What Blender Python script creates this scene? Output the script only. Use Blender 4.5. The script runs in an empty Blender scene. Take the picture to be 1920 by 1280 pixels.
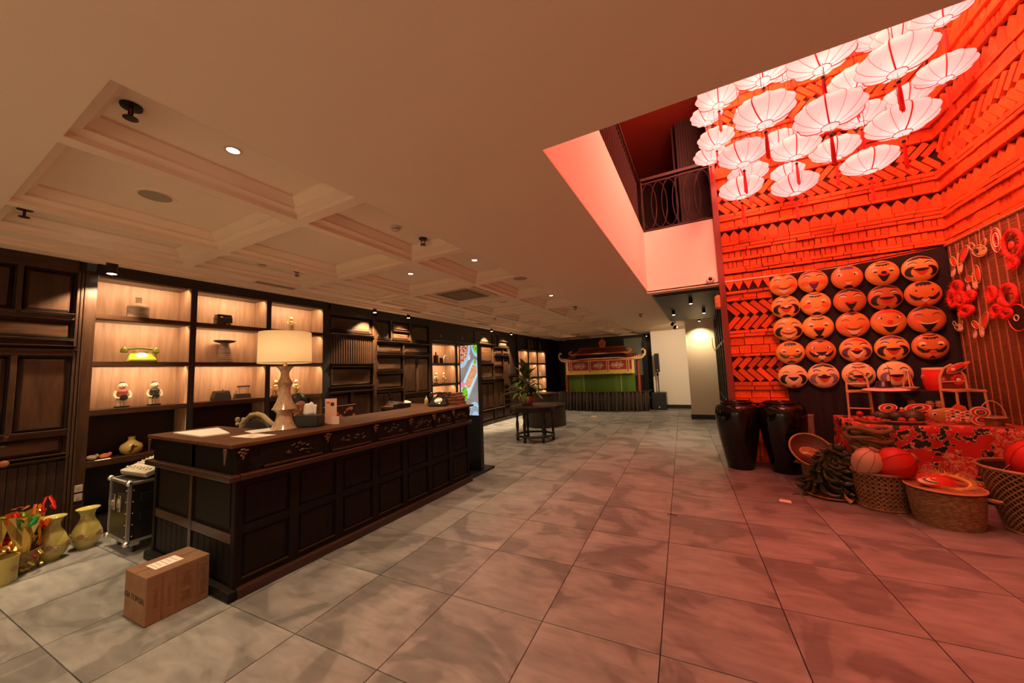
import bpy, bmesh, math, random
from mathutils import Vector, Matrix, Euler, noise
rnd = random.Random(7)
D = bpy.data
SC = bpy.context.scene
COL = SC.collection
PI = math.pi

# ---------------------------------------------------------------- camera, world, exposure
cam = D.cameras.new('camera'); cam_o = D.objects.new('camera', cam); COL.objects.link(cam_o)
cam.sensor_width = 36.0; cam.lens = 664.23 / 1920 * 36.0; cam.clip_start = 0.05
_r = Vector((0.88095, 0.47183, -0.03606)); _u = Vector((0.07234, -0.05898, 0.99563)); _f = Vector((-0.46765, 0.87971, 0.08609))
cam_o.matrix_world = Matrix(((_r.x, _u.x, -_f.x, 0), (_r.y, _u.y, -_f.y, 0), (_r.z, _u.z, -_f.z, 1.5), (0, 0, 0, 1)))
SC.camera = cam_o
SC.view_settings.view_transform = 'Standard'; SC.view_settings.look = 'None'
SC.view_settings.exposure = 0.0; SC.view_settings.gamma = 1.0
SC.view_settings.use_curve_mapping = False
w = D.worlds.new('world'); SC.world = w; w.use_nodes = True
w.node_tree.nodes['Background'].inputs[0].default_value = (0.9, 0.6, 0.35, 1)
w.node_tree.nodes['Background'].inputs[1].default_value = 0.02

WARM = (1.0, 0.72, 0.43)
def light(name, kind, loc, energy, color=WARM, rot=None, size=0.1, spot=None, blend=0.4, target=None, size_y=None):
    l = D.lights.new(name, kind); l.energy = energy; l.color = color
    if kind == 'AREA':
        l.size = size
        if size_y: l.shape = 'RECTANGLE'; l.size_y = size_y
    else: l.shadow_soft_size = size
    if kind == 'SPOT': l.spot_size = math.radians(spot); l.spot_blend = blend
    o = D.objects.new(name, l); COL.objects.link(o); o.location = loc
    if target is not None:
        o.rotation_euler = (Vector(target) - Vector(loc)).to_track_quat('-Z', 'Y').to_euler()
    elif rot: o.rotation_euler = rot
    return o
# red floods high in the light well, and warm fill points added behind the photographer
light('well_flood', 'AREA', (1.1, 3.2, 6.2), 400, (1.0, 0.25, 0.155), size=1.2, target=(1.7, 6.6, 3.4))
light('well_flood', 'AREA', (0.9, 5.2, 6.2), 140, (1.0, 0.25, 0.155), size=1.0, target=(1.9, 5.8, 2.0))
light('well_flood', 'AREA', (0.4, 3.4, 6.0), 150, (1.0, 0.25, 0.155), size=1.0, target=(2.95, 4.8, 3.8))
light('added_fill_light', 'POINT', (-3.0, -1.9, 1.6), 16, WARM, size=0.35)
light('added_fill_light', 'POINT', (0.0, -1.8, 1.6), 30, WARM, size=0.35)

# ---------------------------------------------------------------- materials
def _n(nt, t, **kw):
    n = nt.nodes.new(t)
    for k, v in kw.items(): setattr(n, k, v)
    return n
MATS = {}
def mat(name, col, rough=0.5, metal=0.0, col2=None, scale=8.0, stretch=(1, 1, 1), detail=4.0, dist=0.0, ramp=(0.35, 0.65),
        var=0.0, bump=0.0, bscale=None, emit=None, emit_s=1.0, tex='noise', coat=0.0, transl=0.0, spec=None, rndoff=False):
    if name in MATS: return MATS[name]
    m = D.materials.new(name); m.use_nodes = True; nt = m.node_tree; b = nt.nodes['Principled BSDF']
    L = nt.links.new
    b.inputs['Roughness'].default_value = rough; b.inputs['Metallic'].default_value = metal
    b.inputs['Base Color'].default_value = (*col, 1)
    if spec is not None: b.inputs['Specular IOR Level'].default_value = spec
    if coat: b.inputs['Coat Weight'].default_value = coat
    out = None; vec = None
    if col2 is not None or bump:
        tc = _n(nt, 'ShaderNodeTexCoord'); mp = _n(nt, 'ShaderNodeMapping'); mp.inputs['Scale'].default_value = stretch
        L(tc.outputs['Object'], mp.inputs['Vector']); vec = mp.outputs['Vector']
        if rndoff:
            oi = _n(nt, 'ShaderNodeObjectInfo'); mu = _n(nt, 'ShaderNodeVectorMath', operation='SCALE'); mu.inputs[0].default_value = (37, 91, 53)
            L(oi.outputs['Random'], mu.inputs['Scale']); ad = _n(nt, 'ShaderNodeVectorMath', operation='ADD')
            L(vec, ad.inputs[0]); L(mu.outputs[0], ad.inputs[1]); vec = ad.outputs[0]
    if col2 is not None:
        if tex == 'noise':
            t = _n(nt, 'ShaderNodeTexNoise'); t.inputs['Scale'].default_value = scale; t.inputs['Detail'].default_value = detail
            t.inputs['Distortion'].default_value = dist; L(vec, t.inputs['Vector']); fac = t.outputs['Fac']
        elif tex == 'voronoi':
            t = _n(nt, 'ShaderNodeTexVoronoi'); t.inputs['Scale'].default_value = scale; L(vec, t.inputs['Vector']); fac = t.outputs['Distance']
        else:
            t = _n(nt, 'ShaderNodeTexWave'); t.inputs['Scale'].default_value = scale; t.inputs['Distortion'].default_value = dist
            t.inputs['Detail'].default_value = detail; L(vec, t.inputs['Vector']); fac = t.outputs['Fac']
        cr = _n(nt, 'ShaderNodeValToRGB'); cr.color_ramp.elements[0].position = ramp[0]; cr.color_ramp.elements[1].position = ramp[1]
        cr.color_ramp.elements[0].color = (*col, 1); cr.color_ramp.elements[1].color = (*col2, 1)
        L(fac, cr.inputs['Fac']); out = cr.outputs['Color']
    if var:
        oi = _n(nt, 'ShaderNodeObjectInfo'); hs = _n(nt, 'ShaderNodeHueSaturation'); mr = _n(nt, 'ShaderNodeMapRange')
        mr.inputs['To Min'].default_value = 1 - var; mr.inputs['To Max'].default_value = 1 + var
        L(oi.outputs['Random'], mr.inputs['Value']); L(mr.outputs['Result'], hs.inputs['Value'])
        if out: L(out, hs.inputs['Color'])
        else: hs.inputs['Color'].default_value = (*col, 1)
        out = hs.outputs['Color']
    if out: L(out, b.inputs['Base Color'])
    if bump:
        t = _n(nt, 'ShaderNodeTexNoise'); t.inputs['Scale'].default_value = bscale or scale; t.inputs['Detail'].default_value = 5
        L(vec, t.inputs['Vector']); bp = _n(nt, 'ShaderNodeBump'); bp.inputs['Strength'].default_value = bump; bp.inputs['Distance'].default_value = 0.01
        L(t.outputs['Fac'], bp.inputs['Height']); L(bp.outputs['Normal'], b.inputs['Normal'])
    if emit is not None:
        b.inputs['Emission Color'].default_value = (*emit, 1); b.inputs['Emission Strength'].default_value = emit_s
        if emit == 'tex': pass
    if transl:
        tr = _n(nt, 'ShaderNodeBsdfTranslucent'); tr.inputs['Color'].default_value = (*col, 1)
        mx = _n(nt, 'ShaderNodeMixShader'); mx.inputs[0].default_value = transl
        L(b.outputs[0], mx.inputs[1]); L(tr.outputs[0], mx.inputs[2]); L(mx.outputs[0], nt.nodes['Material Output'].inputs['Surface'])
    m.diffuse_color = (*col, 1)
    MATS[name] = m
    return m
def emis(name, col, s=1.0, col2=None, scale=30, ramp=(0.4, 0.6), tex='voronoi'):
    if name in MATS: return MATS[name]
    m = D.materials.new(name); m.use_nodes = True; nt = m.node_tree; nt.nodes.remove(nt.nodes['Principled BSDF'])
    e = _n(nt, 'ShaderNodeEmission'); e.inputs[0].default_value = (*col, 1); e.inputs[1].default_value = s
    nt.links.new(e.outputs[0], nt.nodes['Material Output'].inputs['Surface'])
    if col2:
        tc = _n(nt, 'ShaderNodeTexCoord')
        t = _n(nt, 'ShaderNodeTexVoronoi' if tex == 'voronoi' else 'ShaderNodeTexNoise'); t.inputs['Scale'].default_value = scale
        cr = _n(nt, 'ShaderNodeValToRGB'); cr.color_ramp.elements[0].position = ramp[0]; cr.color_ramp.elements[1].position = ramp[1]
        cr.color_ramp.elements[0].color = (*col, 1); cr.color_ramp.elements[1].color = (*col2, 1)
        nt.links.new(tc.outputs['Object'], t.inputs['Vector'])
        nt.links.new(t.outputs['Color'] if tex == 'voronoi' else t.outputs['Fac'], cr.inputs['Fac']); nt.links.new(cr.outputs[0], e.inputs[0])
    MATS[name] = m
    return m

M_CEIL = mat('ceiling_paint', (0.80, 0.63, 0.49), 0.8)
M_WHITE = mat('white_wall_paint', (0.84, 0.78, 0.71), 0.7)
M_TILE = None
M_DARKW = mat('dark_stained_wood', (0.012, 0.007, 0.005), 0.42, col2=(0.032, 0.015, 0.009), scale=9, stretch=(4, 4, 0.5), detail=6, ramp=(0.35, 0.7), bump=0.15, bscale=14)
M_DARKH = mat('dark_stained_wood_level', (0.016, 0.009, 0.006), 0.38, col2=(0.042, 0.020, 0.011), scale=9, stretch=(4, 0.5, 4), detail=6, ramp=(0.35, 0.7), bump=0.15, bscale=14)
M_PANEL = mat('walnut_panel_wood', (0.016, 0.007, 0.004), 0.34, col2=(0.055, 0.024, 0.010), scale=6, stretch=(3, 3, 0.5), detail=7, dist=0.6, ramp=(0.3, 0.75), bump=0.12, bscale=12)
M_PANELH = mat('walnut_panel_wood_level', (0.018, 0.008, 0.004), 0.32, col2=(0.060, 0.026, 0.011), scale=6, stretch=(3, 0.5, 3), detail=7, dist=0.6, ramp=(0.3, 0.75), bump=0.12, bscale=12)
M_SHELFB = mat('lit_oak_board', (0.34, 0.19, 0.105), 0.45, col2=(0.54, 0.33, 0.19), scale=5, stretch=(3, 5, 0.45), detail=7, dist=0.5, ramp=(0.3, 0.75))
M_BLACKW = mat('black_wood', (0.008, 0.007, 0.006), 0.45)
M_COUNT = mat('counter_black_wood', (0.0045, 0.0035, 0.003), 0.55, spec=0.15, col2=(0.008, 0.005, 0.004), scale=8, stretch=(3, 3, 0.6), detail=5)
M_COUNTT = mat('counter_top_wood', (0.060, 0.022, 0.010), 0.6, spec=0.15, col2=(0.105, 0.042, 0.019), scale=7, stretch=(3, 0.5, 3), detail=6, bump=0.08)
M_COUNTE = mat('counter_edge_wood', (0.030, 0.013, 0.008), 0.3)
M_BLACKP = mat('black_plastic', (0.010, 0.010, 0.010), 0.35)
M_BLACKM = mat('black_metal', (0.012, 0.012, 0.012), 0.4, metal=0.3)
M_CHROME = mat('chrome', (0.75, 0.72, 0.68), 0.25, metal=1.0)
M_ALU = mat('aluminium', (0.55, 0.52, 0.47), 0.4, metal=0.9)
M_GOLD = mat('gold_leaf', (0.78, 0.56, 0.22), 0.35, metal=0.75)
M_BRICK = mat('terracotta', (0.82, 0.110, 0.008), 0.75, col2=(0.60, 0.070, 0.006), scale=7, detail=6, var=0.3, bump=0.35, bscale=22, rndoff=True)
M_BACKING = mat('dark_backing', (0.035, 0.010, 0.006), 0.9)
M_REDPOST = mat('dark_red_paint', (0.20, 0.026, 0.012), 0.45)
M_PAPER = mat('paper', (0.80, 0.76, 0.70), 0.6)
M_PAPERP = mat('printed_paper', (0.80, 0.74, 0.68), 0.5, col2=(0.55, 0.42, 0.28), scale=14, detail=1, ramp=(0.55, 0.6))
M_RED = mat('red_silk', (0.75, 0.02, 0.012), 0.45)
M_TASSEL = mat('red_tassel', (0.80, 0.02, 0.012), 0.6)
M_RATTAN = mat('rattan', (0.50, 0.26, 0.10), 0.5, col2=(0.36, 0.17, 0.06), scale=30, detail=3)
M_WEAVE = mat('old_wicker', (0.26, 0.155, 0.075), 0.6, col2=(0.16, 0.09, 0.045), scale=25, detail=3)
M_LAMPON = emis('lit_lamp', (1.0, 0.86, 0.62), 14.0)
M_LAMPRING = mat('lamp_ring', (0.60, 0.50, 0.40), 0.4)

# floor tile: slate with cloudy dark plumes, offset for every tile
def tile_material():
    m = D.materials.new('slate_tile'); m.use_nodes = True; nt = m.node_tree; L = nt.links.new; b = nt.nodes['Principled BSDF']
    tc = _n(nt, 'ShaderNodeTexCoord'); oi = _n(nt, 'ShaderNodeObjectInfo')
    mu = _n(nt, 'ShaderNodeVectorMath', operation='SCALE'); mu.inputs[0].default_value = (37, 91, 53); L(oi.outputs['Random'], mu.inputs['Scale'])
    ad = _n(nt, 'ShaderNodeVectorMath', operation='ADD'); L(tc.outputs['Object'], ad.inputs[0]); L(mu.outputs[0], ad.inputs[1])
    n1 = _n(nt, 'ShaderNodeTexNoise'); n1.inputs['Scale'].default_value = 1.5; n1.inputs['Detail'].default_value = 3; n1.inputs['Distortion'].default_value = 1.3; n1.inputs['Roughness'].default_value = 0.5
    L(ad.outputs[0], n1.inputs['Vector'])
    r1 = _n(nt, 'ShaderNodeValToRGB'); e = r1.color_ramp.elements; e[0].position = 0.43; e[0].color = (0.140, 0.136, 0.129, 1); e[1].position = 0.475; e[1].color = (0.200, 0.194, 0.184, 1)
    x = e.new(0.75); x.color = (0.265, 0.258, 0.245, 1)
    L(n1.outputs['Fac'], r1.inputs['Fac'])
    mp = _n(nt, 'ShaderNodeMapping'); mp.inputs['Scale'].default_value = (1, 3.2, 1); mp.inputs['Rotation'].default_value = (0, 0, 0.6); L(ad.outputs[0], mp.inputs['Vector'])
    n2 = _n(nt, 'ShaderNodeTexNoise'); n2.inputs['Scale'].default_value = 4; n2.inputs['Detail'].default_value = 8; n2.inputs['Distortion'].default_value = 0.7; L(mp.outputs[0], n2.inputs['Vector'])
    r2 = _n(nt, 'ShaderNodeValToRGB'); r2.color_ramp.elements[0].position = 0.3; r2.color_ramp.elements[0].color = (0.74, 0.74, 0.74, 1); r2.color_ramp.elements[1].position = 0.68; r2.color_ramp.elements[1].color = (1.12, 1.12, 1.12, 1)
    L(n2.outputs['Fac'], r2.inputs['Fac'])
    mx = _n(nt, 'ShaderNodeMix', data_type='RGBA', blend_type='MULTIPLY'); mx.inputs[0].default_value = 1.0
    L(r1.outputs[0], mx.inputs[6]); L(r2.outputs[0], mx.inputs[7]); L(mx.outputs[2], b.inputs['Base Color'])
    b.inputs['Roughness'].default_value = 0.42; b.inputs['Specular IOR Level'].default_value = 0.4
    bp = _n(nt, 'ShaderNodeBump'); bp.inputs['Strength'].default_value = 0.12; bp.inputs['Distance'].default_value = 0.01
    L(n2.outputs['Fac'], bp.inputs['Height']); L(bp.outputs[0], b.inputs['Normal'])
    return m
M_TILE = tile_material()

# ---------------------------------------------------------------- building helpers
class MB:
    def __init__(s): s.v = []; s.f = []
    def add(s, vs, fs, M=None):
        k = len(s.v)
        s.v += [tuple(M @ Vector(p)) if M is not None else tuple(p) for p in vs]
        s.f += [tuple(k + i for i in f) for f in fs]; return s
    def box(s, x0, y0, z0, x1, y1, z1, M=None):
        return s.add([(x0, y0, z0), (x1, y0, z0), (x1, y1, z0), (x0, y1, z0), (x0, y0, z1), (x1, y0, z1), (x1, y1, z1), (x0, y1, z1)],
                     [(0, 3, 2, 1), (4, 5, 6, 7), (0, 1, 5, 4), (1, 2, 6, 5), (2, 3, 7, 6), (3, 0, 4, 7)], M)
    def cbox(s, c, d, M=None):
        return s.box(c[0]-d[0]/2, c[1]-d[1]/2, c[2]-d[2]/2, c[0]+d[0]/2, c[1]+d[1]/2, c[2]+d[2]/2, M)
    def quad(s, a, b, c, d): return s.add([a, b, c, d], [(0, 1, 2, 3)])
    def lathe(s, prof, n=24, c=(0, 0, 0), M=None, sx=1.0, sy=1.0, fn=None, cap=True):
        vs = []; fs = []
        for (r, z) in prof:
            for i in range(n):
                a = 2*PI*i/n; rr = r*(fn(a, z) if fn else 1)
                vs.append((c[0]+rr*sx*math.cos(a), c[1]+rr*sy*math.sin(a), c[2]+z))
        for j in range(len(prof)-1):
            for i in range(n):
                k = (i+1) % n
                fs.append((j*n+i, j*n+k, (j+1)*n+k, (j+1)*n+i))
        if cap:
            if prof[0][0] > 1e-5: fs.append(tuple(reversed(range(n))))
            if prof[-1][0] > 1e-5: fs.append(tuple((len(prof)-1)*n+i for i in range(n)))
        return s.add(vs, fs, M)
    def cyl(s, c, r, h, n=16, M=None): return s.lathe([(r, 0), (r, h)], n, c, M)
    def ball(s, c, rx, ry=None, rz=None, nu=16, nv=10, M=None):
        ry = ry or rx; rz = rz or rx
        pr = [(max(math.sin(PI*j/nv), 1e-4), -math.cos(PI*j/nv)) for j in range(nv+1)]
        vs = []; fs = []
        for (r, z) in pr:
            for i in range(nu): a = 2*PI*i/nu; vs.append((c[0]+rx*r*math.cos(a), c[1]+ry*r*math.sin(a), c[2]+rz*z))
        for j in range(nv):
            for i in range(nu): k = (i+1) % nu; fs.append((j*nu+i, j*nu+k, (j+1)*nu+k, (j+1)*nu+i))
        return s.add(vs, fs, M)
    def tube(s, pts, r, n=8, M=None, closed=False, flat=1.0):
        P = [Vector(p) for p in pts]; m = len(P); vs = []; fs = []
        rf = r if callable(r) else (lambda t: r)
        prev = None
        for i, p in enumerate(P):
            if closed: t = (P[(i+1) % m]-P[i-1])
            else: t = P[min(i+1, m-1)]-P[max(i-1, 0)]
            if t.length < 1e-9: t = Vector((0, 0, 1))
            t.normalize()
            if prev is None:
                a = t.orthogonal().normalized() if abs(t.z) > 0.95 else t.cross(Vector((0, 0, 1))).normalized()
            else:
                a = prev - t*prev.dot(t); a.normalize()
            prev = a; b = t.cross(a); rr = rf(i/max(1, m-1))
            for k in range(n): q = 2*PI*k/n; vs.append(tuple(p + a*math.cos(q)*rr + b*math.sin(q)*rr*flat))
        R = m if closed else m-1
        for i in range(R):
            j = (i+1) % m
            for k in range(n): q = (k+1) % n; fs.append((i*n+k, i*n+q, j*n+q, j*n+k))
        if not closed: fs += [tuple(reversed(range(n))), tuple((m-1)*n+k for k in range(n))]
        return s.add(vs, fs, M)
    def prism(s, pts, t, M=None):    # outline in local xy, thickness t along z
        n = len(pts); vs = [(x, y, 0) for x, y in pts]+[(x, y, t) for x, y in pts]
        fs = [tuple(reversed(range(n))), tuple(range(n, 2*n))]+[(i, (i+1) % n, n+(i+1) % n, n+i) for i in range(n)]
        return s.add(vs, fs, M)
    def mesh(s, name, m=None, smooth=False, ang=40):
        me = D.meshes.new(name); me.from_pydata(s.v, [], s.f)
        if m: me.materials.append(m)
        me.validate(); me.update()
        if smooth:
            me.polygons.foreach_set('use_smooth', [True]*len(me.polygons))
            try: me.set_sharp_from_angle(angle=math.radians(ang))
            except Exception: pass
        return me
    def build(s, name, m, parent=None, loc=(0, 0, 0), rot=(0, 0, 0), smooth=False, bevel=0, ang=40, seg=2, fixn=False):
        me = s.mesh(name, m, smooth, ang)
        if fixn:
            bm = bmesh.new(); bm.from_mesh(me); bmesh.ops.recalc_face_normals(bm, faces=bm.faces); bm.to_mesh(me); bm.free()
        o = link(name, me, parent, loc, rot)
        if bevel:
            b = o.modifiers.new('bevel', 'BEVEL'); b.width = bevel; b.segments = seg; b.limit_method = 'ANGLE'; b.angle_limit = 0.6
        return o
def link(name, me, parent=None, loc=(0, 0, 0), rot=(0, 0, 0), scale=None):
    o = D.objects.new(name, me); COL.objects.link(o); o.location = loc; o.rotation_euler = rot
    if scale: o.scale = scale
    if parent: o.parent = parent
    return o
def tag(o, label=None, cat=None, group=None, kind=None):
    if label: o['label'] = label
    if cat: o['category'] = cat
    if group: o['group'] = group
    if kind: o['kind'] = kind
    return o
def thing(name, label, cat, loc=(0, 0, 0), rz=0.0, group=None, rot=None):
    o = D.objects.new(name, None); COL.objects.link(o); o.location = loc; o.rotation_euler = rot or (0, 0, rz); o.empty_display_size = 0.05
    return tag(o, label, cat, group)
def struct(name, label=None):
    o = D.objects.new(name, None); COL.objects.link(o); o.empty_display_size = 0.05; o['kind'] = 'structure'
    if label: o['label'] = label
    return o
def B(*a): return MB().box(*a)
def copy_thing(src, loc, rz=None, label=None, rot=None, scale=None):
    c = src.copy(); COL.objects.link(c); c.location = loc
    if rz is not None: c.rotation_euler = (0, 0, rz)
    if rot is not None: c.rotation_euler = rot
    if scale: c.scale = scale
    if label: c['label'] = label
    for ch in list(src.children):
        k = ch.copy(); COL.objects.link(k); k.parent = c
        for g in ch.children: q = g.copy(); COL.objects.link(q); q.parent = k
    return c
def spow(v, e): return math.copysign(abs(v)**e, v)
# ================================================================ SETTING
CZ = 2.82
# ---- floor: slab plus individual slate tiles, laid slightly skew to the walls
floor = struct('floor')
B(-6.3, -3.2, -0.12, 3.3, 16.0, -0.012).build('slab', mat('grout', (0.030, 0.026, 0.022), 0.9), floor)
TA, TX, TY, TS = 0.0449, -0.2077, 3.4194, 0.658
def tile_pos(i, j):
    x, y = TX+(i+0.5)*TS, TY+(j+0.5)*TS
    return x*math.cos(TA)-y*math.sin(TA), x*math.sin(TA)+y*math.cos(TA)
h = TS/2-0.0022
tm = MB().add([(-h, -h, -0.012), (h, -h, -0.012), (h, h, -0.012), (-h, h, -0.012), (-h+0.001, -h+0.001, 0), (h-0.001, -h+0.001, 0), (h-0.001, h-0.001, 0), (-h+0.001, h-0.001, 0)],
              [(4, 5, 6, 7), (0, 1, 5, 4), (1, 2, 6, 5), (2, 3, 7, 6), (3, 0, 4, 7)]).mesh('tile', M_TILE)
tl = []
for i in range(-10, 9):
    for j in range(-10, 20):
        x, y = tile_pos(i, j)
        if -5.85 < x < 3.2 and -3.1 < y < 15.6: tl.append((x, y))
def inview(x, y):
    d = Vector((x, y, -1.5)); fz = d.dot(_f)
    return fz > 0.2 and abs(d.dot(_r)/fz) < 1.75 and d.dot(_u)/fz > -1.6
tl.sort(key=lambda p: (not inview(*p), p[0]**2+p[1]**2))
far = MB()
for k, (x, y) in enumerate(tl):
    if k < 300: link('tile', tm, floor, (x, y, 0), (0, 0, TA))
    else: far.add([tuple(v.co) for v in tm.vertices], [tuple(p.vertices) for p in tm.polygons], Matrix.Translation((x, y, 0)) @ Matrix.Rotation(TA, 4, 'Z'))
tag(far.build('far_tiles', M_TILE, floor), kind='stuff')

# ---- main ceiling with stepped coffers
ceil = struct('ceiling')
CX = [(-2.87, -2.16), (-4.19, -2.97), (-4.99, -4.29)]
CY = [(0.46+1.315*k, 0.46+1.315*k+1.225) for k in range(0, 11)]
holes = [(a, c, b, d) for (a, b) in CX for (c, d) in CY]
WELL = (-0.75, 1.89, 2.95, 6.61)
xs = sorted(set([-5.62, 2.95, -0.75] + [v for a in CX for v in a])); ys = sorted(set([-3.0, 1.89, 6.61, 15.0] + [v for a in CY for v in a]))
cm = MB()
for i in range(len(xs)-1):
    for j in range(len(ys)-1):
        mx_, my_ = (xs[i]+xs[i+1])/2, (ys[j]+ys[j+1])/2
        if WELL[0] < mx_ < WELL[2] and WELL[1] < my_ < WELL[3]: continue
        if any(a < mx_ < b and c < my_ < d for (a, c, b, d) in holes): continue
        cm.box(xs[i], ys[j], CZ, xs[i+1], ys[j+1], CZ+0.02)
cm.build('ceiling_plate', M_CEIL, ceil)
cf = MB()
prof = [(0.0, -0.0006), (0.0015, 0.0), (0.0015, 0.035), (0.055, 0.055), (0.055, 0.075), (0.10, 0.13), (0.10, 0.145)]
for (a, c, b, d) in holes:
    def ring(k): i_, z_ = prof[k]; return [(a+i_, c+i_, CZ+z_), (b-i_, c+i_, CZ+z_), (b-i_, d-i_, CZ+z_), (a+i_, d-i_, CZ+z_)]
    vs = [p for k in range(len(prof)) for p in ring(k)]
    fs = [(4*k+q, 4*k+(q+1) % 4, 4*k+4+(q+1) % 4, 4*k+4+q) for k in range(len(prof)-1) for q in range(4)]
    fs.append(tuple(4*(len(prof)-1)+q for q in range(4)))
    cf.add(vs, fs)
cf.build('coffer', M_CEIL, ceil)
# cornice along the dark wall, with recessed air slots
cm = MB()
cm.box(-5.62, -3, CZ-0.012, -5.30, 14.9, CZ); cm.box(-5.30, -3, CZ-0.05, -5.26, 14.9, CZ); cm.box(-5.26, -3, CZ-0.025, -5.20, 14.9, CZ)
cm.build('cornice', M_CEIL, ceil)
for k, y in enumerate((2.45, 5.05, 7.7, 10.3)):
    g = thing('air_vent', ['slotted air vent in the cornice above the first lit shelves', 'slotted air vent in the cornice between the two wall spotlights and the small shelf', 'slotted air vent in the cornice above the food screen', 'slotted air vent in the cornice by the far shelves'][k], 'vent', (-5.10, y, CZ), group='ceiling air vents')
    B(-0.07, 0, -0.012, 0.07, 0.55, 0).build('frame', M_CEIL, g)
    m = MB()
    for q in range(6): m.box(-0.055+q*0.019, 0.02, -0.015, -0.045+q*0.019, 0.53, -0.011)
    m.build('louvre', mat('vent_grey', (0.22, 0.19, 0.16), 0.6), g)

# ---- light well: white upstand, upper floor, balustrades
trim = struct('trim_1')
B(-0.87, 1.77, CZ+0.02, -0.75, 6.73, 3.91).build('upstand_left', M_WHITE, trim)
B(-0.75, 6.61, CZ-0.02, 0.35, 6.73, 3.91).build('upstand_far', M_WHITE, trim)
B(-0.75, 1.77, CZ+0.02, 2.95, 1.89, 3.91).build('upstand_near', M_WHITE, trim)
B(-0.76, 6.55, CZ-0.03, 0.36, 6.75, CZ-0.015).build('soffit_bead', M_CEIL, trim)
up = struct('ceiling_upper')
B(-4.2, -0.5, 6.4, 3.4, 10.2, 6.5).build('upper_plate', mat('upper_ceiling_paint', (0.55, 0.10, 0.045), 0.8), up)
uw = struct('wall_upper')
DK = mat('upper_dark_wall', (0.018, 0.008, 0.006), 0.6)
B(-4.2, -0.6, 3.91, -4.1, 10.2, 6.4).build('left_face', DK, uw); B(-4.2, 10.1, 3.91, 3.4, 10.2, 6.4).build('far_face', DK, uw)
B(-4.2, -0.6, 3.91, 3.4, -0.5, 6.4).build('near_face', DK, uw)
B(-4.2, -0.6, 3.86, -0.87, 10.2, 3.91).build('upper_floor', mat('upper_boards', (0.08, 0.04, 0.025), 0.5), uw)
B(-0.87, 6.73, 3.86, 3.4, 10.2, 3.91).build('upper_floor_far', MATS['upper_boards'], uw); B(-0.87, -0.5, 3.86, 3.4, 1.77, 3.91).build('upper_floor_near', MATS['upper_boards'], uw)
B(-0.15, 7.62, 3.91, 0.36, 7.70, 6.4).build('screen_panel', DK, uw); B(-0.15, 7.7, 3.91, -0.07, 10.1, 6.4).build('screen_return', DK, uw)
sl = MB().box(0, 0, 0, 0.025, 0.03, 2.45).mesh('slat', mat('upper_slat', (0.022, 0.008, 0.006), 0.6))
for k in range(11): link('slat', sl, uw, (-0.14+k*0.047, 7.59, 3.92))
for k in range(18): link('slat', sl, uw, (-0.19, 7.66+k*0.10, 3.92), (0, 0, PI/2))
M_RAIL = mat('rail_iron', (0.030, 0.012, 0.009), 0.55)
def balustrade(name, label, p0, p1, oval):
    p0 = Vector(p0); p1 = Vector(p1); d = p1-p0; ln = d.length; a = math.atan2(d.y, d.x)
    t = thing(name, label, 'railing', p0, a)
    B(0, -0.03, 0.97, ln, 0.03, 1.02).build('handrail', mat('rail_wood', (0.035, 0.014, 0.010), 0.5), t)
    B(0, -0.015, 0.03, ln, 0.015, 0.055).build('bottom_rail', M_RAIL, t); B(0, -0.015, 0.91, ln, 0.015, 0.93).build('top_rail', M_RAIL, t)
    if oval:
        n = int(ln/0.17)
        ov = MB().tube([(0.13*math.cos(q*PI/12), 0, 0.485+0.42*math.sin(q*PI/12)) for q in range(24)], 0.008, 6, closed=True).mesh('oval_ring', M_RAIL, True)
        for k in range(n): link('oval_ring', ov, t, (0.12+k*(ln-0.24)/max(1, n-1), 0, 0))
        post = MB().box(-0.012, -0.012, 0, 0.012, 0.012, 0.97).mesh('post', M_RAIL)
        for x in (0.015, ln-0.015): link('post', post, t, (x, 0, 0))
    else:
        bar = MB().box(-0.008, -0.008, 0, 0.008, 0.008, 0.97).mesh('bar', M_RAIL)
        for k in range(int(ln/0.115)): link('bar', bar, t, (0.03+k*0.115, 0, 0))
    return t
balustrade('balcony_railing', 'dark upstairs balcony railing of upright bars above the long pink upstand', (-0.81, 1.85, 3.91), (-0.81, 6.66, 3.91), False)
balustrade('balcony_railing', 'dark upstairs balcony railing with a row of tall ovals, beside the clay wall', (-0.76, 6.67, 3.91), (0.35, 6.67, 3.91), True)

# ---- dark slatted soffit beyond the well with its spotlights
bc = struct('ceiling_passage')
B(-0.70, 6.75, CZ-0.06, 0.9, 10.8, CZ-0.005).build('soffit_board', M_BLACKW, bc)
pl = MB().box(0, 0, -0.012, 1.5, 0.085, 0).mesh('plank', mat('soffit_plank', (0.020, 0.015, 0.011), 0.5))
for k in range(40): link('plank', pl, bc, (-0.66, 6.79+k*0.1, CZ-0.06))
def can_light(x, y, z, label, r=0.035, hgt=0.10, on=True, group='black cylinder spotlights', power=6, tgt=None, spot=80, tilt=None, blend=1.0):
    t = thing('spotlight', label, 'spotlight', (x, y, z), group=group)
    if tilt: t.rotation_euler = tilt
    MB().cyl((0, 0, -hgt), r, hgt, 16).build('housing', M_BLACKM, t, smooth=True)
    MB().cyl((0, 0, -hgt-0.002), r*0.78, 0.004, 16).build('lens', M_LAMPON if on else M_LAMPRING, t)
    if on and power:
        light('spot_lamp', 'SPOT', (x, y, z-hgt-0.02), power, WARM, size=0.02, spot=spot, blend=blend, target=tgt or (x, y, 0))
    return t
can_light(-0.10, 7.35, CZ-0.07, 'black cylinder spotlight under the dark soffit, nearest the light well', power=120)
can_light(-0.48, 8.7, CZ-0.07, 'black cylinder spotlight under the dark soffit, left of the rear pair', power=120)
can_light(0.12, 8.9, CZ-0.07, 'black cylinder spotlight under the dark soffit, right of the rear pair', power=120)
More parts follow.
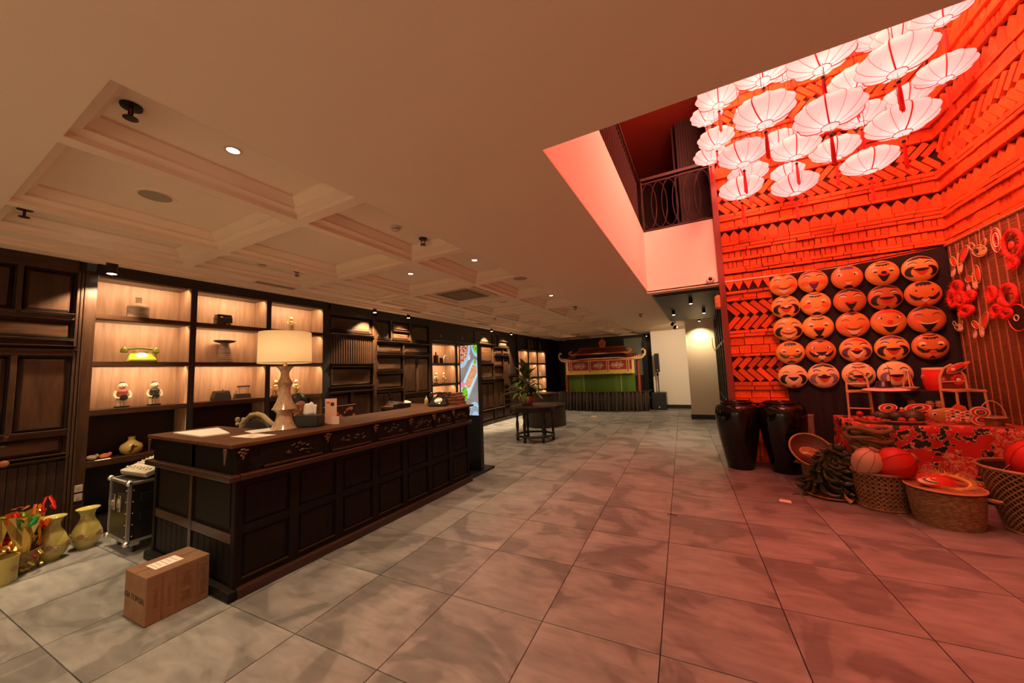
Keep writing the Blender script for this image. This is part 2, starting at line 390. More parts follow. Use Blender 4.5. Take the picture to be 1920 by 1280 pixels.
can_light(0.02, 10.95, CZ-0.01, 'black cylinder spotlight in front of the cream pillar top', power=120, tgt=(-0.02, 11.6, 0.4), spot=110)

# ---- walls at the far end
wp = struct('wall_passage')
B(-1.62, 14.07, 0, -0.2, 14.2, CZ).build('wall_face', M_WHITE, wp)
B(-1.62, 14.05, 0, -0.35, 14.07, 0.13).build('baseboard', M_BLACKW, wp)
col = struct('wall_pillar')
B(-0.353, 11.3, 0, 0.75, 14.1, CZ).build('pillar_face', mat('cream_paint', (0.66, 0.56, 0.42), 0.7), col)
B(-0.365, 11.285, 0, 0.75, 14.1, 0.13).build('baseboard', M_BLACKW, col)
wb = struct('wall_back')
B(-6.2, 14.95, 0, 3.2, 15.05, CZ).build('wall_face', mat('back_dark_panel', (0.016, 0.012, 0.010), 0.6), wb)
B(-2.75, 14.90, 1.2, -2.05, 14.95, CZ-0.12).build('pale_panel', mat('grey_green_paint', (0.20, 0.20, 0.14), 0.7), wb)
for k in range(6): B(-5.4+k*0.62, 14.91, 0.2, -4.85+k*0.62, 14.95, 2.65).build('panel', M_BLACKW, wb)
for k in range(12): B(-2.04+k*0.035, 14.80, 0.0, -2.015+k*0.035, 14.86, 2.5).build('slat', M_BLACKW, wb)
B(-2.06, 14.86, 0.0, -1.6, 14.95, 2.5).build('shutter_board', mat('grey_shutter', (0.12, 0.11, 0.09), 0.6), wb)
can_light(-1.82, 14.55, CZ-0.02, 'small lit spotlight over the grey shutter behind the stage', r=0.03, power=7, tgt=(-1.85, 14.85, 1.7), spot=90)
wf = struct('wall_front')
B(-6.3, -3.1, 0, 3.3, -3.0, CZ).build('wall_face', M_WHITE, wf)

# ---- clay brick walls
M_TOOTH = M_BRICK
cube = MB().box(-0.5, -0.5, 0, 0.5, 0.5, 1).mesh('brick', M_BRICK)      # width x, height y, proud z
tooth = MB().prism([(-0.5, -0.5), (0.5, -0.5), (0.5, 0.05), (0.12, 0.44), (0, 0.5), (-0.12, 0.44), (-0.5, 0.05)], 1).mesh('brick', M_BRICK)
toothd = MB().prism([(-0.5, 0.5), (-0.5, 0.0), (0, -0.5), (0.5, 0.0), (0.5, 0.5)], 1).mesh('brick', M_BRICK)
diam = MB().prism([(0, -0.5), (0.5, 0), (0, 0.5), (-0.5, 0)], 1).mesh('brick', M_BRICK)
BANDS = [(0.0, 0.08, 'h'), (0.08, 0.30, 's'), (0.30, 0.38, 'h'), (0.38, 0.56, 's'), (0.56, 0.68, 'b'), (0.68, 0.75, 'h'), (0.75, 0.895, 'D'), (0.895, 0.97, 'h'), (0.97, 1.09, 'b'),
    (1.09, 1.155, 'h'), (1.155, 1.22, 'h'), (1.225, 1.43, '\\'), (1.432, 1.61, '/'), (1.612, 1.66, 'h'), (1.66, 1.79, 'b'), (1.79, 1.92, 'b'), (1.92, 1.975, 'h'), (1.975, 2.03, 'h'),
    (2.034, 2.258, '/'), (2.262, 2.49, '\\'), (2.495, 2.54, 'h'), (2.54, 2.61, 'b'), (2.61, 2.66, 'h'), (2.66, 2.935, 'd'), (2.94, 2.985, 'h'), (2.985, 3.036, 'h'), (3.036, 3.143, 's'), (3.143, 3.195, 'h'),
    (3.195, 3.30, 's'), (3.30, 3.35, 'h'), (3.35, 3.405, 'h'), (3.405, 3.46, 'h'), (3.462, 3.648, 't'), (3.65, 3.70, 'h'), (3.70, 3.82, 'b'), (3.82, 3.87, 'h'), (3.87, 3.935, 'h'), (3.94, 4.15, '\\'), (4.152, 4.36, '/'),
    (4.36, 4.42, 'h'), (4.42, 4.54, 'b'), (4.54, 4.60, 'h'), (4.60, 4.83, 't'), (4.83, 4.89, 'h'), (4.89, 5.0, 's'), (5.0, 5.06, 'h'), (5.06, 5.17, 's'), (5.17, 5.23, 'h'), (5.23, 5.46, '/'), (5.46, 5.69, '\\'), (5.69, 5.75, 'h'),
    (5.75, 5.87, 'b'), (5.87, 5.93, 'h'), (5.93, 6.12, 's'), (6.12, 6.18, 'h'), (6.18, 6.30, 'b'), (6.30, 6.38, 'h')]
def clay_wall(name, origin, rz, length, hide):
    w_ = struct(name); w_.location = origin; w_.rotation_euler = (PI/2, 0, rz) if rz else (PI/2, 0, 0)
    # wall frame: local x along wall, local y up, local z out of the wall
    B(0, 0, -0.10, length, 6.4, 0.0).build('backing', M_BACKING, w_)
    P = []; r = random.Random(11)
    for (z0, z1, k) in BANDS:
        H_ = z1-z0; zc = (z0+z1)/2; base = 0.03 if k == 'h' else 0.0
        if k in 'hbs':
            x = -r.random()*0.05
            while x < length-0.02:
                L_ = {'h': r.uniform(0.20, 0.34), 'b': r.uniform(0.15, 0.26), 's': r.uniform(0.05, 0.10)}[k]
                x0, x1 = max(0, x), min(length, x+L_)
                if x1-x0 > 0.02: P.append((cube, (x0+x1)/2, zc+r.uniform(-.002, .002), 0.0, x1-x0-0.010, H_-0.009, base+r.uniform(0.022, 0.042)))
                x += L_
        elif k in 'td':
            n = int(length/0.125)
            for i in range(n): P.append((tooth if k == 't' else toothd, (i+0.5)*length/n, zc, 0.0, length/n-0.006, (z1-z0)*r.uniform(0.93, 1.0)-0.004, r.uniform(0.024, 0.04)))
        elif k == 'D':
            n = int(length/0.13)
            for i in range(n): P.append((diam, (i+0.5)*length/n, zc, 0.0, 0.11, H_-0.006, 0.03))
        else:
            n = int(length/0.118); s_ = 1 if k == '/' else -1; Ld = H_*1.16
            for i in range(n):
                xx = (i+0.5)*length/n
                if xx < 0.06 or xx > length-0.06: continue
                P.append((cube, xx, zc, s_*math.radians(48), Ld, 0.074, r.uniform(0.022, 0.045)))
    P.sort(key=lambda p: hide(p[1], p[2]) - p[4]*p[5]*4)
    st = MB()
    for i, (me, x, z, a, sx, sz, dp) in enumerate(P):
        if i < 299: link('brick', me, w_, (x, z, 0), (0, 0, a), (sx, sz, dp))
        else:
            Mx = Matrix.Translation((x, z, 0)) @ Matrix.Rotation(a, 4, 'Z') @ Matrix.Diagonal((sx, sz, dp, 1))
            st.add([tuple(v.co) for v in me.vertices], [tuple(p.vertices) for p in me.polygons], Mx)
    st_o = st.build('brickwork', mat('terracotta_far', (0.82, 0.110, 0.008), 0.75, col2=(0.58, 0.068, 0.006), scale=6, detail=8, bump=0.35, bscale=22), w_)
    st_o['kind'] = 'stuff'
    return w_
# far face of the well: local x from 0.42 rightwards; right face: runs from the corner towards the camera
def hideA(x, z):
    if z > 4.3 or z < 0.85: return 3
    if z < 2.85 and x > 0.72: return 5
    return abs(z-3.0)*0.15
def hideB(x, z):      # x = distance from the corner
    if z < 2.9: return 5
    if x > 2.6: return 3
    return abs(z-3.7)*0.15 + x*0.1
clay_wall('wall_clay_far', (0.42, 6.65, 0), 0, 2.53, hideA)
clay_wall('wall_clay_right', (2.95, 6.65, 0), -PI/2, 3.9, hideB)
wr = struct('wall_right')
B(2.95, -3.0, 0, 3.05, 2.75, 6.4).build('wall_face', mat('clay_colour_wall', (0.42, 0.15, 0.06), 0.8), wr)
B(0.36, 6.75, 3.9, 3.1, 6.85, 6.4).build('upper_face', M_BACKING, wr)
tr2 = struct('trim_2')
B(0.335, 6.545, 0, 0.42, 6.70, 6.4).build('red_post', M_REDPOST, tr2, bevel=0.004)
# folding lattice doors beside the passage
fd = struct('door_1')
for k in range(5):
    y0 = 6.95+k*0.86
    dd = MB(); dd.box(0.36, y0, 0.0, 0.42, y0+0.06, CZ-0.07); dd.box(0.36, y0+0.78, 0.0, 0.42, y0+0.84, CZ-0.07)
    for z in (0.02, 0.75, 1.9, 2.65): dd.box(0.37, y0+0.06, z, 0.41, y0+0.78, z+0.06)
    dd.build('door_frame', M_BLACKW, fd)
    B(0.405, y0+0.06, 0.08, 0.415, y0+0.78, 0.75).build('door_panel', M_DARKW, fd)
    lt = MB()
    for q in range(1, 6): lt.box(0.385, y0+0.06+q*0.12-0.006, 0.81, 0.397, y0+0.06+q*0.12+0.006, 1.9); lt.box(0.385, y0+0.06, 0.81+q*0.18-0.006, 0.397, y0+0.78, 0.81+q*0.18+0.006)
    lt.build('lattice', mat('worn_brass', (0.20, 0.14, 0.07), 0.5, metal=0.4), fd)
B(0.425, 6.75, 0, 0.46, 11.3, CZ).build('door_backing', M_BLACKW, fd)
# ================================================================ LEFT WALL: panelling and lit shelves
wl = struct('wall_left')
XB, XF = -5.66, -5.60
def backing(y0, y1, z0=0.0, z1=CZ, m=M_DARKW): B(-5.72, y0, z0, XB, y1, z1).build('backing', m, wl)
def rail(y0, y1, z0, z1, m=None, x=XF): B(XB, y0, z0, x, y1, z1).build('stile' if (z1-z0) > (y1-y0) else 'rail', m or (M_PANEL if (z1-z0) > (y1-y0) else M_PANELH), wl, bevel=0.004, seg=1)
def panel(y0, y1, z0, z1, ledge=True, m=None):
    m = m or (M_PANEL if (z1-z0) > (y1-y0) else M_PANELH)
    a = 0.035
    mb = MB(); x0, x1 = XB, -5.622
    mb.add([(x0, y0, z0), (x0, y1, z0), (x0, y1, z1), (x0, y0, z1), (x0+0.012, y0+0.006, z0+0.006), (x0+0.012, y1-0.006, z0+0.006), (x0+0.012, y1-0.006, z1-0.006), (x0+0.012, y0+0.006, z1-0.006),
            (x1, y0+a, z0+a), (x1, y1-a, z0+a), (x1, y1-a, z1-a), (x1, y0+a, z1-a)],
           [(0, 1, 5, 4), (1, 2, 6, 5), (2, 3, 7, 6), (3, 0, 4, 7), (4, 5, 9, 8), (5, 6, 10, 9), (6, 7, 11, 10), (7, 4, 8, 11), (8, 9, 10, 11)])
    mb.build('panel', m, wl)
    if ledge: ledge_(y0-0.015, y1+0.015, z0-0.022, z0)
def ledge_(y0, y1, z0, z1, p=0.03):
    mb = MB(); pr = [(XB, z0), (XF+0.006, z0), (XF+p*0.6, (z0+z1)/2), (XF+p, z1-0.006), (XF+p, z1), (XB, z1)]
    n = len(pr); mb.add([(x, y0, z) for x, z in pr]+[(x, y1, z) for x, z in pr], [tuple(range(n)), tuple(reversed(range(n, 2*n)))]+[(i, n+i, n+(i+1) % n, (i+1) % n) for i in range(n)])
    mb.build('moulding', M_PANELH, wl)
def fluted(y0, y1, z0, z1, n, r):
    me = MB().tube([(XB+0.022, 0, z0), (XB+0.022, 0, z1)], r, 10).mesh('slat', M_PANEL, True)
    for k in range(n): link('slat', me, wl, (0, y0+(k+0.5)*(y1-y0)/n, 0))
# section by the left edge of the picture
backing(-3.0, 1.13)
for yo in (0.0, -1.3, -2.6):
    for z in (2.68, 2.185, 1.825, 1.04):
        rail(max(-3, yo-0.15), yo+1.07, z, z+0.045 if z != 2.68 else CZ)
    rail(yo+0.70, yo+0.735, 2.23, 2.68); rail(yo+0.70, yo+0.74, 1.085, 1.825)
    panel(yo+0.74, yo+1.05, 2.25, 2.67); panel(yo+0.30, yo+0.69, 2.25, 2.67)
    panel(yo+0.30, yo+1.05, 1.995, 2.165); ledge_(yo+0.2, yo+1.08, 1.90, 1.925, 0.04); ledge_(yo+0.2, yo+1.09, 1.865, 1.885, 0.03)
    panel(yo+0.745, yo+1.05, 1.10, 1.81); panel(yo+0.30, yo+0.69, 1.10, 1.81)
    panel(yo+0.30, yo+1.05, 0.87, 1.03); ledge_(yo+0.2, yo+1.07, 0.81, 0.835, 0.035)
    me = MB().box(XB, 0, 0.12, -5.625, 0.052, 0.79).mesh('board', M_DARKW)
    for k in range(14): link('board', me, wl, (0, yo+0.29+k*0.056, 0))
    rail(yo+0.0, yo+1.07, 0.0, 0.12)
for q in range(3): B(XB, 1.063+q*0.024, 0.0, -5.592+0.004*q, 1.083+q*0.024, 2.70).build('fluted_strip', M_PANEL, wl, bevel=0.005)

MB().lathe([(0.010, -0.03), (0.011, 0.0), (0.026, 0.012), (0.030, 0.025), (0.022, 0.04), (0.0, 0.044)], 16, M=Matrix.Rotation(PI/2, 4, 'Y')).build('door_knob', mat('red_brown_wood', (0.22, 0.07, 0.03), 0.3), wl, (-5.58, 0.706, 0.845), smooth=True)
B(-5.62, 1.19, 2.69, -5.585, 3.84, CZ).build('fascia_board', M_BLACKW, wl)
# panel A
backing(3.84, 6.46); rail(3.84, 3.885, 0, 2.7, M_BLACKW); rail(4.79, 4.88, 0, 2.7); rail(3.885, 4.79, 2.62, CZ, M_BLACKW); rail(4.88, 6.46, 2.65, CZ, M_BLACKW)
panel(3.92, 4.74, 2.34, 2.60); ledge_(3.89, 4.79, 2.275, 2.30, 0.035)
fluted(3.90, 4.78, 1.77, 2.27, 18, 0.021); ledge_(3.88, 4.79, 1.735, 1.765, 0.045); ledge_(3.9, 4.78, 1.70, 1.72, 0.02)
panel(3.92, 4.76, 1.375, 1.69, ledge=False); ledge_(3.86, 4.80, 1.325, 1.355, 0.04); ledge_(3.86, 4.81, 1.245, 1.275, 0.045)
rail(4.30, 4.36, 0.1, 1.24); panel(3.92, 4.28, 0.14, 1.22); panel(4.38, 4.76, 0.14, 1.22); rail(3.885, 4.79, 0, 0.10)
# panel B
panel(4.90, 5.22, 2.27, 2.62); rail(5.235, 5.275, 2.23, 2.65); panel(5.29, 5.76, 2.50, 2.63); ledge_(5.28, 5.78, 2.43, 2.455); panel(5.29, 5.76, 2.27, 2.42); rail(5.78, 5.82, 2.23, 2.65); panel(5.83, 6.38, 2.27, 2.62)
ledge_(4.88, 6.44, 2.20, 2.225, 0.035); panel(4.90, 5.55, 1.995, 2.165); rail(5.57, 5.61, 0.1, 2.2); panel(5.63, 6.38, 1.995, 2.165)
ledge_(4.88, 6.44, 1.935, 1.96, 0.035)
panel(4.90, 5.55, 1.63, 1.90); panel(4.90, 5.55, 1.27, 1.54); rail(4.9, 5.57, 1.56, 1.60); rail(4.9, 5.57, 1.20, 1.235)
panel(4.90, 5.21, 0.14, 1.18); panel(5.24, 5.55, 0.14, 1.18)
panel(5.63, 5.98, 1.14, 1.90); panel(6.02, 6.38, 1.14, 1.90); panel(5.63, 6.38, 0.62, 1.03); panel(5.63, 6.38, 0.14, 0.55)
rail(6.40, 6.49, 0, 2.7, M_DARKW); rail(4.88, 6.4, 0, 0.1)
# cupboards above and around the small shelf
B(-5.66, 6.49, 2.27, -5.62, 8.30, CZ).build('cupboard_front', M_DARKW, wl)
for (a, b) in ((6.53, 7.32), (7.42, 8.26)):
    panel(a, b, 2.34, 2.72, m=M_DARKW)
    MB().cyl((-5.60, a+0.30, 2.42), 0.006, 0.06, 8).build('pull', M_ALU, wl)
# panels C, D
backing(8.28, 10.93); rail(8.28, 8.60, 0, 2.7, M_DARKW)
panel(8.62, 9.26, 2.40, 2.66, ledge=False); ledge_(8.60, 9.28, 2.335, 2.37, 0.045); panel(8.64, 9.24, 1.85, 2.32, ledge=False); ledge_(8.60, 9.30, 1.77, 1.80, 0.045)
panel(8.64, 9.24, 1.36, 1.74, ledge=False); ledge_(8.60, 9.32, 1.29, 1.33, 0.045); ledge_(8.60, 9.32, 1.23, 1.25, 0.03)
panel(8.62, 8.92, 0.46, 1.20, ledge=False); panel(8.96, 9.26, 0.46, 1.20, ledge=False); ledge_(8.58, 9.30, 0.41, 0.44, 0.05); panel(8.62, 9.26, 0.10, 0.40)
rail(9.28, 9.34, 0, 2.66)
rail(9.60, 9.64, 2.3, 2.66); panel(9.36, 9.58, 2.36, 2.64, ledge=False); panel(9.66, 10.2, 2.50, 2.64); panel(9.66, 10.2, 2.34, 2.46); ledge_(9.34, 10.25, 2.27, 2.30, 0.04)
panel(9.36, 9.86, 2.10, 2.24); panel(9.92, 10.3, 2.10, 2.24); ledge_(9.34, 10.3, 2.02, 2.05, 0.04)
panel(9.36, 9.86, 1.72, 2.0); panel(9.36, 9.86, 1.36, 1.66); ledge_(9.34, 9.9, 1.30, 1.33, 0.045); rail(9.88, 9.92, 0.1, 2.24)
panel(9.94, 10.28, 1.10, 2.0); panel(9.36, 9.58, 0.46, 1.26, ledge=False); panel(9.64, 9.86, 0.46, 1.26, ledge=False); ledge_(9.34, 9.9, 0.41, 0.44, 0.05); panel(9.36, 9.86, 0.1, 0.4)
for z in (0.96, 0.8, 0.64, 0.48): panel(9.94, 10.28, z, z+0.12)
panel(9.94, 10.28, 0.1, 0.4); panel(10.34, 10.86, 0.2, 1.3, m=M_DARKW); panel(10.34, 10.86, 1.4, 2.6, m=M_DARKW)
rail(8.58, 10.93, 0.0, 0.08)
B(-5.66, 10.93, 2.28, -5.62, 13.45, CZ).build('cupboard_front', M_BLACKW, wl)
B(-5.72, 13.42, 0, XF, 14.95, CZ).build('end_panel', M_BLACKW, wl)

def shelf_unit(label, ycols, zs, z0, z1, dark_from, post_m, depth=0.34, lit=1.3, endw=(0.07, 0.09), group=None):
    """ycols: list of (y0,y1); zs: shelf boards (z0,z1) ; open front at x=XF"""
    t = thing('display_shelf', label, 'shelf', (XF, ycols[0][0], 0), group=group)
    Y0 = ycols[0][0]; ys0 = ycols[0][0]-endw[0]; ys1 = ycols[-1][1]+endw[1]
    def LB(x0, y0, za, x1, y1, zb): return B(x0, y0-Y0, za, x1, y1-Y0, zb)
    zl = max([a for (a, b) in zs if a < dark_from]); LB(-depth-0.02, ys0, zl, -depth, ys1, z1+0.03).build('back_panel', M_SHELFB, t); LB(-depth-0.02, ys0, 0, -depth, ys1, zl).build('back_panel', M_BLACKW, t)  # lower back board blackened to stand in for shade in the unlit niches
    LB(-depth, ys0, 0.0, 0.0, ycols[0][0], z1+0.03).build('side_panel', post_m[0], t)
    LB(-depth, ycols[-1][1], 0.0, 0.0, ys1, z1+0.03).build('side_panel', M_SHELFB, t)
    LB(0.0, ycols[-1][1], 0.0, 0.012, ys1, z1+0.03).build('post', M_BLACKW, t)
    for i in range(len(ycols)-1):
        LB(-depth, ycols[i][1], 0.0, -0.004, ycols[i+1][0], z1+0.03).build('divider', M_SHELFB, t)
        LB(-0.004, ycols[i][1], 0.0, 0.012, ycols[i+1][0], z1+0.03).build('post', M_BLACKW, t)
    LB(-depth, ys0, z1, 0.008, ys1, z1+0.035).build('top_board', M_PANELH, t)
    for (a, b) in zs: LB(-depth, ycols[0][0], a, 0.004, ycols[-1][1], b).build('shelf_board', M_PANELH, t)
    LB(-depth, ycols[0][0], 0, -0.03, ycols[-1][1], 0.14).build('plinth', M_BLACKW, t)
    tops = [z1]+[a for (a, b) in zs]
    for (c0, c1) in ycols:
        for za in tops:
            if za < dark_from: continue
            LB(-0.055, c0+0.02, za-0.012, -0.035, c1-0.02, za-0.001).build('light_strip', mat('strip_diffuser', (0.30, 0.20, 0.12), 0.6), t)
            light('shelf_light', 'AREA', (XF-0.05, (c0+c1)/2, za-0.016), lit*(c1-c0), (1.0, 0.66, 0.40), size=0.02, size_y=(c1-c0)*0.92, rot=(0, math.radians(38), 0))
    return t
shelf_unit('tall built-in display shelf of nine glowing niches behind the reception counter', [(1.20, 1.985), (2.045, 2.865), (2.925, 3.745)],
    [(2.225, 2.272), (1.722, 1.768), (1.205, 1.262), (0.68, 0.738)], 0, 2.685, 1.3, (M_PANEL,), lit=5.8)
shelf_unit('narrow glowing display shelf beside the upright food screen', [(6.50, 7.38), (7.46, 8.24)],
    [(1.735, 1.785), (1.235, 1.285), (0.62, 0.67)], 0, 2.25, 0.9, (M_DARKW,), lit=5.8, endw=(0.03, 0.06))
shelf_unit('far glowing display shelf of small niches behind the potted plant', [(10.98, 11.72), (11.80, 12.52), (12.60, 13.34)],
    [(1.765, 1.815), (1.24, 1.29), (0.75, 0.80), (0.38, 0.43)], 0, 2.25, 0.7, (M_DARKW,), lit=5.8, endw=(0.04, 0.07))
# wall washers
can_light(-5.40, 1.25, CZ-0.01, 'black cylinder spotlight on the ceiling above the green telephone shelf', r=0.045, hgt=0.13, power=240, tgt=(-5.60, 1.15, 1.95), spot=88, blend=0.5)
can_light(-5.36, 4.62, CZ-0.01, 'black cylinder spotlight above the fluted wall panel', power=495, tgt=(-5.60, 4.60, 1.95), spot=88, blend=0.5)
can_light(-5.36, 5.49, CZ-0.01, 'black cylinder spotlight just right of the one above the fluted panel', power=450, tgt=(-5.60, 5.50, 1.95), spot=88, blend=0.5)
can_light(-5.36, 8.83, CZ-0.01, 'black cylinder spotlight above the panelling right of the food screen, nearer of two', power=570, tgt=(-5.60, 8.85, 1.95), spot=88, blend=0.5)
can_light(-5.36, 10.05, CZ-0.01, 'black cylinder spotlight above the panelling right of the food screen, farther of two', power=570, tgt=(-5.60, 9.95, 1.95), spot=88, blend=0.5)
can_light(-5.36, 12.2, CZ-0.01, 'small dark spotlight above the far shelf, switched off', on=False, r=0.03)
can_light(-5.30, 13.3, CZ-0.01, 'small dark spotlight nearest the far left corner, switched off', on=False, r=0.03, tilt=(0, 0.4, 0))
for (z, s_) in ((0.46, 'upper'), (0.375, 'lower')):
    t = thing('wall_socket', '%s of two pale wall plates low on the post by the black flight case' % s_, 'wall plate', (-5.596, 1.16, z))
    B(0, -0.028, 0, 0.008, 0.028, 0.07).build('plate', mat('plate_plastic', (0.35, 0.27, 0.22), 0.5), t, bevel=0.003)
    B(0.008, -0.010, 0.02, 0.011, 0.010, 0.05).build('switch', mat('plate_switch', (0.30, 0.24, 0.20), 0.5), t)

# ================================================================ CEILING FITTINGS
def downlight(x, y, label, power=30):
    t = thing('downlight', label, 'downlight', (x, y, CZ+0.145), group='recessed ceiling downlights')
    MB().lathe([(0.034, -0.006), (0.048, -0.006), (0.050, 0.0)], 24, cap=False).build('trim_ring', M_LAMPRING, t, smooth=True)
    MB().cyl((0, 0, -0.004), 0.034, 0.003, 20).build('lens', M_LAMPON, t)
    light('downlight_or_fill', 'SPOT', (x, y, CZ+0.13), power, WARM, size=0.04, spot=105, blend=0.9, target=(x, y, 0))
xs_l = [-2.52, -3.62, -4.70]
lab = {(-2.52, 1.07): 'lit downlight in the near coffer, nearest the photographer', (-4.70, 1.03): 'lit downlight in the near coffer row, close to the dark wall'}
dl = [(-2.52, 1.07), (-4.70, 1.03), (-2.50, 3.75), (-3.60, 3.74), (-4.68, 3.68), (-2.50, 6.40), (-4.66, 6.30), (-2.5, 9.05), (-4.66, 9.0), (-2.5, 11.7), (-4.66, 11.7)]
names = ['lit downlight in the nearest coffer beside the large sprinkler', 'lit downlight above the first glowing shelf', 'lit downlight in the third coffer row, rightmost of three', 'lit downlight in the third coffer row, middle of three',
    'lit downlight in the third coffer row, leftmost of three', 'lit downlight right of the ceiling air conditioner', 'lit downlight left of the ceiling air conditioner', 'lit far downlight on the right of the coffers', 'lit far downlight near the dark wall',
    'lit downlight in the last coffers, right side', 'lit downlight in the last coffers, by the wall']
for (x, y), nm in zip(dl, names): downlight(x, y, nm, 180)
for x in (-4.2, -2.2, -0.6):     # fill spots added out of view behind the photographer, without fixtures
    light('downlight_or_fill', 'SPOT', (x, -0.9, CZ-0.03), 110, WARM, size=0.04, spot=125, blend=0.7, target=(x, -0.9, 0))
    light('downlight_or_fill', 'SPOT', (x, -2.3, CZ-0.03), 110, WARM, size=0.04, spot=125, blend=0.7, target=(x, -2.3, 0))
def speaker(x, y, z, label):
    t = thing('ceiling_speaker', label, 'speaker', (x, y, z), group='round ceiling speakers')
    MB().lathe([(0.095, -0.004), (0.115, -0.008), (0.122, 0.0)], 32, cap=False).build('rim', M_CEIL, t, smooth=True)
    MB().cyl((0, 0, -0.006), 0.097, 0.004, 32).build('grille', mat('speaker_grille', (0.33, 0.27, 0.20), 0.7), t)
speaker(-3.65, 1.05, CZ+0.145, 'large round ceiling speaker in the nearest wide coffer')
speaker(-2.13+-0.05, 4.42, CZ, 'round ceiling speaker on the flat ceiling right of the air conditioner')
speaker(-3.55, 6.32, CZ+0.145, 'round ceiling speaker in the coffer behind the air conditioner')
def sprinkler(x, y, z, label, s=1.0):
    t = thing('sprinkler', label, 'sprinkler', (x, y, z), group='black ceiling sprinklers'); t.scale = (s, s, s)
    MB().lathe([(0.036, -0.004), (0.034, -0.012), (0.010, -0.014)], 20).build('escutcheon', M_BLACKM, t, smooth=True)
    MB().tube([(-0.010, 0, -0.012), (-0.022, 0, -0.026), (-0.018, 0, -0.045), (0, 0, -0.052), (0.018, 0, -0.045), (0.022, 0, -0.026), (0.010, 0, -0.012)], 0.004, 6).build('frame', M_BLACKM, t, smooth=True)
    MB().lathe([(0.0, -0.062), (0.024, -0.060), (0.024, -0.056), (0, -0.054)], 14).build('deflector', M_BLACKM, t)
    MB().cyl((0, 0, -0.05), 0.003, 0.04, 6).build('bulb', M_RED, t)
for (x, y, z, nm) in [(-2.54, 0.62, CZ+0.145, 'black sprinkler in the nearest coffer, the largest one in view'), (-4.75, 0.60, CZ+0.145, 'black sprinkler in the near coffer at the left edge of the picture'),
    (-2.54, 2.83, CZ+0.145, 'black sprinkler beside the round smoke detector in the second coffer row'), (-4.72, 2.78, CZ+0.145, 'black sprinkler above the second glowing shelf column'),
    (-2.5, 7.9, CZ+0.145, 'small black sprinkler in the far coffers'), (-4.68, 7.9, CZ+0.145, 'small black sprinkler in the far coffers near the dark wall'), (-1.25, 9.2, CZ, 'small black sprinkler on the flat ceiling left of the dark soffit')]:
    sprinkler(x, y, z, nm, 1.25)
def smoke(x, y, z, label):
    t = thing('smoke_detector', label, 'smoke detector', (x, y, z), group='smoke detectors')
    MB().lathe([(0.052, 0), (0.052, -0.012), (0.040, -0.016), (0.038, -0.034), (0.028, -0.042), (0.0, -0.043)], 24).build('body', mat('detector_plastic', (0.60, 0.50, 0.38), 0.5), t, smooth=True)
    MB().lathe([(0.0395, -0.030), (0.0395, -0.024)], 24, cap=False).build('slot_ring', M_BLACKP, t)
smoke(-2.56, 2.46, CZ+0.145, 'round smoke detector in the second coffer row beside a sprinkler'); smoke(-4.76, 2.37, CZ+0.145, 'round smoke detector above the second glowing shelf column'); smoke(-2.5, 7.75-0.1, CZ+0.145, 'round smoke detector in the far coffers'); smoke(-3.3, 8.6, CZ+0.145, 'small smoke detector far off in the middle coffers')
ac = thing('ceiling_air_conditioner', 'square four-way cassette air conditioner in the ceiling', 'air conditioner', (-3.58, 4.98, CZ+0.05))
B(-0.44, -0.44, 0, 0.44, 0.44, 0.04).build('panel', mat('ac_plastic', (0.66, 0.50, 0.34), 0.5), ac, bevel=0.012)
B(-0.27, -0.27, -0.012, 0.27, 0.27, 0.001).build('grille', mat('ac_grille', (0.20, 0.13, 0.07), 0.6, col2=(0.13, 0.08, 0.04), scale=80, tex='wave', ramp=(0.4, 0.6)), ac)
for k in range(4):
    fl = B(-0.30, 0.315, -0.006, 0.30, 0.385, 0.002).build('flap', mat('ac_flap', (0.40, 0.30, 0.19), 0.5), ac, rot=(0.0, 0, k*PI/2))
    B(-0.32, 0.300, -0.008, 0.32, 0.318, 0.002).build('slot', M_BLACKP, ac, rot=(0, 0, k*PI/2))
for (x, y) in ((-4.75, 13.1), (-3.0, 13.1)):
    t = thing('ceiling_light_panel', 'bright light panel in the last ceiling coffer, %s the stage roof' % ('left above' if x < -4 else 'right above'), 'ceiling light', (x+0.15, y, CZ+0.12))
    B(-0.24, -0.26, 0, 0.24, 0.26, 0.02).build('frame', M_CEIL, t); B(-0.21, -0.23, -0.004, 0.21, 0.23, 0.0).build('diffuser', emis('panel_glow', (1, 0.66, 0.36), 1.6), t)
# ================================================================ RECEPTION COUNTER AND WHAT STANDS ON IT
CT = 1.06
rc = thing('reception_counter', 'long black-stained carved reception counter with a brown top', 'counter', (-2.95, 1.30, 0))
def cb(*a): return B(a[0]+2.95, a[1]-1.30, a[2], a[3]+2.95, a[4]-1.30, a[5])
# U plan: near leg, long run, far leg
for (x0, y0, x1, y1) in ((-3.62, 1.36, -3.0, 4.20), (-4.36, 1.36, -3.62, 1.80), (-4.2, 3.78, -3.62, 4.20)):
    cb(x0, y0, 0.05, x1, y1, 0.80).build('body', M_COUNT, rc)
    cb(x0-0.03, y0-0.02, 0.84, x1+0.03, y1+0.02, CT-0.03).build('drawer_box', M_COUNT, rc)
cb(-3.66, 1.30, CT-0.03, -2.95, 4.30, CT).build('top', M_COUNTT, rc, bevel=0.006)
cb(-4.42, 1.30, CT-0.03, -3.662, 1.83, CT).build('top', M_COUNTT, rc, bevel=0.006)
cb(-4.25, 3.76, CT-0.03, -3.662, 4.30, CT).build('top', M_COUNTT, rc, bevel=0.006)
cb(-4.42, 1.288, 0.80, -2.938, 1.36, 0.845).build('ledge', M_COUNTE, rc, bevel=0.01); cb(-3.0, 1.36, 0.80, -2.938, 4.24, 0.845).build('ledge', M_COUNTE, rc, bevel=0.01)
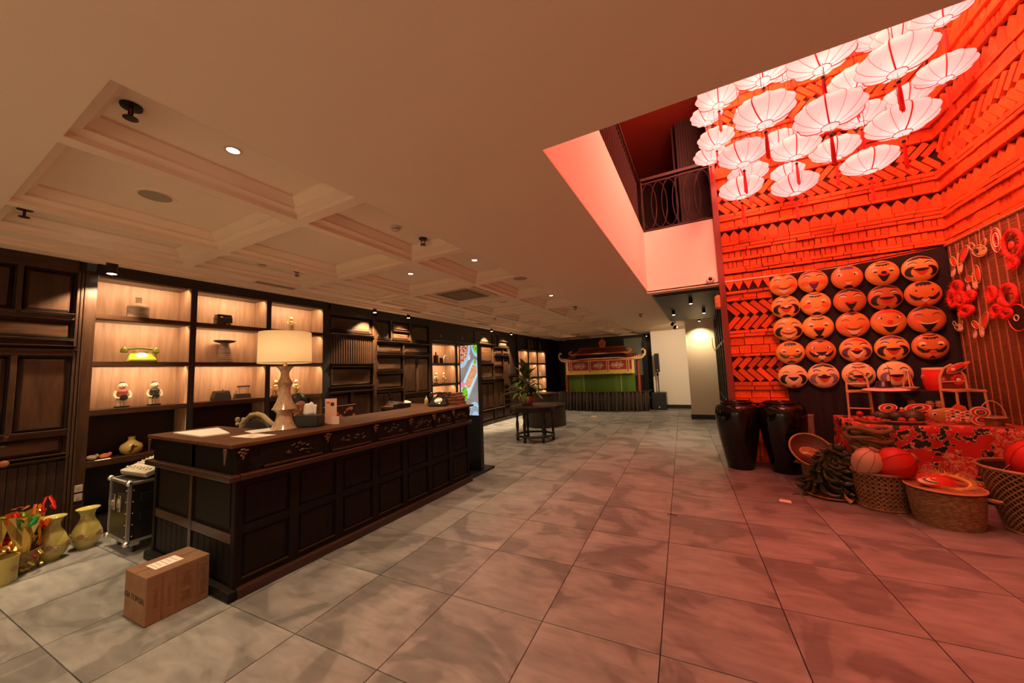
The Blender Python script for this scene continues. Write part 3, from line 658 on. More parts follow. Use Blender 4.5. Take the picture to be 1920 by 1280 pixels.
cb(-4.40, 1.305, 0.0, -2.945, 1.36, 0.07).build('foot_moulding', M_COUNT, rc, bevel=0.01); cb(-3.0, 1.36, 0.0, -2.945, 4.23, 0.07).build('foot_moulding', M_COUNTE, rc, bevel=0.012)
# framed panels on the long front
fx = -3.0
n = 7; L0, L1 = 1.36, 4.20; wv = (L1-L0)/n
for k in range(n+1):
    y = L0+k*wv; cb(fx, max(L0, y-0.035), 0.07, fx+0.018, min(L1, y+0.035), 0.80).build('stile', M_COUNT, rc)
cb(fx, L0, 0.42, fx+0.016, L1, 0.47).build('rail', M_COUNT, rc); cb(fx, L0, 0.07, fx+0.016, L1, 0.11).build('rail', M_COUNT, rc); cb(fx, L0, 0.76, fx+0.016, L1, 0.80).build('rail', M_COUNT, rc)
for k in range(n):
    y = L0+k*wv
    for (z0, z1) in ((0.13, 0.40), (0.49, 0.74)): cb(fx, y+0.06, z0, fx+0.008, y+wv-0.06, z1).build('panel', M_COUNT, rc, bevel=0.004)
    cb(fx, y+0.04, 0.113, fx+0.022, y+wv-0.04, 0.121).build('bead', M_COUNTE, rc)
# near end
for x in (-4.36, -3.68, -3.02): cb(x, 1.342, 0.07, x+0.05, 1.36, 0.80).build('stile', M_COUNTE if x > -4 and x < -3.5 else M_COUNT, rc)
cb(-4.36, 1.344, 0.36, -3.0, 1.36, 0.43).build('rail', M_COUNTE, rc)
for (x0, x1) in ((-4.29, -3.70), (-3.61, -3.04)):
    for q in range(6): cb(x0+q*(x1-x0)/6+0.004, 1.35, 0.09, x0+(q+1)*(x1-x0)/6-0.004, 1.36, 0.35).build('board', M_COUNT, rc)
    cb(x0+0.02, 1.352, 0.46, x1-0.02, 1.36, 0.77).build('panel', M_COUNT, rc, bevel=0.004)
# drawers with gilded carving
M_CARVE = mat('worn_gilt_carving', (0.10, 0.040, 0.020), 0.4, metal=0.2)
dy = [(1.50, 2.00), (2.06, 2.52), (2.58, 3.02), (3.06, 3.42), (3.46, 3.80), (3.84, 4.14)]
r_ = random.Random(3)
for (a, b) in dy:
    cb(-2.985, a, 0.865, -2.962, b, 1.015).build('drawer_front', M_COUNT, rc, bevel=0.004)
    cb(-2.972, a+0.02, 0.855, -2.944, b-0.02, 0.872).build('bead', M_COUNTE, rc, bevel=0.004)
    m = MB(); yc = (a+b)/2
    for q in range(16):
        ya = yc+r_.uniform(-0.13, 0.13); za = 0.945+r_.uniform(-0.03, 0.03)+0.02*math.cos((ya-yc)*30)
        m.tube([(-2.960+2.95, ya-1.30, za), (-2.956+2.95, ya-1.30+0.012, za+r_.uniform(-.01, .012)), (-2.960+2.95, ya-1.30+0.026, za+r_.uniform(-.014, .014))], 0.0035, 5)
    tag(m.build('carving', M_CARVE, rc, smooth=True), kind='stuff')
def corner_carving(y, x=None):
    m = MB()
    for q in range(9):
        t = q/8; m.ball((0.002, y-1.30+(0.030*(1-t)*math.sin(q*2.1)), 1.015-0.065*t), 0.006, 0.012*(1-t)+0.006, 0.008, 8, 6)
    m.build('corner_carving', M_CARVE, rc, smooth=True)
for y in (1.375, 2.03, 2.55, 3.04, 3.44, 3.82, 4.19): corner_carving(y)
m = MB()
for q in range(9):
    t = q/8; m.ball((-0.075, -0.004, 1.02-0.10*t), 0.024*(1-t)+0.006, 0.006, 0.010, 8, 6); m.ball((-1.40, -0.004, 1.02-0.10*t), 0.024*(1-t)+0.006, 0.006, 0.010, 8, 6)
m.build('corner_carving', M_CARVE, rc, smooth=True)
# inner desk
dk = thing('work_desk', 'low dark work surface inside the reception counter', 'desk', (-3.9, 1.84, 0))
B(-0.20, 0.05, 0.72, 0.24, 1.85, 0.75).build('top', M_DARKW, dk)
lg = B(-0.02, -0.02, 0, 0.02, 0.02, 0.72).mesh('leg', M_DARKW)
for (x, y) in ((-0.16, 0.1), (0.20, 0.1), (-0.16, 1.8), (0.20, 1.8)): link('leg', lg, dk, (x, y, 0))

# ---- table lamp
lp = thing('table_lamp', 'large table lamp with cream drum shade and marbled pagoda-shaped base', 'lamp', (-3.43, 1.925, CT))
M_MARB = mat('crackle_glaze', (0.50, 0.36, 0.23), 0.2, col2=(0.34, 0.20, 0.10), scale=26, detail=5, dist=1.2, ramp=(0.42, 0.72), stretch=(1.6, 1.6, 0.7), coat=0.5)
def concave(z0, r0, z1, r1, waist, n=8):
    return [((r0*(1-t)+r1*t)-waist*math.sin(PI*t), z0+(z1-z0)*t) for t in [i/n for i in range(n+1)]]
def smooth_prof(P, k=5):
    out = []
    for (z0, r0), (z1, r1) in zip(P[:-1], P[1:]):
        for i in range(k):
            t = i/k; u = 1-(1-t)**2 if r1 < r0 else t*t
            out.append((r0+(r1-r0)*u, z0+(z1-z0)*t))
    return out+[(P[-1][1], P[-1][0])]
prof_ = smooth_prof([(0.0, 0.112), (0.135, 0.062), (0.178, 0.102), (0.355, 0.046), (0.417, 0.064), (0.500, 0.034), (0.570, 0.072)])
MB().lathe([(0.10, 0.0)]+prof_, 36).build('base', M_MARB, lp, smooth=True, ang=50)
MB().cyl((0, 0, 0.565), 0.016, 0.075, 14).build('neck', mat('brass', (0.70, 0.52, 0.28), 0.35, metal=0.8), lp, smooth=True)
M_SHADE = mat('lamp_shade_linen', (0.88, 0.74, 0.52), 0.8, transl=0.55)
MB().lathe([(0.213, 0.60), (0.218, 0.60), (0.212, 0.885), (0.207, 0.885)], 48, cap=False).build('lamp_shade', M_SHADE, lp, smooth=True)
MB().tube([(0.216*math.cos(q*PI/24), 0.216*math.sin(q*PI/24), 0.602) for q in range(48)], 0.004, 6, closed=True).build('rim', mat('shade_binding', (0.75, 0.58, 0.36), 0.6), lp, smooth=True)
MB().ball((0, 0, 0.735), 0.035, 0.035, 0.045).build('bulb', emis('bulb_glow', (1, 0.72, 0.38), 10), lp, smooth=True)
sp = MB()
for q in range(3): a = q*2*PI/3; sp.tube([(0, 0, 0.66), (0.213*math.cos(a), 0.213*math.sin(a), 0.62)], 0.0025, 5)
sp.build('spider', MATS['brass'], lp)
light('table_lamp_bulb', 'POINT', (-3.43, 1.925, CT+0.735), 4.0, (1.0, 0.66, 0.34), size=0.055)

def sheet(name, label, cat, pts, z, m, t=0.002, group=None):
    x = sum(p[0] for p in pts)/len(pts); y = sum(p[1] for p in pts)/len(pts)
    o = MB().prism([(p[0]-x, p[1]-y) for p in pts], t).build(name, m, None, (x, y, z)); return tag(o, label, cat, group)
sheet('paper_sheet', 'stack of white papers at the near left corner of the counter', 'paper', [(-4.25, 1.42), (-3.66, 1.40), (-3.62, 1.58), (-4.16, 1.72)], CT, M_PAPER, 0.010)
sheet('menu_sheet', 'printed white sheet on the counter in front of the lamp', 'paper', [(-3.42, 1.50), (-3.12, 1.52), (-3.10, 1.68), (-3.40, 1.66)], CT, M_PAPERP)
sheet('paper_sheet', 'white sheet partly under the lamp base on its left', 'paper', [(-3.64, 1.70), (-3.42, 1.66), (-3.38, 1.82), (-3.60, 1.95)], CT, M_PAPER)
# tissue box
tb = thing('tissue_box', 'black tissue box with a white tissue standing out of it, right of the lamp', 'tissue box', (-3.30, 2.08, CT), 0.45)
B(-0.115, -0.065, 0, 0.115, 0.065, 0.108).build('box_body', mat('black_leather', (0.012, 0.011, 0.011), 0.45), tb, bevel=0.012)
m = MB()
vs = []; R_ = 7
for i in range(R_):
    for j in range(5):
        u = i/(R_-1)-0.5; v = j/4
        vs.append((u*(0.150-0.030*v)+0.015*v, 0.018*math.sin(u*9+v*2)*(1-0.4*v)-0.006*v, 0.105+0.125*v-0.03*abs(u)*2*v+0.006*math.sin(u*14)))
m.add(vs, [(i*5+j, (i+1)*5+j, (i+1)*5+j+1, i*5+j+1) for i in range(R_-1) for j in range(4)])
o = m.build('tissue', mat('tissue_paper', (0.88, 0.82, 0.76), 0.8), tb, smooth=True); sm = o.modifiers.new('th', 'SOLIDIFY'); sm.thickness = 0.002
sg = thing('counter_sign', 'upright pink card sign behind the tissue box', 'sign', (-3.24, 2.26, CT), 0.55)
B(-0.055, -0.004, 0, 0.055, 0.004, 0.245).build('card', mat('pink_card', (0.78, 0.46, 0.32), 0.5), sg)
B(-0.04, -0.0055, 0.20, -0.01, -0.004, 0.215).build('printed_mark', mat('red_print', (0.5, 0.10, 0.05), 0.6), sg)
MB().ball((0.015, -0.004, 0.19), 0.020, 0.0015, 0.020, 12, 6).build('printed_portrait', mat('dark_print', (0.03, 0.02, 0.02), 0.6), sg)
B(-0.03, 0.0, 0, 0.03, 0.05, 0.006).build('foot', M_BLACKP, sg)
sg = thing('counter_sign', 'small pale card stand at the foot of the pink card sign', 'sign', (-3.17, 2.26, CT), 0.5)
B(-0.035, -0.004, 0, 0.035, 0.004, 0.075).build('card', mat('pale_card', (0.78, 0.60, 0.50), 0.5), sg); B(-0.02, 0, 0, 0.02, 0.03, 0.005).build('foot', M_BLACKP, sg)
bd = thing('patterned_board', 'dark board printed with orange leaves, standing behind the counter run', 'board', (-3.74, 2.72, CT-0.31), PI/2)
B(-0.20, -0.008, 0.25, 0.20, 0.008, 0.43).build('board_face', mat('dark_print_board', (0.015, 0.012, 0.010), 0.5), bd)
B(-0.205, -0.010, 0.43, 0.205, 0.010, 0.436).build('edge_strip', M_ALU, bd); B(-0.20, -0.05, 0, 0.20, 0.05, 0.25).build('stand', M_BLACKP, bd)
m = MB(); r_ = random.Random(5)
for q in range(13):
    cx_, cz_ = -0.18+0.36*q/12, 0.34+r_.uniform(-0.055, 0.055); a = r_.random()*6; s_ = r_.uniform(0.014, 0.026)
    m.add([(cx_+s_*math.cos(a+k*PI/4)*(1 if k % 2 else 0.75), -0.009, cz_+s_*math.sin(a+k*PI/4)) for k in range(8)], [tuple(range(8))])
m.build('leaf_print', mat('orange_leaf_print', (0.50, 0.16, 0.07), 0.6), bd)
# far end of the counter
tr = thing('document_tray', 'black document tray heaped with white papers on the desk behind the counter', 'tray', (-3.80, 3.65, CT-0.31), PI/2)
B(-0.16, -0.10, 0.30, 0.16, 0.10, 0.31).build('tray_base', M_BLACKP, tr); B(-0.16, -0.105, 0.30, 0.16, -0.10, 0.37).build('tray_side', M_BLACKP, tr); B(-0.10, -0.06, 0, 0.10, 0.06, 0.30).build('riser', M_BLACKP, tr)
for q in range(5):
    B(-0.14, -0.09, 0, 0.14, 0.09, 0.003).build('sheet', M_PAPER, tr, (0.01*q, 0, 0.355+0.008*q), (0.05*q-0.1, 0.03*q, 0.1*q))
m = MB(); 
for q in range(5): m.tube([(0.10+0.02*q, -0.05, 0.34), (0.15+0.02*q, -0.02, 0.40-0.006*q), (0.20+0.02*q, 0.02, 0.36), (0.22+0.02*q, 0.06, 0.33)], 0.018, 6, flat=0.25)
m.build('curled_paper', MATS['printed_paper'], tr, smooth=True)
bt = thing('bell_bottle', 'small brass-coloured lidded bottle left of the black telephone', 'bottle', (-3.60, 4.03, CT))
MB().lathe([(0.028, 0), (0.028, 0.09), (0.022, 0.10), (0.010, 0.105)], 20).build('bottle_body', mat('amber_brass', (0.52, 0.36, 0.16), 0.3, metal=0.5), bt, smooth=True)
MB().lathe([(0.012, 0.105), (0.014, 0.118), (0.006, 0.128), (0.007, 0.138), (0, 0.142)], 14).build('bottle_cap', MATS['brass'], bt, smooth=True)
def phone(label, loc, rz, m_body, s=1.0):
    t = thing('rotary_telephone', label, 'telephone', loc, rz); t.scale = (s, s, s)
    bm_ = MB()   # wedge body: front low, back high
    pr = [(-0.10, 0.0), (-0.105, 0.03), (-0.03, 0.075), (0.035, 0.105), (0.07, 0.105), (0.095, 0.03), (0.095, 0.0)]
    n_ = len(pr); vs = []
    for (hw, k) in ((0.105, 0.0), (0.085, 1.0)):
        pass
    rows = []
    for sx in (-1, 1): rows.append([(sx*(0.11-0.03*min(1, z/0.105)), y, z) for (y, z) in pr])
    vs = rows[0]+rows[1]
    bm_.add(vs, [tuple(range(n_)), tuple(reversed(range(n_, 2*n_)))]+[(i, n_+i, n_+(i+1) % n_, (i+1) % n_) for i in range(n_)])
    bm_.build('phone_body', m_body, t, smooth=True, bevel=0.012, seg=3, fixn=True)
    Md = Matrix.Translation((0, -0.047, 0.067)) @ Matrix.Rotation(math.radians(34), 4, 'X')
    MB().lathe([(0.046, 0), (0.044, 0.006), (0.0, 0.008)], 28, M=Md).build('dial_plate', mat('dial_white', (0.75, 0.72, 0.60), 0.35), t, smooth=True)
    dd = MB().tube([(0.034*math.cos(q*PI/12), 0.034*math.sin(q*PI/12), 0.010) for q in range(24)], 0.005, 6, Md, True); dd.build('dial', M_CHROME if m_body is not MATS.get('green_phone') else mat('dial_cream', (0.85, 0.80, 0.55), 0.3), t, smooth=True)
    MB().lathe([(0.018, 0.006), (0.016, 0.012), (0, 0.013)], 16, M=Md).build('dial_centre', mat('dial_card', (0.85, 0.80, 0.72), 0.4), t, smooth=True)
    c = MB(); 
    for sx in (-1, 1): c.box(sx*0.045-0.008, 0.03, 0.10, sx*0.045+0.008, 0.075, 0.118)
    c.build('cradle', m_body, t, bevel=0.003)
    hs = MB().tube([(x, 0.052, 0.142+0.018*math.cos(x*14)-0.008) for x in [(-0.10+q*0.02) for q in range(11)]], 0.012, 10)
    for sx in (-1, 1): hs.lathe([(0.022, -0.035), (0.030, -0.028), (0.028, 0.0), (0.014, 0.022), (0, 0.024)], 18, (sx*0.115, 0.045, 0.135), M=None)
    hs.build('handset', m_body, t, smooth=True)
    cd = MB().tube([(0.115+0.012*math.cos(q*1.3), 0.03+0.02*math.sin(q*0.15), 0.11-0.10*q/36+0.006*math.sin(q*1.3)) for q in range(37)], 0.0028, 5)
    cd.build('coiled_cord', m_body, t, smooth=True)
    return t
M_BPH = mat('black_bakelite', (0.010, 0.010, 0.011), 0.12, coat=0.6)
phone('black rotary telephone at the far end of the counter', (-3.33, 4.00, CT), 0.4, M_BPH, 1.2)
M_BOOK = mat('brown_leather_book', (0.19, 0.062, 0.028), 0.45, var=0.25)
for q, (w_, d_, h_, a, nm) in enumerate([(0.36, 0.22, 0.045, 0.03, 'bottom brown leather folder of the stack by the black telephone'), (0.33, 0.21, 0.040, 0.09, 'second brown folder from the bottom of the stack'),
        (0.34, 0.20, 0.038, 0.0, 'third brown folder from the bottom of the stack'), (0.32, 0.20, 0.048, 0.07, 'topmost brown leather folder of the stack by the black telephone')]):
    z = CT+sum([0.046, 0.041, 0.039][:q])
    t = thing('leather_folder', nm, 'folder', (-3.24-0.03*(q == 3), 4.17, z), a, 'brown folders on the counter')
    B(-w_/2, -d_/2, 0, w_/2, d_/2, 0.005).build('cover', M_BOOK, t, bevel=0.002); B(-w_/2, -d_/2, h_-0.006, w_/2, d_/2, h_-0.001).build('cover', M_BOOK, t, bevel=0.002)
    B(-w_/2+0.006, -d_/2+0.008, 0.005, w_/2-0.006, d_/2-0.004, h_-0.006).build('pages', mat('folder_pages', (0.28, 0.13, 0.07), 0.7), t); B(-w_/2, -d_/2, 0.0, -w_/2+0.006, d_/2, h_-0.001).build('spine', M_BOOK, t)
# ---- upright digital food screen
ks = thing('food_screen', 'tall black upright advertising screen showing plated food', 'screen', (-3.22, 4.62, 0))
B(-0.22, -0.32, 0, 0.21, 0.32, 0.035).build('foot', M_BLACKM, ks, bevel=0.01)
B(-0.19, -0.03, 0.035, 0.185, 0.05, 1.97).build('housing', M_BLACKM, ks, bevel=0.006)
scx = (-0.165, 0.160, 0.86, 1.945)
sc = MB().quad((scx[0], -0.0315, scx[2]), (scx[1], -0.0315, scx[2]), (scx[1], -0.0315, scx[3]), (scx[0], -0.0315, scx[3])).build('display', emis('screen_table', (0.20, 0.165, 0.145), 1.0, col2=(0.36, 0.30, 0.29), scale=3, tex='noise', ramp=(0.3, 0.7)), ks)
def clip(pts):
    def cl(ps, f, g):
        out = []
        for i in range(len(ps)):
            a, b = ps[i-1], ps[i]; fa, fb = f(a), f(b)
            if fa >= 0 and fb >= 0: out.append(b)
            elif fa >= 0 > fb or fb >= 0 > fa:
                t = fa/(fa-fb); p = (a[0]+t*(b[0]-a[0]), a[1]+t*(b[1]-a[1])); out.append(p)
                if fb >= 0: out.append(b)
        return out
    for f in (lambda p: p[0], lambda p: 1-p[0], lambda p: p[1], lambda p: 1-p[1]): pts = cl(pts, f, 0)
    return pts
def scr(pts, y, m, nm='picture_area'):     # pts in screen units 0..1, x right, y up
    ps = clip(pts)
    if len(ps) < 3: return
    W, H_ = scx[1]-scx[0], scx[3]-scx[2]
    MB().add([(scx[0]+p[0]*W, y, scx[2]+p[1]*H_) for p in ps], [tuple(range(len(ps)))]).build(nm, m, ks)
def ell(cx, cy, rx, ry, a=0, n=28): return [(cx+rx*math.cos(t)*math.cos(a)-ry*math.sin(t)*math.sin(a)*0.3, cy+(rx*math.cos(t)*math.sin(a)*0.3+ry*math.sin(t)*math.cos(a))) for t in [2*PI*i/n for i in range(n)]]
E_BLUE = emis('screen_blue_plate', (0.42, 0.62, 0.78), 0.95); E_BLUE2 = emis('screen_blue_rim', (0.62, 0.78, 0.88), 1.0); E_MEAT = emis('screen_meat', (0.62, 0.20, 0.07), 1.0, col2=(0.85, 0.48, 0.26), scale=85, ramp=(0.2, 0.8))
E_GRN = emis('screen_green', (0.05, 0.30, 0.01), 1.0, col2=(0.35, 0.72, 0.05), scale=60, ramp=(0.2, 0.8)); E_MIX = emis('screen_salad', (0.40, 0.03, 0.02), 1.0, col2=(0.75, 0.50, 0.32), scale=70, ramp=(0.3, 0.7)); E_PINK = emis('screen_pink', (0.85, 0.25, 0.38), 1.0)
E_GREY = emis('screen_grey', (0.30, 0.36, 0.40), 1.0)
scr(ell(0.0, 1.0, 0.62, 0.33), -0.0325, E_BLUE); scr(ell(-0.02, 1.02, 0.52, 0.29), -0.0330, E_MIX)
scr(ell(1.02, 1.02, 0.36, 0.20), -0.0325, E_BLUE); scr(ell(1.05, 1.04, 0.32, 0.17), -0.0330, E_GRN)
scr([(0.0, 0.40), (0.62, 0.74), (0.80, 0.80), (0.98, 0.77), (1.04, 0.58), (0.45, 0.24), (0.20, 0.19), (0.02, 0.24)], -0.0325, E_BLUE)
scr([(0.04, 0.41), (0.66, 0.73), (0.90, 0.74), (0.98, 0.58), (0.42, 0.26), (0.08, 0.26)], -0.0330, E_BLUE2)
scr([(0.26, 0.45), (0.34, 0.50), (0.74, 0.72), (0.92, 0.70), (0.96, 0.60), (0.56, 0.40), (0.40, 0.38)], -0.0335, E_MEAT)
scr(ell(0.12, 0.43, 0.14, 0.045), -0.0337, E_PINK); scr([(0.06, 0.36), (0.18, 0.41), (0.34, 0.39), (0.42, 0.30), (0.36, 0.20), (0.22, 0.22), (0.10, 0.28)], -0.0339, E_GRN); scr([(0.80, 0.72), (0.84, 0.80), (0.92, 0.78), (0.90, 0.71)], -0.0339, E_GRN)
scr(ell(0.78, 0.02, 0.36, 0.17), -0.0325, E_BLUE); scr(ell(0.80, 0.0, 0.28, 0.13), -0.0330, E_GREY); scr(ell(0.82, -0.03, 0.20, 0.09), -0.0334, E_BLUE)
scr([(0.46, 0.84), (0.58, 0.86), (0.60, 0.80), (0.48, 0.78)], -0.0325, E_BLUE2)

# ---- carved chair and the seated receptionist
ch = thing('carved_chair', 'cream carved chair back with dark upholstery behind the counter', 'chair', (-4.47, 2.49, 0), 0.0); ch.scale = (1.22, 1.0, 1.03)
M_CHC = mat('aged_cream_paint', (0.42, 0.31, 0.16), 0.45)
B(-0.26, -0.25, 0.42, 0.26, 0.25, 0.48).build('seat', mat('dark_cushion', (0.03, 0.022, 0.016), 0.6), ch, bevel=0.02)
for (x, y) in ((-0.23, -0.22), (0.23, -0.22), (-0.23, 0.22), (0.23, 0.22)): B(x-0.02, y-0.02, 0, x+0.02, y+0.02, 0.42).build('leg', M_CHC, ch, bevel=0.004)
fr = MB().tube([(-0.29, -0.25, 0.45), (-0.29, -0.27, 0.92), (-0.27, -0.27, 0.99), (-0.20, -0.275, 1.02), (-0.10, -0.28, 1.085), (0, -0.28, 1.10), (0.10, -0.28, 1.085), (0.20, -0.275, 1.02), (0.27, -0.27, 0.99), (0.29, -0.27, 0.92), (0.29, -0.25, 0.45)], 0.026, 10)
fr.build('back_frame', M_CHC, ch, smooth=True)
MB().prism([(-0.24, 0.55), (0.24, 0.55), (0.24, 0.94), (0.12, 1.02), (0, 1.05), (-0.12, 1.02), (-0.24, 0.94)], 0.03, Matrix.Translation((0, -0.26, 0)) @ Matrix.Rotation(PI/2, 4, 'X')).build('back_pad', MATS['dark_cushion'], ch, bevel=0.01)
for x in (-0.36, -0.25): MB().lathe([(0.018, 0), (0.022, 0.02), (0.012, 0.035), (0.024, 0.06), (0.02, 0.085), (0, 0.095)], 14, (x, -0.27, 0.96)).build('finial', M_CHC, ch, smooth=True)

so_ = thing('round_stool', 'dark round stool under the seated woman behind the counter', 'stool', (-4.02, 2.42, 0))
MB().lathe([(0.0, 0.35), (0.15, 0.35), (0.16, 0.37), (0.15, 0.40), (0, 0.405)], 24).build('seat', MATS['dark_cushion'], so_, smooth=True)
for q in range(4): MB().tube([(0.10*math.cos(q*PI/2+.8), 0.10*math.sin(q*PI/2+.8), 0.35), (0.14*math.cos(q*PI/2+.8), 0.14*math.sin(q*PI/2+.8), 0.0)], 0.014, 8).build('leg', M_BLACKW, so_)

def skin_mesh(name, verts, edges, radii, m, parent, sub=2, root=0):
    me = D.meshes.new(name); me.from_pydata(verts, edges, []); me.materials.append(m)
    o = link(name, me, parent)
    sk = o.modifiers.new('skin', 'SKIN'); sk.use_smooth_shade = True
    for i, r in enumerate(radii):
        d = me.skin_vertices[0].data[i]; d.radius = (r, r) if not isinstance(r, tuple) else r; d.use_root = (i == root)
    ss = o.modifiers.new('sub', 'SUBSURF'); ss.levels = sub; ss.render_levels = sub
    return o
pn = thing('person', 'seated woman with dark hair behind the counter, looking down beside the tissue box', 'person', (-4.02, 2.40, 0), 0.0)
pn.rotation_euler = (0, 0, math.radians(72))      # local -y is forward here, turned towards the counter
M_SKIN = mat('skin', (0.52, 0.27, 0.17), 0.5); M_HAIR = mat('black_hair', (0.010, 0.007, 0.006), 0.4); M_CLOTH = mat('black_uniform', (0.012, 0.011, 0.012), 0.8)
V_ = [(0, 0, 0.50), (0, 0, 0.66), (0, -0.01, 0.84), (0, -0.02, 0.97), (0, -0.03, 1.04), (0.16, -0.02, 0.95), (0.21, -0.10, 0.76), (0.13, -0.32, 0.77), (-0.16, -0.02, 0.95), (-0.21, -0.10, 0.76), (-0.13, -0.32, 0.77),
      (0.09, -0.05, 0.50), (0.10, -0.42, 0.50), (0.10, -0.40, 0.10), (-0.09, -0.05, 0.50), (-0.10, -0.42, 0.50), (-0.10, -0.40, 0.10), (0.10, -0.50, 0.04), (-0.10, -0.50, 0.04)]
E_ = [(0, 1), (1, 2), (2, 3), (3, 4), (3, 5), (5, 6), (6, 7), (3, 8), (8, 9), (9, 10), (0, 11), (11, 12), (12, 13), (0, 14), (14, 15), (15, 16), (13, 17), (16, 18)]
R_ = [0.14, 0.12, 0.13, 0.07, 0.05, 0.06, 0.042, 0.032, 0.06, 0.042, 0.032, 0.09, 0.065, 0.045, 0.09, 0.065, 0.045, 0.035, 0.035]
skin_mesh('clothed_body', V_, E_, R_, M_CLOTH, pn)
for s_ in (-1, 1):
    hv = [(s_*0.13, -0.32, 0.77), (s_*0.125, -0.36, 0.772), (s_*0.12, -0.41, 0.770)]; he = [(0, 1), (1, 2)]; hr = [0.024, 0.026, 0.030]
    skin_mesh('hand', hv, he, hr, M_SKIN, pn, 2)
    for q, (off, ln) in enumerate(((-0.028, 0.060), (-0.010, 0.072), (0.010, 0.068), (0.028, 0.052))):
        bx_ = s_*0.12+off; skin_mesh('finger', [(bx_, -0.42, 0.77), (bx_, -0.42-ln*0.55, 0.772), (bx_, -0.42-ln, 0.756)], [(0, 1), (1, 2)], [0.010, 0.009, 0.007], M_SKIN, pn, 1)
    skin_mesh('finger', [(s_*0.12-s_*0.025, -0.375, 0.77), (s_*0.12-s_*0.058, -0.40, 0.765), (s_*0.12-s_*0.066, -0.43, 0.760)], [(0, 1), (1, 2)], [0.011, 0.010, 0.008], M_SKIN, pn, 1)
# head: tilted down; local axes with -y forward
Mh = Matrix.Translation((0.0, -0.045, 1.215)) @ Matrix.Rotation(math.radians(18), 4, 'X')
hd = MB().ball((0, 0, 0), 0.076, 0.092, 0.112, 24, 16, Mh)
hd.lathe([(0.045, 0), (0.043, 0.06), (0.047, 0.12)], 16, (0, -0.025, 1.02))
hd.ball((0, -0.045, -0.062), 0.048, 0.044, 0.045, 16, 10, Mh); hd.ball((0, -0.094, -0.018), 0.012, 0.016, 0.022, 10, 8, Mh)
for s_ in (-1, 1): hd.ball((s_*0.078, 0.005, -0.005), 0.010, 0.018, 0.028, 10, 8, Mh)
hd.build('head', M_SKIN, pn, smooth=True, ang=180)
for s_ in (-1, 1):
    MB().ball((s_*0.030, -0.083, 0.010), 0.014, 0.006, 0.006, 12, 8, Mh).build('eye', mat('eye_dark', (0.03, 0.02, 0.015), 0.3), pn, smooth=True)
    MB().tube([Mh @ Vector(p) for p in ((s_*0.014, -0.091, 0.032), (s_*0.032, -0.089, 0.038), (s_*0.052, -0.078, 0.033))], 0.0035, 6).build('eyebrow', M_HAIR, pn, smooth=True)
MB().ball((0, -0.090, -0.055), 0.020, 0.006, 0.007, 12, 8, Mh).build('mouth', mat('lips', (0.45, 0.10, 0.08), 0.4), pn, smooth=True)
hr_ = MB().ball((0, 0.022, 0.030), 0.088, 0.098, 0.108, 24, 16, Mh); hr_.ball((0, 0.115, 0.00), 0.040, 0.038, 0.040, 14, 10, Mh); hr_.ball((0, 0.055, -0.04), 0.068, 0.06, 0.075, 16, 10, Mh)
hr_.build('hair', M_HAIR, pn, smooth=True, ang=180)

# ================================================================ THINGS ON THE FLOOR AT THE LEFT
cx = thing('cardboard_box', 'brown sealed cardboard box on the floor against the counter end', 'box', (-3.46, 0.945, 0), 0.05)
M_CARD = mat('cardboard', (0.19, 0.092, 0.042), 0.8, col2=(0.155, 0.072, 0.032), scale=12, detail=5, bump=0.1); M_INK = mat('black_ink', (0.035, 0.018, 0.012), 0.8)
B(0, 0, 0.0, 0.295, 0.335, 0.295).build('carton', M_CARD, cx, bevel=0.006)
B(-0.002, -0.002, 0.005, 0.297, -0.0005, 0.008).build('edge_fold', M_INK, cx)
B(0.1435, 0.0, 0.295, 0.1465, 0.335, 0.2965).build('flap_seam', M_INK, cx)
MB().prism([(0.085, 0.07), (0.215, 0.07), (0.215, 0.22), (0.085, 0.22)], 0.001).build('shipping_label', mat('label_paper', (0.72, 0.62, 0.56), 0.6), cx, (0, 0, 0.2965))
for q in range(5): B(0.098, 0.085+q*0.026, 0.2976, 0.20-0.02*(q % 2), 0.088+q*0.026, 0.2980).build('label_print', mat('grey_ink', (0.25, 0.18, 0.16), 0.8), cx)
fc = D.curves.new('lettering', 'FONT'); fc.body = 'GIA TOPGIA'; fc.size = 0.049; fc.extrude = 0.0004; fc.materials.append(M_INK); fc.shear = 0.0; fc.offset = 0.0005
_tmp = D.objects.new('lettering_curve', fc); COL.objects.link(_tmp); bpy.context.view_layer.update()
fm = D.meshes.new_from_object(_tmp.evaluated_get(bpy.context.evaluated_depsgraph_get())); D.objects.remove(_tmp)
fo = link('lettering', fm, cx, (0.006, -0.0012, 0.135), (PI/2, 0.02, 0))
for (a, b, z0, z1) in ((0.035, 0.06, 0.10, 0.20), (0.075, 0.085, 0.02, 0.27), (0.105, 0.125, 0.07, 0.21), (0.150, 0.152, 0.02, 0.27), (0.175, 0.235, 0.06, 0.12), (0.175, 0.235, 0.15, 0.24), (0.262, 0.264, 0.02, 0.27), (0.28, 0.32, 0.05, 0.24)):
    m = MB(); m.box(0.2955, a, z0, 0.2962, b, z0+0.004); m.box(0.2955, a, z1-0.004, 0.2962, b, z1)
    if b-a > 0.012:
        rr = random.Random(int(a*999))
        for q in range(7): zz = z0+0.01+(z1-z0-0.02)*q/7; m.box(0.2955, a+rr.uniform(0, .3)*(b-a), zz, 0.2962, b-rr.uniform(0, .3)*(b-a), zz+(z1-z0)/14)
    else: m.box(0.2955, a, z0, 0.2962, b, z1)
    m.build('carton_print', mat('carton_ink', (0.14, 0.058, 0.028), 0.8), cx)
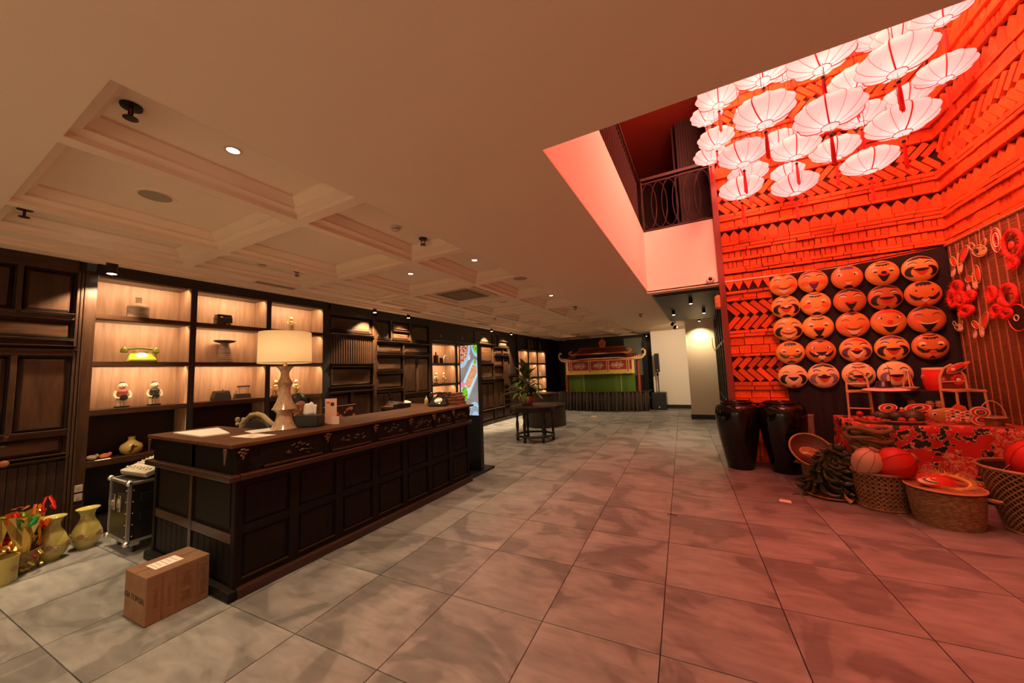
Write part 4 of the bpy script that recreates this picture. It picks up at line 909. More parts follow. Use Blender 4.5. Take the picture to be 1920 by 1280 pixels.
def yvase(label, loc, rz, s):
    t = thing('porcelain_vase', label, 'vase', loc, rz, 'yellow glazed vases'); t.scale = (s, s, s)
    MB().lathe([(0.060, 0), (0.064, 0.012), (0.090, 0.05), (0.104, 0.10), (0.100, 0.15), (0.074, 0.22), (0.050, 0.265), (0.046, 0.30), (0.058, 0.335), (0.082, 0.362), (0.080, 0.366), (0.054, 0.337), (0.040, 0.30), (0.040, 0.26)], 32, cap=False).build('vase_body', mat('yellow_glaze', (0.36, 0.31, 0.06), 0.25, col2=(0.50, 0.42, 0.15), scale=2.2, detail=1, coat=0.4), t, smooth=True)
    MB().lathe([(0.0, 0.002), (0.06, 0.002)], 24, cap=False).build('vase_foot', MATS['yellow_glaze'], t)
    for k in range(5):
        a = k*2*PI/5-1.9; Mt = Matrix.Rotation(a, 4, 'Z') @ Matrix.Translation((0.1015, 0, 0.125)) @ Matrix.Rotation(PI/2, 4, 'Y')
        m = MB().lathe([(0.0, 0.0), (0.026, -0.001), (0.026, 0.0015), (0, 0.003)], 20, M=Mt)
        m.build('medallion', mat('vase_brown_paint', (0.30, 0.17, 0.09), 0.4), t, smooth=True)
        m = MB()
        for q in range(7):
            b = a+0.35+0.05*q; z = 0.07+0.02*math.sin(q*1.7)+0.006*q; rr = 0.098+0.004*math.sin(q)
            m.ball(((rr+0.001)*math.cos(b), (rr+0.001)*math.sin(b), z+0.02), 0.010, 0.010, 0.005, 8, 6)
        m.build('painted_foliage', MATS['vase_brown_paint'], t, smooth=True)
yvase('yellow flared vase beside the foil gift basket, left of two', (-5.19, 0.94, 0), 0.3, 1.0)
yvase('yellow flared vase nearest the black flight case', (-5.26, 1.16, 0), 1.3, 0.98)
vz = thing('porcelain_pot', 'small straight yellow patterned pot at the left edge, in front of the gift basket', 'pot', (-4.93, 0.66, 0))
MB().lathe([(0.070, 0), (0.076, 0.02), (0.080, 0.20), (0.074, 0.20), (0.070, 0.02)], 28, cap=False).build('pot_body', MATS['yellow_glaze'], vz, smooth=True)
for k in range(4):
    a = k*PI/2-0.9; MB().lathe([(0, 0), (0.022, -0.001), (0.022, 0.002), (0, 0.003)], 18, M=Matrix.Rotation(a, 4, 'Z') @ Matrix.Translation((0.079, 0, 0.11)) @ Matrix.Rotation(PI/2, 4, 'Y')).build('medallion', MATS['vase_brown_paint'], vz, smooth=True)
gb = thing('gift_basket', 'gift basket wrapped in red, gold and green foil by the left edge', 'basket', (-5.13, 0.76, 0))
r_ = random.Random(9)
MB().lathe([(0.10, 0), (0.13, 0.17), (0.125, 0.17), (0.10, 0.02)], 18, cap=False).build('basket_body', mat('gold_wicker', (0.36, 0.25, 0.08), 0.5, col2=(0.15, 0.09, 0.03), scale=60), gb)
foils = [('red_foil', (0.55, 0.02, 0.015)), ('gold_foil', (0.75, 0.52, 0.12)), ('green_foil', (0.02, 0.22, 0.06)), ('orange_foil', (0.80, 0.20, 0.04))]
for (nm, c) in foils: mat(nm, c, 0.18, metal=0.75)
for k in range(20):
    a = r_.random()*2*PI; R0 = r_.uniform(0.04, 0.15); z = r_.uniform(0.2, 0.52)
    m = MB(); nseg = 9; cxx, cyy = R0*math.cos(a), R0*math.sin(a); rad = r_.uniform(0.03, 0.07); tl_ = r_.uniform(-1, 1)
    m.tube([(cxx+rad*math.cos(q*2*PI/nseg), cyy+rad*math.sin(q*2*PI/nseg)*0.6, z+rad*tl_*math.sin(q*2*PI/nseg*1.5)+r_.uniform(-.008, .008)) for q in range(nseg)], r_.uniform(0.010, 0.022), 4, flat=0.2)
    m.build('foil_loop', MATS[foils[k % 4][0]], gb)
for k in range(5):
    a = k*1.25; m = MB(); vs = []
    for i in range(5):
        for j in range(5):
            u = i/4-0.5; v = j/4; vs.append((0.11*math.cos(a)+u*0.14*math.sin(a)*(0.5+v*0.7)+r_.uniform(-.008, .008), 0.11*math.sin(a)-u*0.14*math.cos(a)*(0.5+v*0.7)+r_.uniform(-.008, .008), 0.12+0.34*v+r_.uniform(-.012, .012)))
    m.add(vs, [(i*5+j, (i+1)*5+j, (i+1)*5+j+1, i*5+j+1) for i in range(4) for j in range(4)])
    m.build('foil_wrap', MATS[foils[(k*2+1) % 4][0]], gb)
for k in range(9): B(-0.03, -0.012, 0, 0.03, 0.012, 0.018).build('wrapped_sweet', MATS['gold_foil'] if k % 3 else MATS['red_foil'], gb, (0.12*math.cos(-0.9+k*0.25), 0.12*math.sin(-0.9+k*0.25), 0.03+0.035*(k % 4)), (r_.random(), r_.random(), r_.random()*3), bevel=0.005)
tl2 = thing('offering_stack', 'stack of yellow packets and magazines at the left picture edge', 'packets', (-4.92, 0.49, 0))
for k, (c, h_) in enumerate([((0.10, 0.05, 0.03), 0.16), ((0.30, 0.06, 0.03), 0.06), ((0.62, 0.45, 0.06), 0.07), ((0.62, 0.45, 0.06), 0.06), ((0.55, 0.53, 0.50), 0.012), ((0.50, 0.48, 0.46), 0.012), ((0.75, 0.50, 0.12), 0.03)]):
    z = [0, 0.16, 0.22, 0.29, 0.35, 0.362, 0.374][k]
    B(-0.09, -0.09, 0, 0.09, 0.09, h_-0.002).build('packet', mat('packet_%s' % 'dark red yellow gold white grey orange'.split()[k], c, 0.4), tl2, (0, 0, z), (0, 0, 0.15*math.sin(k*2)), bevel=0.006)
# flight case with mixer
fcx = thing('flight_case', 'black flight case with aluminium edges on castors behind the counter end', 'flight case', (-5.09, 1.25, 0))
W_, L_, z0_, z1_ = 0.48, 0.56, 0.10, 0.63
B(0.01, 0.01, z0_+0.01, W_-0.01, L_-0.01, z1_-0.01).build('case_body', mat('case_laminate', (0.010, 0.009, 0.009), 0.35), fcx)
m = MB(); e = 0.022
for (x, y) in ((0, 0), (W_-e, 0), (0, L_-e), (W_-e, L_-e)): m.box(x, y, z0_, x+e, y+e, z1_)
for z in (z0_, z1_-e):
    for y in (0, L_-e): m.box(0, y, z, W_, y+e, z+e)
    for x in (0, W_-e): m.box(x, 0, z, x+e, L_, z+e)
m.build('edge_extrusion', M_ALU, fcx)
for (x, y, z) in [(x, y, z) for x in (0, W_) for y in (0, L_) for z in (z0_, z1_)]: MB().ball((x*0.99+0.003, y*0.99+0.003, z*0.99+0.004), 0.026, 0.026, 0.026, 10, 8).build('corner_ball', M_CHROME, fcx, smooth=True)
for x in (0.16, 0.30):     # latches on the near face
    lt = B(x-0.03, -0.012, 0.36, x+0.03, 0.0, 0.50).build('latch', M_CHROME, fcx, bevel=0.004); B(x-0.015, -0.022, 0.40, x+0.015, -0.012, 0.44).build('latch_tongue', M_ALU, lt)
for z in (0.28, 0.45): B(W_-0.002, 0.08, z, W_+0.008, 0.20, z+0.07).build('side_handle', M_BLACKM, fcx, bevel=0.004)
riv = MB().ball((0, 0, 0), 0.006, 0.006, 0.006, 8, 6).mesh('rivet', M_CHROME, True)
for z in (0.16, 0.26, 0.36, 0.46, 0.56): link('rivet', riv, fcx, (W_+0.001, 0.035, z)); link('rivet', riv, fcx, (W_-0.035, -0.001, z))
for (x, y) in ((0.07, 0.07), (W_-0.07, 0.07), (0.07, L_-0.07), (W_-0.07, L_-0.07)):
    c_ = B(x-0.03, y-0.03, 0.06, x+0.03, y+0.03, 0.10).build('castor', M_CHROME, fcx); MB().lathe([(0.032, -0.012), (0.034, 0), (0.032, 0.012)], 18, M=Matrix.Translation((x, y, 0.034)) @ Matrix.Rotation(PI/2, 4, 'X')).build('wheel', M_BLACKP, c_, smooth=True)
mx = thing('audio_mixer', 'grey audio mixing desk lying on the flight case', 'mixer', (-4.98, 1.36, 0.645), 0.15)
mx.rotation_euler = (math.radians(18), 0, 0.10); mx.location = (-5.08, 1.32, 0.645)
B(0, 0, 0, 0.46, 0.32, 0.045).build('mixer_body', mat('mixer_grey', (0.32, 0.29, 0.22), 0.5), mx, bevel=0.008)
kn = MB().lathe([(0.007, 0), (0.006, 0.014), (0, 0.015)], 10).mesh('knob', mat('mixer_knob', (0.62, 0.58, 0.46), 0.4), True); fdm = MB().box(-0.008, -0.006, 0, 0.008, 0.006, 0.016).mesh('fader', MATS['mixer_knob'])
for i in range(11):
    for j in range(6): link('knob', kn, mx, (0.035+i*0.038, 0.13+j*0.032, 0.045))
    link('fader', fdm, mx, (0.035+i*0.038, 0.05+0.012*(i % 3), 0.045)); B(0.033+i*0.038, 0.015, 0.045, 0.037+i*0.038, 0.10, 0.0455).build('fader_slot', M_BLACKP, mx)
MB().box(0.02, 0.26, -0.085, 0.44, 0.30, 0.0).build('rear_foot', M_BLACKP, mx)
wk = thing('woven_tag', 'small woven pouch hanging over the flight case by the counter', 'pouch', (-4.585, 1.48, 0.44))
B(0, 0, 0.0, 0.03, 0.11, 0.22).build('pouch_body', mat('woven_silver', (0.24, 0.21, 0.17), 0.5, col2=(0.09, 0.075, 0.06), scale=90), wk, bevel=0.008)
# ================================================================ THINGS ON THE LIT SHELVES
def shelf_thing(name, label, cat, y, z, x=-5.76, group=None, rz=0.0): return thing(name, label, cat, (x, y, z), PI/2+rz, group)   # local -y faces the room
M_CLAY = mat('ribbed_stoneware', (0.36, 0.25, 0.15), 0.6, col2=(0.20, 0.12, 0.07), scale=30, stretch=(0.3, 0.3, 4), detail=3)
t = shelf_thing('stoneware_jug', 'ribbed beige stoneware jug with narrow neck on the top left shelf', 'jug', 1.56, 2.272)
MB().lathe([(0.085, 0), (0.092, 0.02)]+[(0.094-0.002*(q % 2), 0.03+q*0.008) for q in range(13)]+[(0.088, 0.15), (0.06, 0.175), (0.026, 0.187)], 32).build('jug_body', M_CLAY, t, smooth=True)
MB().lathe([(0.024, 0.185), (0.024, 0.235), (0.030, 0.25), (0.026, 0.255)], 20).build('jug_neck', M_CLAY, t, smooth=True)
M_GPH = mat('green_phone', (0.17, 0.19, 0.010), 0.2, coat=0.4)
phone('lime green rotary telephone on the middle left shelf', (-5.74, 1.60, 1.768), PI/2-0.1, M_GPH, 1.12)
M_DOLLW = mat('pale_painted_wood', (0.76, 0.62, 0.40), 0.4); M_DOLLH = mat('doll_hair_black', (0.02, 0.016, 0.012), 0.5); M_DOLLR = mat('doll_red_cloth', (0.28, 0.06, 0.045), 0.6)
M_DOLLG = mat('doll_dark_pattern', (0.02, 0.02, 0.015), 0.5, col2=(0.35, 0.38, 0.06), scale=45, ramp=(0.6, 0.64))
def doll(t, h, skin, hair, chest, hold, drum=True, base=M_BLACKW, armsout=0.0):
    s = h/0.30
    B(-0.055*s, -0.035*s, 0, 0.055*s, 0.035*s, 0.018*s).build('base', base, t, bevel=0.003)
    for q in (-1, 1): MB().lathe([(0.016*s, 0.016*s), (0.020*s, 0.05*s), (0.024*s, 0.09*s)], 12, (q*0.028*s, 0, 0)).build('leg', skin, t, smooth=True)
    MB().lathe([(0.040*s, 0.085*s), (0.046*s, 0.11*s), (0.040*s, 0.15*s), (0.048*s, 0.185*s), (0.030*s, 0.205*s), (0.014*s, 0.212*s)], 18, sy=0.75).build('torso', chest, t, smooth=True)
    for q in (-1, 1):
        MB().tube([(q*0.050*s, 0, 0.190*s), (q*(0.066+armsout)*s, -0.008*s, 0.150*s), (q*(0.058+armsout*1.5)*s, -0.030*s, 0.115*s+armsout*s*2), (q*0.030*s+q*armsout*2*s, -0.048*s, 0.108*s+armsout*3*s)], lambda u: (0.014-0.004*u)*s, 8).build('arm', skin, t, smooth=True)
    if drum: MB().lathe([(0, -0.012*s), (0.030*s, -0.010*s), (0.034*s, 0), (0.030*s, 0.010*s), (0, 0.012*s)], 18, M=Matrix.Translation((0, -0.052*s, 0.115*s)) @ Matrix.Rotation(PI/2, 4, 'X')).build('drum', hold, t, smooth=True)
    hb = MB().ball((0, -0.004*s, 0.248*s), 0.034*s, 0.034*s, 0.036*s, 16, 10); hb.ball((0, -0.038*s, 0.243*s), 0.006*s, 0.007*s, 0.008*s, 8, 6)
    for q in (-1, 1): hb.ball((q*0.035*s, 0, 0.246*s), 0.006*s, 0.008*s, 0.012*s, 8, 6)
    hh = hb.build('head', skin, t, smooth=True, ang=180)
    for q in (-1, 1): MB().ball((q*0.013*s, -0.035*s, 0.254*s), 0.005*s, 0.003*s, 0.003*s, 8, 6).build('eye', M_DOLLH, hh, smooth=True)
    MB().ball((0, -0.035*s, 0.230*s), 0.010*s, 0.003*s, 0.003*s, 8, 6).build('mouth', M_DOLLR, hh, smooth=True)
    MB().ball((0, 0.006*s, 0.272*s), 0.029*s, 0.030*s, 0.020*s, 14, 8).build('hair', hair, t, smooth=True)
t = shelf_thing('wooden_puppet', 'pale wooden puppet figure with a dark drum, left of two on the lower left shelf', 'figurine', 1.47, 1.262, group='wooden puppets on the lower left shelf'); doll(t, 0.295, M_DOLLW, M_DOLLH, M_DOLLR, M_DOLLH)
t = shelf_thing('wooden_puppet', 'pale wooden puppet figure with a green-patterned apron, right of two on the lower left shelf', 'figurine', 1.735, 1.262, group='wooden puppets on the lower left shelf'); doll(t, 0.290, M_DOLLW, M_DOLLH, M_DOLLG, M_DOLLG)
M_LACQ = mat('black_lacquer', (0.010, 0.009, 0.008), 0.2, col2=(0.55, 0.45, 0.30), scale=16, detail=2, ramp=(0.62, 0.66), coat=0.4)
t = shelf_thing('lacquer_box', 'black lacquer box with pale flower inlay on the top middle shelf', 'box', 2.395, 2.272)
B(-0.09, -0.06, 0, 0.09, 0.06, 0.13).build('box_body', M_LACQ, t, bevel=0.014); B(-0.085, -0.055, 0.13, 0.085, 0.055, 0.155).build('lid', M_LACQ, t, bevel=0.012)
for q in (-1, 1): MB().tube([(q*0.09, 0, 0.10), (q*0.108, 0, 0.095), (q*0.09, 0, 0.075)], 0.004, 6).build('handle', M_BLACKM, t)
t = shelf_thing('cake_stand', 'ribbed stand with a flat dark dish on the middle shelf', 'stand', 2.425, 1.768)
MB().lathe([(0.095, 0)]+[(0.094-0.0027*q+(0.004 if q % 2 else 0), 0.008+q*0.013) for q in range(17)]+[(0.046, 0.245), (0.05, 0.27)], 28).build('pedestal', M_CLAY, t, smooth=True, ang=20)
MB().lathe([(0.04, 0.268), (0.10, 0.282), (0.125, 0.300), (0.122, 0.306), (0.09, 0.296), (0, 0.294)], 32).build('dish', mat('dark_clay_dish', (0.06, 0.035, 0.025), 0.5), t, smooth=True)
t = shelf_thing('metal_casket', 'dark embossed casket with sloping lid on the lower middle shelf', 'casket', 2.40, 1.262)
M_PEW = mat('dark_pewter', (0.07, 0.06, 0.045), 0.45, metal=0.5, bump=0.6, bscale=60)
MB().prism([(-0.095, 0), (0.095, 0), (0.100, 0.035), (0.078, 0.115), (-0.078, 0.115), (-0.100, 0.035)], 0.12, Matrix.Translation((0, 0.06, 0)) @ Matrix.Rotation(PI/2, 4, 'X')).build('casket_body', M_PEW, t, bevel=0.006)
B(-0.08, -0.05, 0.115, 0.08, 0.05, 0.128).build('lid', M_PEW, t, bevel=0.004); MB().ball((0.02, 0, 0.137), 0.009).build('lid_knob', M_PEW, t, smooth=True)
t = shelf_thing('charcoal_iron', 'old charcoal iron with raised handle on the lower middle shelf', 'iron', 2.65, 1.262)
MB().prism([(-0.10, 0), (0.095, 0), (0.10, 0.02), (0.085, 0.075), (-0.08, 0.075)], 0.085, Matrix.Translation((0, 0.042, 0)) @ Matrix.Rotation(PI/2, 4, 'X')).build('iron_body', M_PEW, t, bevel=0.005)
B(-0.105, -0.05, 0, 0.105, 0.05, 0.010).build('sole_plate', mat('old_brass', (0.34, 0.25, 0.12), 0.4, metal=0.7), t)
MB().tube([(-0.03, 0, 0.075), (-0.035, 0, 0.13), (-0.01, 0, 0.15), (0.05, 0, 0.15), (0.08, 0, 0.125), (0.075, 0, 0.075)], 0.005, 8).build('handle_bracket', MATS['old_brass'], t, smooth=True)
B(-0.06, -0.011, 0.165, 0.095, 0.011, 0.187).build('handle', M_PEW, t, bevel=0.005); MB().tube([(-0.035, 0, 0.13), (-0.035, 0, 0.17)], 0.005, 6).build('handle_post', MATS['old_brass'], t); MB().tube([(0.08, 0, 0.12), (0.085, 0, 0.17)], 0.005, 6).build('handle_post', MATS['old_brass'], t)
MB().lathe([(0.008, 0.075), (0.012, 0.095), (0.004, 0.105), (0.012, 0.115), (0, 0.125)], 10, (-0.07, 0, 0)).build('latch_figure', MATS['old_brass'], t, smooth=True)
def gold_doll(label, y, z, x=-5.76, h=0.26, grp='gilded musician figurines', rz=0.0):
    t = shelf_thing('gilded_figurine', label, 'figurine', y, z, x, grp, rz); doll(t, h, mat('pale_gilt', (0.85, 0.68, 0.38), 0.3, metal=0.45), M_GOLD, M_GOLD, M_GOLD, True, M_BLACKW, 0.012); return t
gold_doll('gilded seated figurine alone on the top right shelf above the lamp', 3.31, 2.272, h=0.25)
gold_doll('gilded figurine half hidden by the lamp base on the lower right shelf', 3.09, 1.262)
gold_doll('gilded figurine playing an instrument, right of the lamp base', 3.40, 1.262, rz=0.4)
t = shelf_thing('round_vase', 'squat yellow round vase painted with a black figure on the dark lower shelf', 'vase', 1.565, 0.738)
MB().lathe([(0.05, 0), (0.085, 0.03), (0.095, 0.07), (0.085, 0.105), (0.045, 0.135), (0.030, 0.150), (0.028, 0.18), (0.034, 0.192), (0.028, 0.192)], 28).build('vase_body', mat('ochre_glaze', (0.52, 0.36, 0.12), 0.3), t, smooth=True)
m = MB()
for (a, z, w_, h_) in ((-1.75, 0.07, .012, .03), (-1.68, 0.10, .010, .012), (-1.85, 0.045, .016, .008), (-1.6, 0.085, .022, .005), (-1.45, 0.09, .016, .003), (-1.95, 0.03, .008, .008)): m.ball((0.092*math.cos(a), 0.092*math.sin(a), z), w_, 0.012, h_, 8, 6)
m.build('painted_figure', M_DOLLH, t, smooth=True)
for k, (y, c, nm) in enumerate([(1.255, (0.45, 0.34, 0.24), 'cream'), (1.35, (0.55, 0.14, 0.05), 'orange')]):
    t = shelf_thing('clay_toy', 'small %s clay toy lying on the dark lower left shelf' % nm, 'toy', y, 0.738, -5.70)
    MB().ball((0, 0, 0.028), 0.045, 0.03, 0.028, 14, 10).build('toy_body', mat('toy_%s' % nm, c, 0.5), t, smooth=True); MB().ball((0.035, -0.01, 0.045), 0.018, 0.016, 0.018, 10, 8).build('toy_head', MATS['toy_%s' % nm], t, smooth=True)
sheet('white_card', 'small white card on the dark lower left shelf edge', 'card', [(-5.66, 1.27), (-5.62, 1.27), (-5.62, 1.38), (-5.66, 1.38)], 0.738, M_PAPER)
# small shelf by the screen
t = shelf_thing('dark_bottle', 'tall dark square bottle on the top of the small shelf', 'bottle', 6.80, 1.785, -5.75)
B(-0.05, -0.05, 0, 0.05, 0.05, 0.20).build('bottle_body', mat('dark_red_glass', (0.04, 0.008, 0.006), 0.1), t, bevel=0.02); MB().cyl((0, 0, 0.20), 0.018, 0.07, 12).build('bottle_neck', MATS['dark_red_glass'], t, smooth=True)
t = shelf_thing('ceramic_shell', 'white curled ceramic ornament right of the dark bottle', 'ornament', 7.10, 1.785, -5.75)
MB().tube([(-0.02, 0, 0.01), (-0.01, 0, 0.08), (0.01, 0, 0.15), (0.06, 0, 0.19)], lambda u: 0.045-0.01*u, 12, flat=0.5).build('shell_body', mat('white_ceramic', (0.85, 0.78, 0.66), 0.3), t, smooth=True)
t = shelf_thing('black_tin', 'short black tin between the dark bottle and the white ornament', 'tin', 6.97, 1.785, -5.72); MB().cyl((0, 0, 0), 0.045, 0.12, 18).build('tin_body', M_BLACKP, t, smooth=True); MB().cyl((0, 0, 0.12), 0.047, 0.01, 18).build('lid', M_BLACKP, t, smooth=True)
gold_doll('gilded figurine on the small shelf, left of its pair', 6.79, 1.285, -5.75, 0.28); gold_doll('gilded figurine on the small shelf, right of its pair', 7.08, 1.285, -5.75, 0.28, rz=0.5)
# far shelf
def far_item(kind, y, z, label, h=0.3, c=(0.75, 0.62, 0.42)):
    t = shelf_thing(kind[0], label, kind[1], y, z, -5.74, 'ornaments in the far shelf')
    m_ = mat('far_%s' % kind[0], c, 0.4)
    if kind[0] == 'tall_vase': MB().lathe([(0.05, 0), (0.06, h*0.3), (0.03, h*0.75), (0.04, h)], 16).build('vase_body', m_, t, smooth=True); MB().lathe([(0.03, h), (0.045, h+0.01)], 16).build('vase_rim', m_, t, smooth=True)
    else: B(-0.10, -0.01, 0, 0.10, 0.01, h).build('picture_board', m_, t, rot=(-0.12, 0, 0)); B(-0.05, 0.0, 0, 0.05, 0.06, 0.02).build('easel_foot', M_BLACKW, t)
far_item(('tall_vase', 'vase'), 11.14, 1.815, 'pale tall vase in the top left niche of the far shelf', 0.36)
far_item(('framed_card', 'picture'), 12.05, 1.815, 'leaning pale card in the top middle niche of the far shelf', 0.30, (0.6, 0.56, 0.50))
far_item(('tall_vase', 'vase'), 12.80, 1.815, 'slim pale vase in the top right niche of the far shelf', 0.30)
gold_doll('gilded figurine in the second row of the far shelf, seen left of the plant', 11.25, 1.29, -5.74, 0.28); gold_doll('gilded figurine in the third row of the far shelf, seen left of the plant', 11.2, 0.80, -5.74, 0.28)
far_item(('tall_vase', 'vase'), 13.05, 0.80, 'small white vase low at the right of the far shelf', 0.2, (0.8, 0.76, 0.68)); far_item(('framed_card', 'picture'), 13.1, 1.29, 'small white board at the right of the far shelf', 0.16, (0.85, 0.80, 0.7))
for k, y in enumerate((11.75, 12.0, 12.75)):
    t = thing('dark_statue', 'dark statue on the ledge above the far shelf, %s of three' % ('left', 'middle', 'right')[k], 'statue', (-5.55, y, 2.286), PI/2)
    B(-0.06, -0.05, 0, 0.06, 0.03, 0.03).build('base', M_BLACKW, t); MB().lathe([(0.05, 0.03), (0.06, 0.12), (0.035, 0.25), (0.045, 0.30), (0.03, 0.37), (0, 0.39)], 14).build('statue_body', mat('dark_bronze', (0.10, 0.055, 0.025), 0.4, metal=0.5), t, smooth=True)
B(-5.62, 10.95, 2.27, -5.48, 13.42, 2.285).build('cap_ledge', M_BLACKW, wl)

# ================================================================ MIDDLE OF THE HALL
tb = thing('round_table', 'round dark wooden table with turned legs carrying the potted plant', 'table', (-3.33, 7.20, 0))
MB().lathe([(0.0, 0.725), (0.50, 0.725), (0.52, 0.735), (0.52, 0.755), (0.505, 0.762), (0, 0.762)], 48).build('table_top', M_DARKH, tb, smooth=True)
MB().lathe([(0.43, 0.64), (0.44, 0.64), (0.44, 0.725), (0.43, 0.725)], 40, cap=False).build('apron', M_BLACKW, tb, smooth=True)
lg = MB().lathe([(0.020, 0), (0.034, 0.02), (0.038, 0.05), (0.022, 0.075), (0.036, 0.085), (0.036, 0.165), (0.020, 0.18), (0.026, 0.21), (0.034, 0.30), (0.036, 0.38), (0.020, 0.44), (0.030, 0.455), (0.020, 0.47), (0.034, 0.52), (0.036, 0.66), (0.036, 0.725)], 16).mesh('leg', M_BLACKW, True, 50)
for k in range(6): a = k*PI/3+0.35; link('leg', lg, tb, (0.39*math.cos(a), 0.39*math.sin(a), 0))
MB().tube([(0.39*math.cos(q*PI/20), 0.39*math.sin(q*PI/20), 0.125) for q in range(40)], 0.026, 8, closed=True).build('stretcher', M_BLACKW, tb, smooth=True)
pp = thing('potted_plant', 'leafy green plant in a wide pink-brown ceramic bowl on the round table', 'plant', (-3.48, 7.15, 0.762))
MB().lathe([(0.10, 0), (0.115, 0.01), (0.12, 0.03), (0.185, 0.09), (0.205, 0.15), (0.200, 0.20), (0.190, 0.20), (0.185, 0.16), (0.0, 0.16)], 32).build('pot', mat('pink_brown_glaze', (0.30, 0.14, 0.095), 0.25, coat=0.5), pp, smooth=True)
MB().lathe([(0, 0.172), (0.185, 0.165)], 20, cap=False).build('soil', mat('soil', (0.02, 0.014, 0.008), 0.9), pp)
def leaf_mesh(L, W, droop):
    m = MB(); n_ = 8; vs = []
    for i in range(n_+1):
        t = i/n_; x = L*t; z = L*0.5*t-droop*t*t*L; w_ = W*math.sin(PI*min(1, t*0.95+0.04))**0.8
        vs += [(x, -w_, z+0.12*w_), (x, 0, z-0.05*w_), (x, w_, z+0.12*w_)]
    fs = []
    for i in range(n_): a = 3*i; fs += [(a, a+3, a+4, a+1), (a+1, a+4, a+5, a+2)]
    return m.add(vs, fs).mesh('leaf', mat('glossy_leaf', (0.035, 0.085, 0.014), 0.3, col2=(0.10, 0.13, 0.02), scale=5, var=0.3), True)
lms = [leaf_mesh(0.26, 0.045, 0.3), leaf_mesh(0.30, 0.035, 0.6), leaf_mesh(0.20, 0.05, 0.9)]
r_ = random.Random(21)
stm = MB()
for k in range(76):
    a = r_.random()*2*PI; hh = r_.random(); R0 = 0.02+0.10*(1-hh); z = 0.20+0.50*hh; tilt = -0.9+1.3*(1-hh) if hh > 0.75 else r_.uniform(-0.3, 0.5)
    x, y = R0*math.cos(a), R0*math.sin(a)
    s = r_.uniform(1.0, 1.5)
    o = link('leaf', lms[k % 3], pp, (x, y, z), (0, tilt, a), (s, s, s))
    if k % 3 == 0: stm.tube([(x*0.2, y*0.2, 0.17), (x*0.6, y*0.6, z*0.6+0.05), (x, y, z)], 0.006, 5)
stm.build('stem', mat('stem_green', (0.10, 0.12, 0.03), 0.5), pp)
m = MB()
for k in range(90):
    a = r_.random()*2*PI; R0 = r_.uniform(0.16, 0.30); z = r_.uniform(0.06, 0.34)
    m.add([(R0*math.cos(a)+q[0]*0.014, R0*math.sin(a)+q[1]*0.014, z+q[2]*0.014) for q in ((0, 0, 0), (1, 0.4, 0.6), (0.4, 1, 1.4), (-0.6, 0.3, 0.8))], [(0, 1, 2, 3)])
tag(m.build('small_foliage', mat('tiny_leaf', (0.10, 0.14, 0.04), 0.5), pp), kind='stuff')
MB().lathe([(0.02, 0.2), (0.035, 0.45), (0.02, 0.62), (0, 0.68)], 8).build('flower_spathe', mat('orange_brown_bract', (0.24, 0.11, 0.03), 0.5), pp, (0.02, -0.05, 0))
# two round dark display plinths
pl1 = thing('round_plinth', 'low round dark wooden display plinth behind the round table', 'plinth', (-4.12, 9.55, 0), group='round display plinths')
MB().lathe([(0.56, 0), (0.58, 0.01), (0.58, 0.54)], 48).build('drum_body', mat('plinth_dark', (0.030, 0.018, 0.012), 0.5), pl1, smooth=True); MB().lathe([(0.0, 0.54), (0.60, 0.54), (0.60, 0.575), (0.0, 0.58)], 48).build('plinth_top', M_PANELH, pl1, smooth=True)
pl2 = thing('round_plinth', 'taller narrower round plinth against the low one, behind the plant', 'plinth', (-4.78, 9.95, 0), group='round display plinths')
MB().lathe([(0.52, 0), (0.54, 0.01), (0.54, 0.82)], 48).build('drum_body', MATS['plinth_dark'], pl2, smooth=True); MB().lathe([(0, 0.82), (0.56, 0.82), (0.56, 0.855), (0, 0.86)], 48).build('plinth_top', M_PANELH, pl2, smooth=True)
pl1.location = (-3.98, 9.30, 0); pl2.location = (-4.55, 10.42, 0); pl2.scale = (0.95, 0.95, 0.95)

# ---- water puppet stage
st = thing('puppet_stage', 'small puppet stage with red pagoda roofs, embroidered valance and green bamboo blind', 'stage', (-3.28, 13.4, 0))
M_RW = mat('stage_red_paint', (0.24, 0.035, 0.016), 0.5); M_YEL = mat('yellow_silk', (0.62, 0.42, 0.07), 0.5); M_ORN = mat('orange_ornament', (0.55, 0.16, 0.04), 0.5); M_PALE = mat('pale_ornament', (0.62, 0.38, 0.22), 0.5); M_ROOF = mat('roof_dark_red', (0.16, 0.022, 0.014), 0.5)
for x in (-1.34, 1.30): MB().cyl((x, -0.30, 0.62), 0.055, 1.3, 16).build('column', M_RW, st, smooth=True)
def curved_roof(x0, x1, z0, z1, tip, y0, y1, nm, m_):
    N = 24; m = MB(); rows = []
    for i in range(N+1):
        t = i/N; x = x0+(x1-x0)*t; e_ = abs(2*t-1)
        up_ = tip*max(0, (e_-0.72)/0.28)**2
        rows.append((x, z0-0.10*(e_ < 0.72)*0+up_-0.06*(1-e_**2)*0, z1))
    vs = []
    for (x, zb, zt) in rows: vs += [(x, y0, zb), (x*0.82+(x0+x1)/2*0.18, y1, zt)]
    m.add(vs, [(2*i, 2*i+2, 2*i+3, 2*i+1) for i in range(N)]); m.add([(a, b+0.10, c) for (a, b, c) in vs], [(2*i, 2*i+1, 2*i+3, 2*i+2) for i in range(N)])
    return m.build(nm, m_, st, fixn=False)
curved_roof(-1.38, 1.42, 1.83, 2.0, 0.05, -0.50, -0.05, 'lower_roof', M_RW)
tile_m = MB().tube([(0, 0, 0), (0, 0.46, 0.18)], 0.026, 8).mesh('roof_tile', M_RW, True)
for k in range(30): link('roof_tile', tile_m, st, (-1.28+k*0.088, -0.52, 1.83))
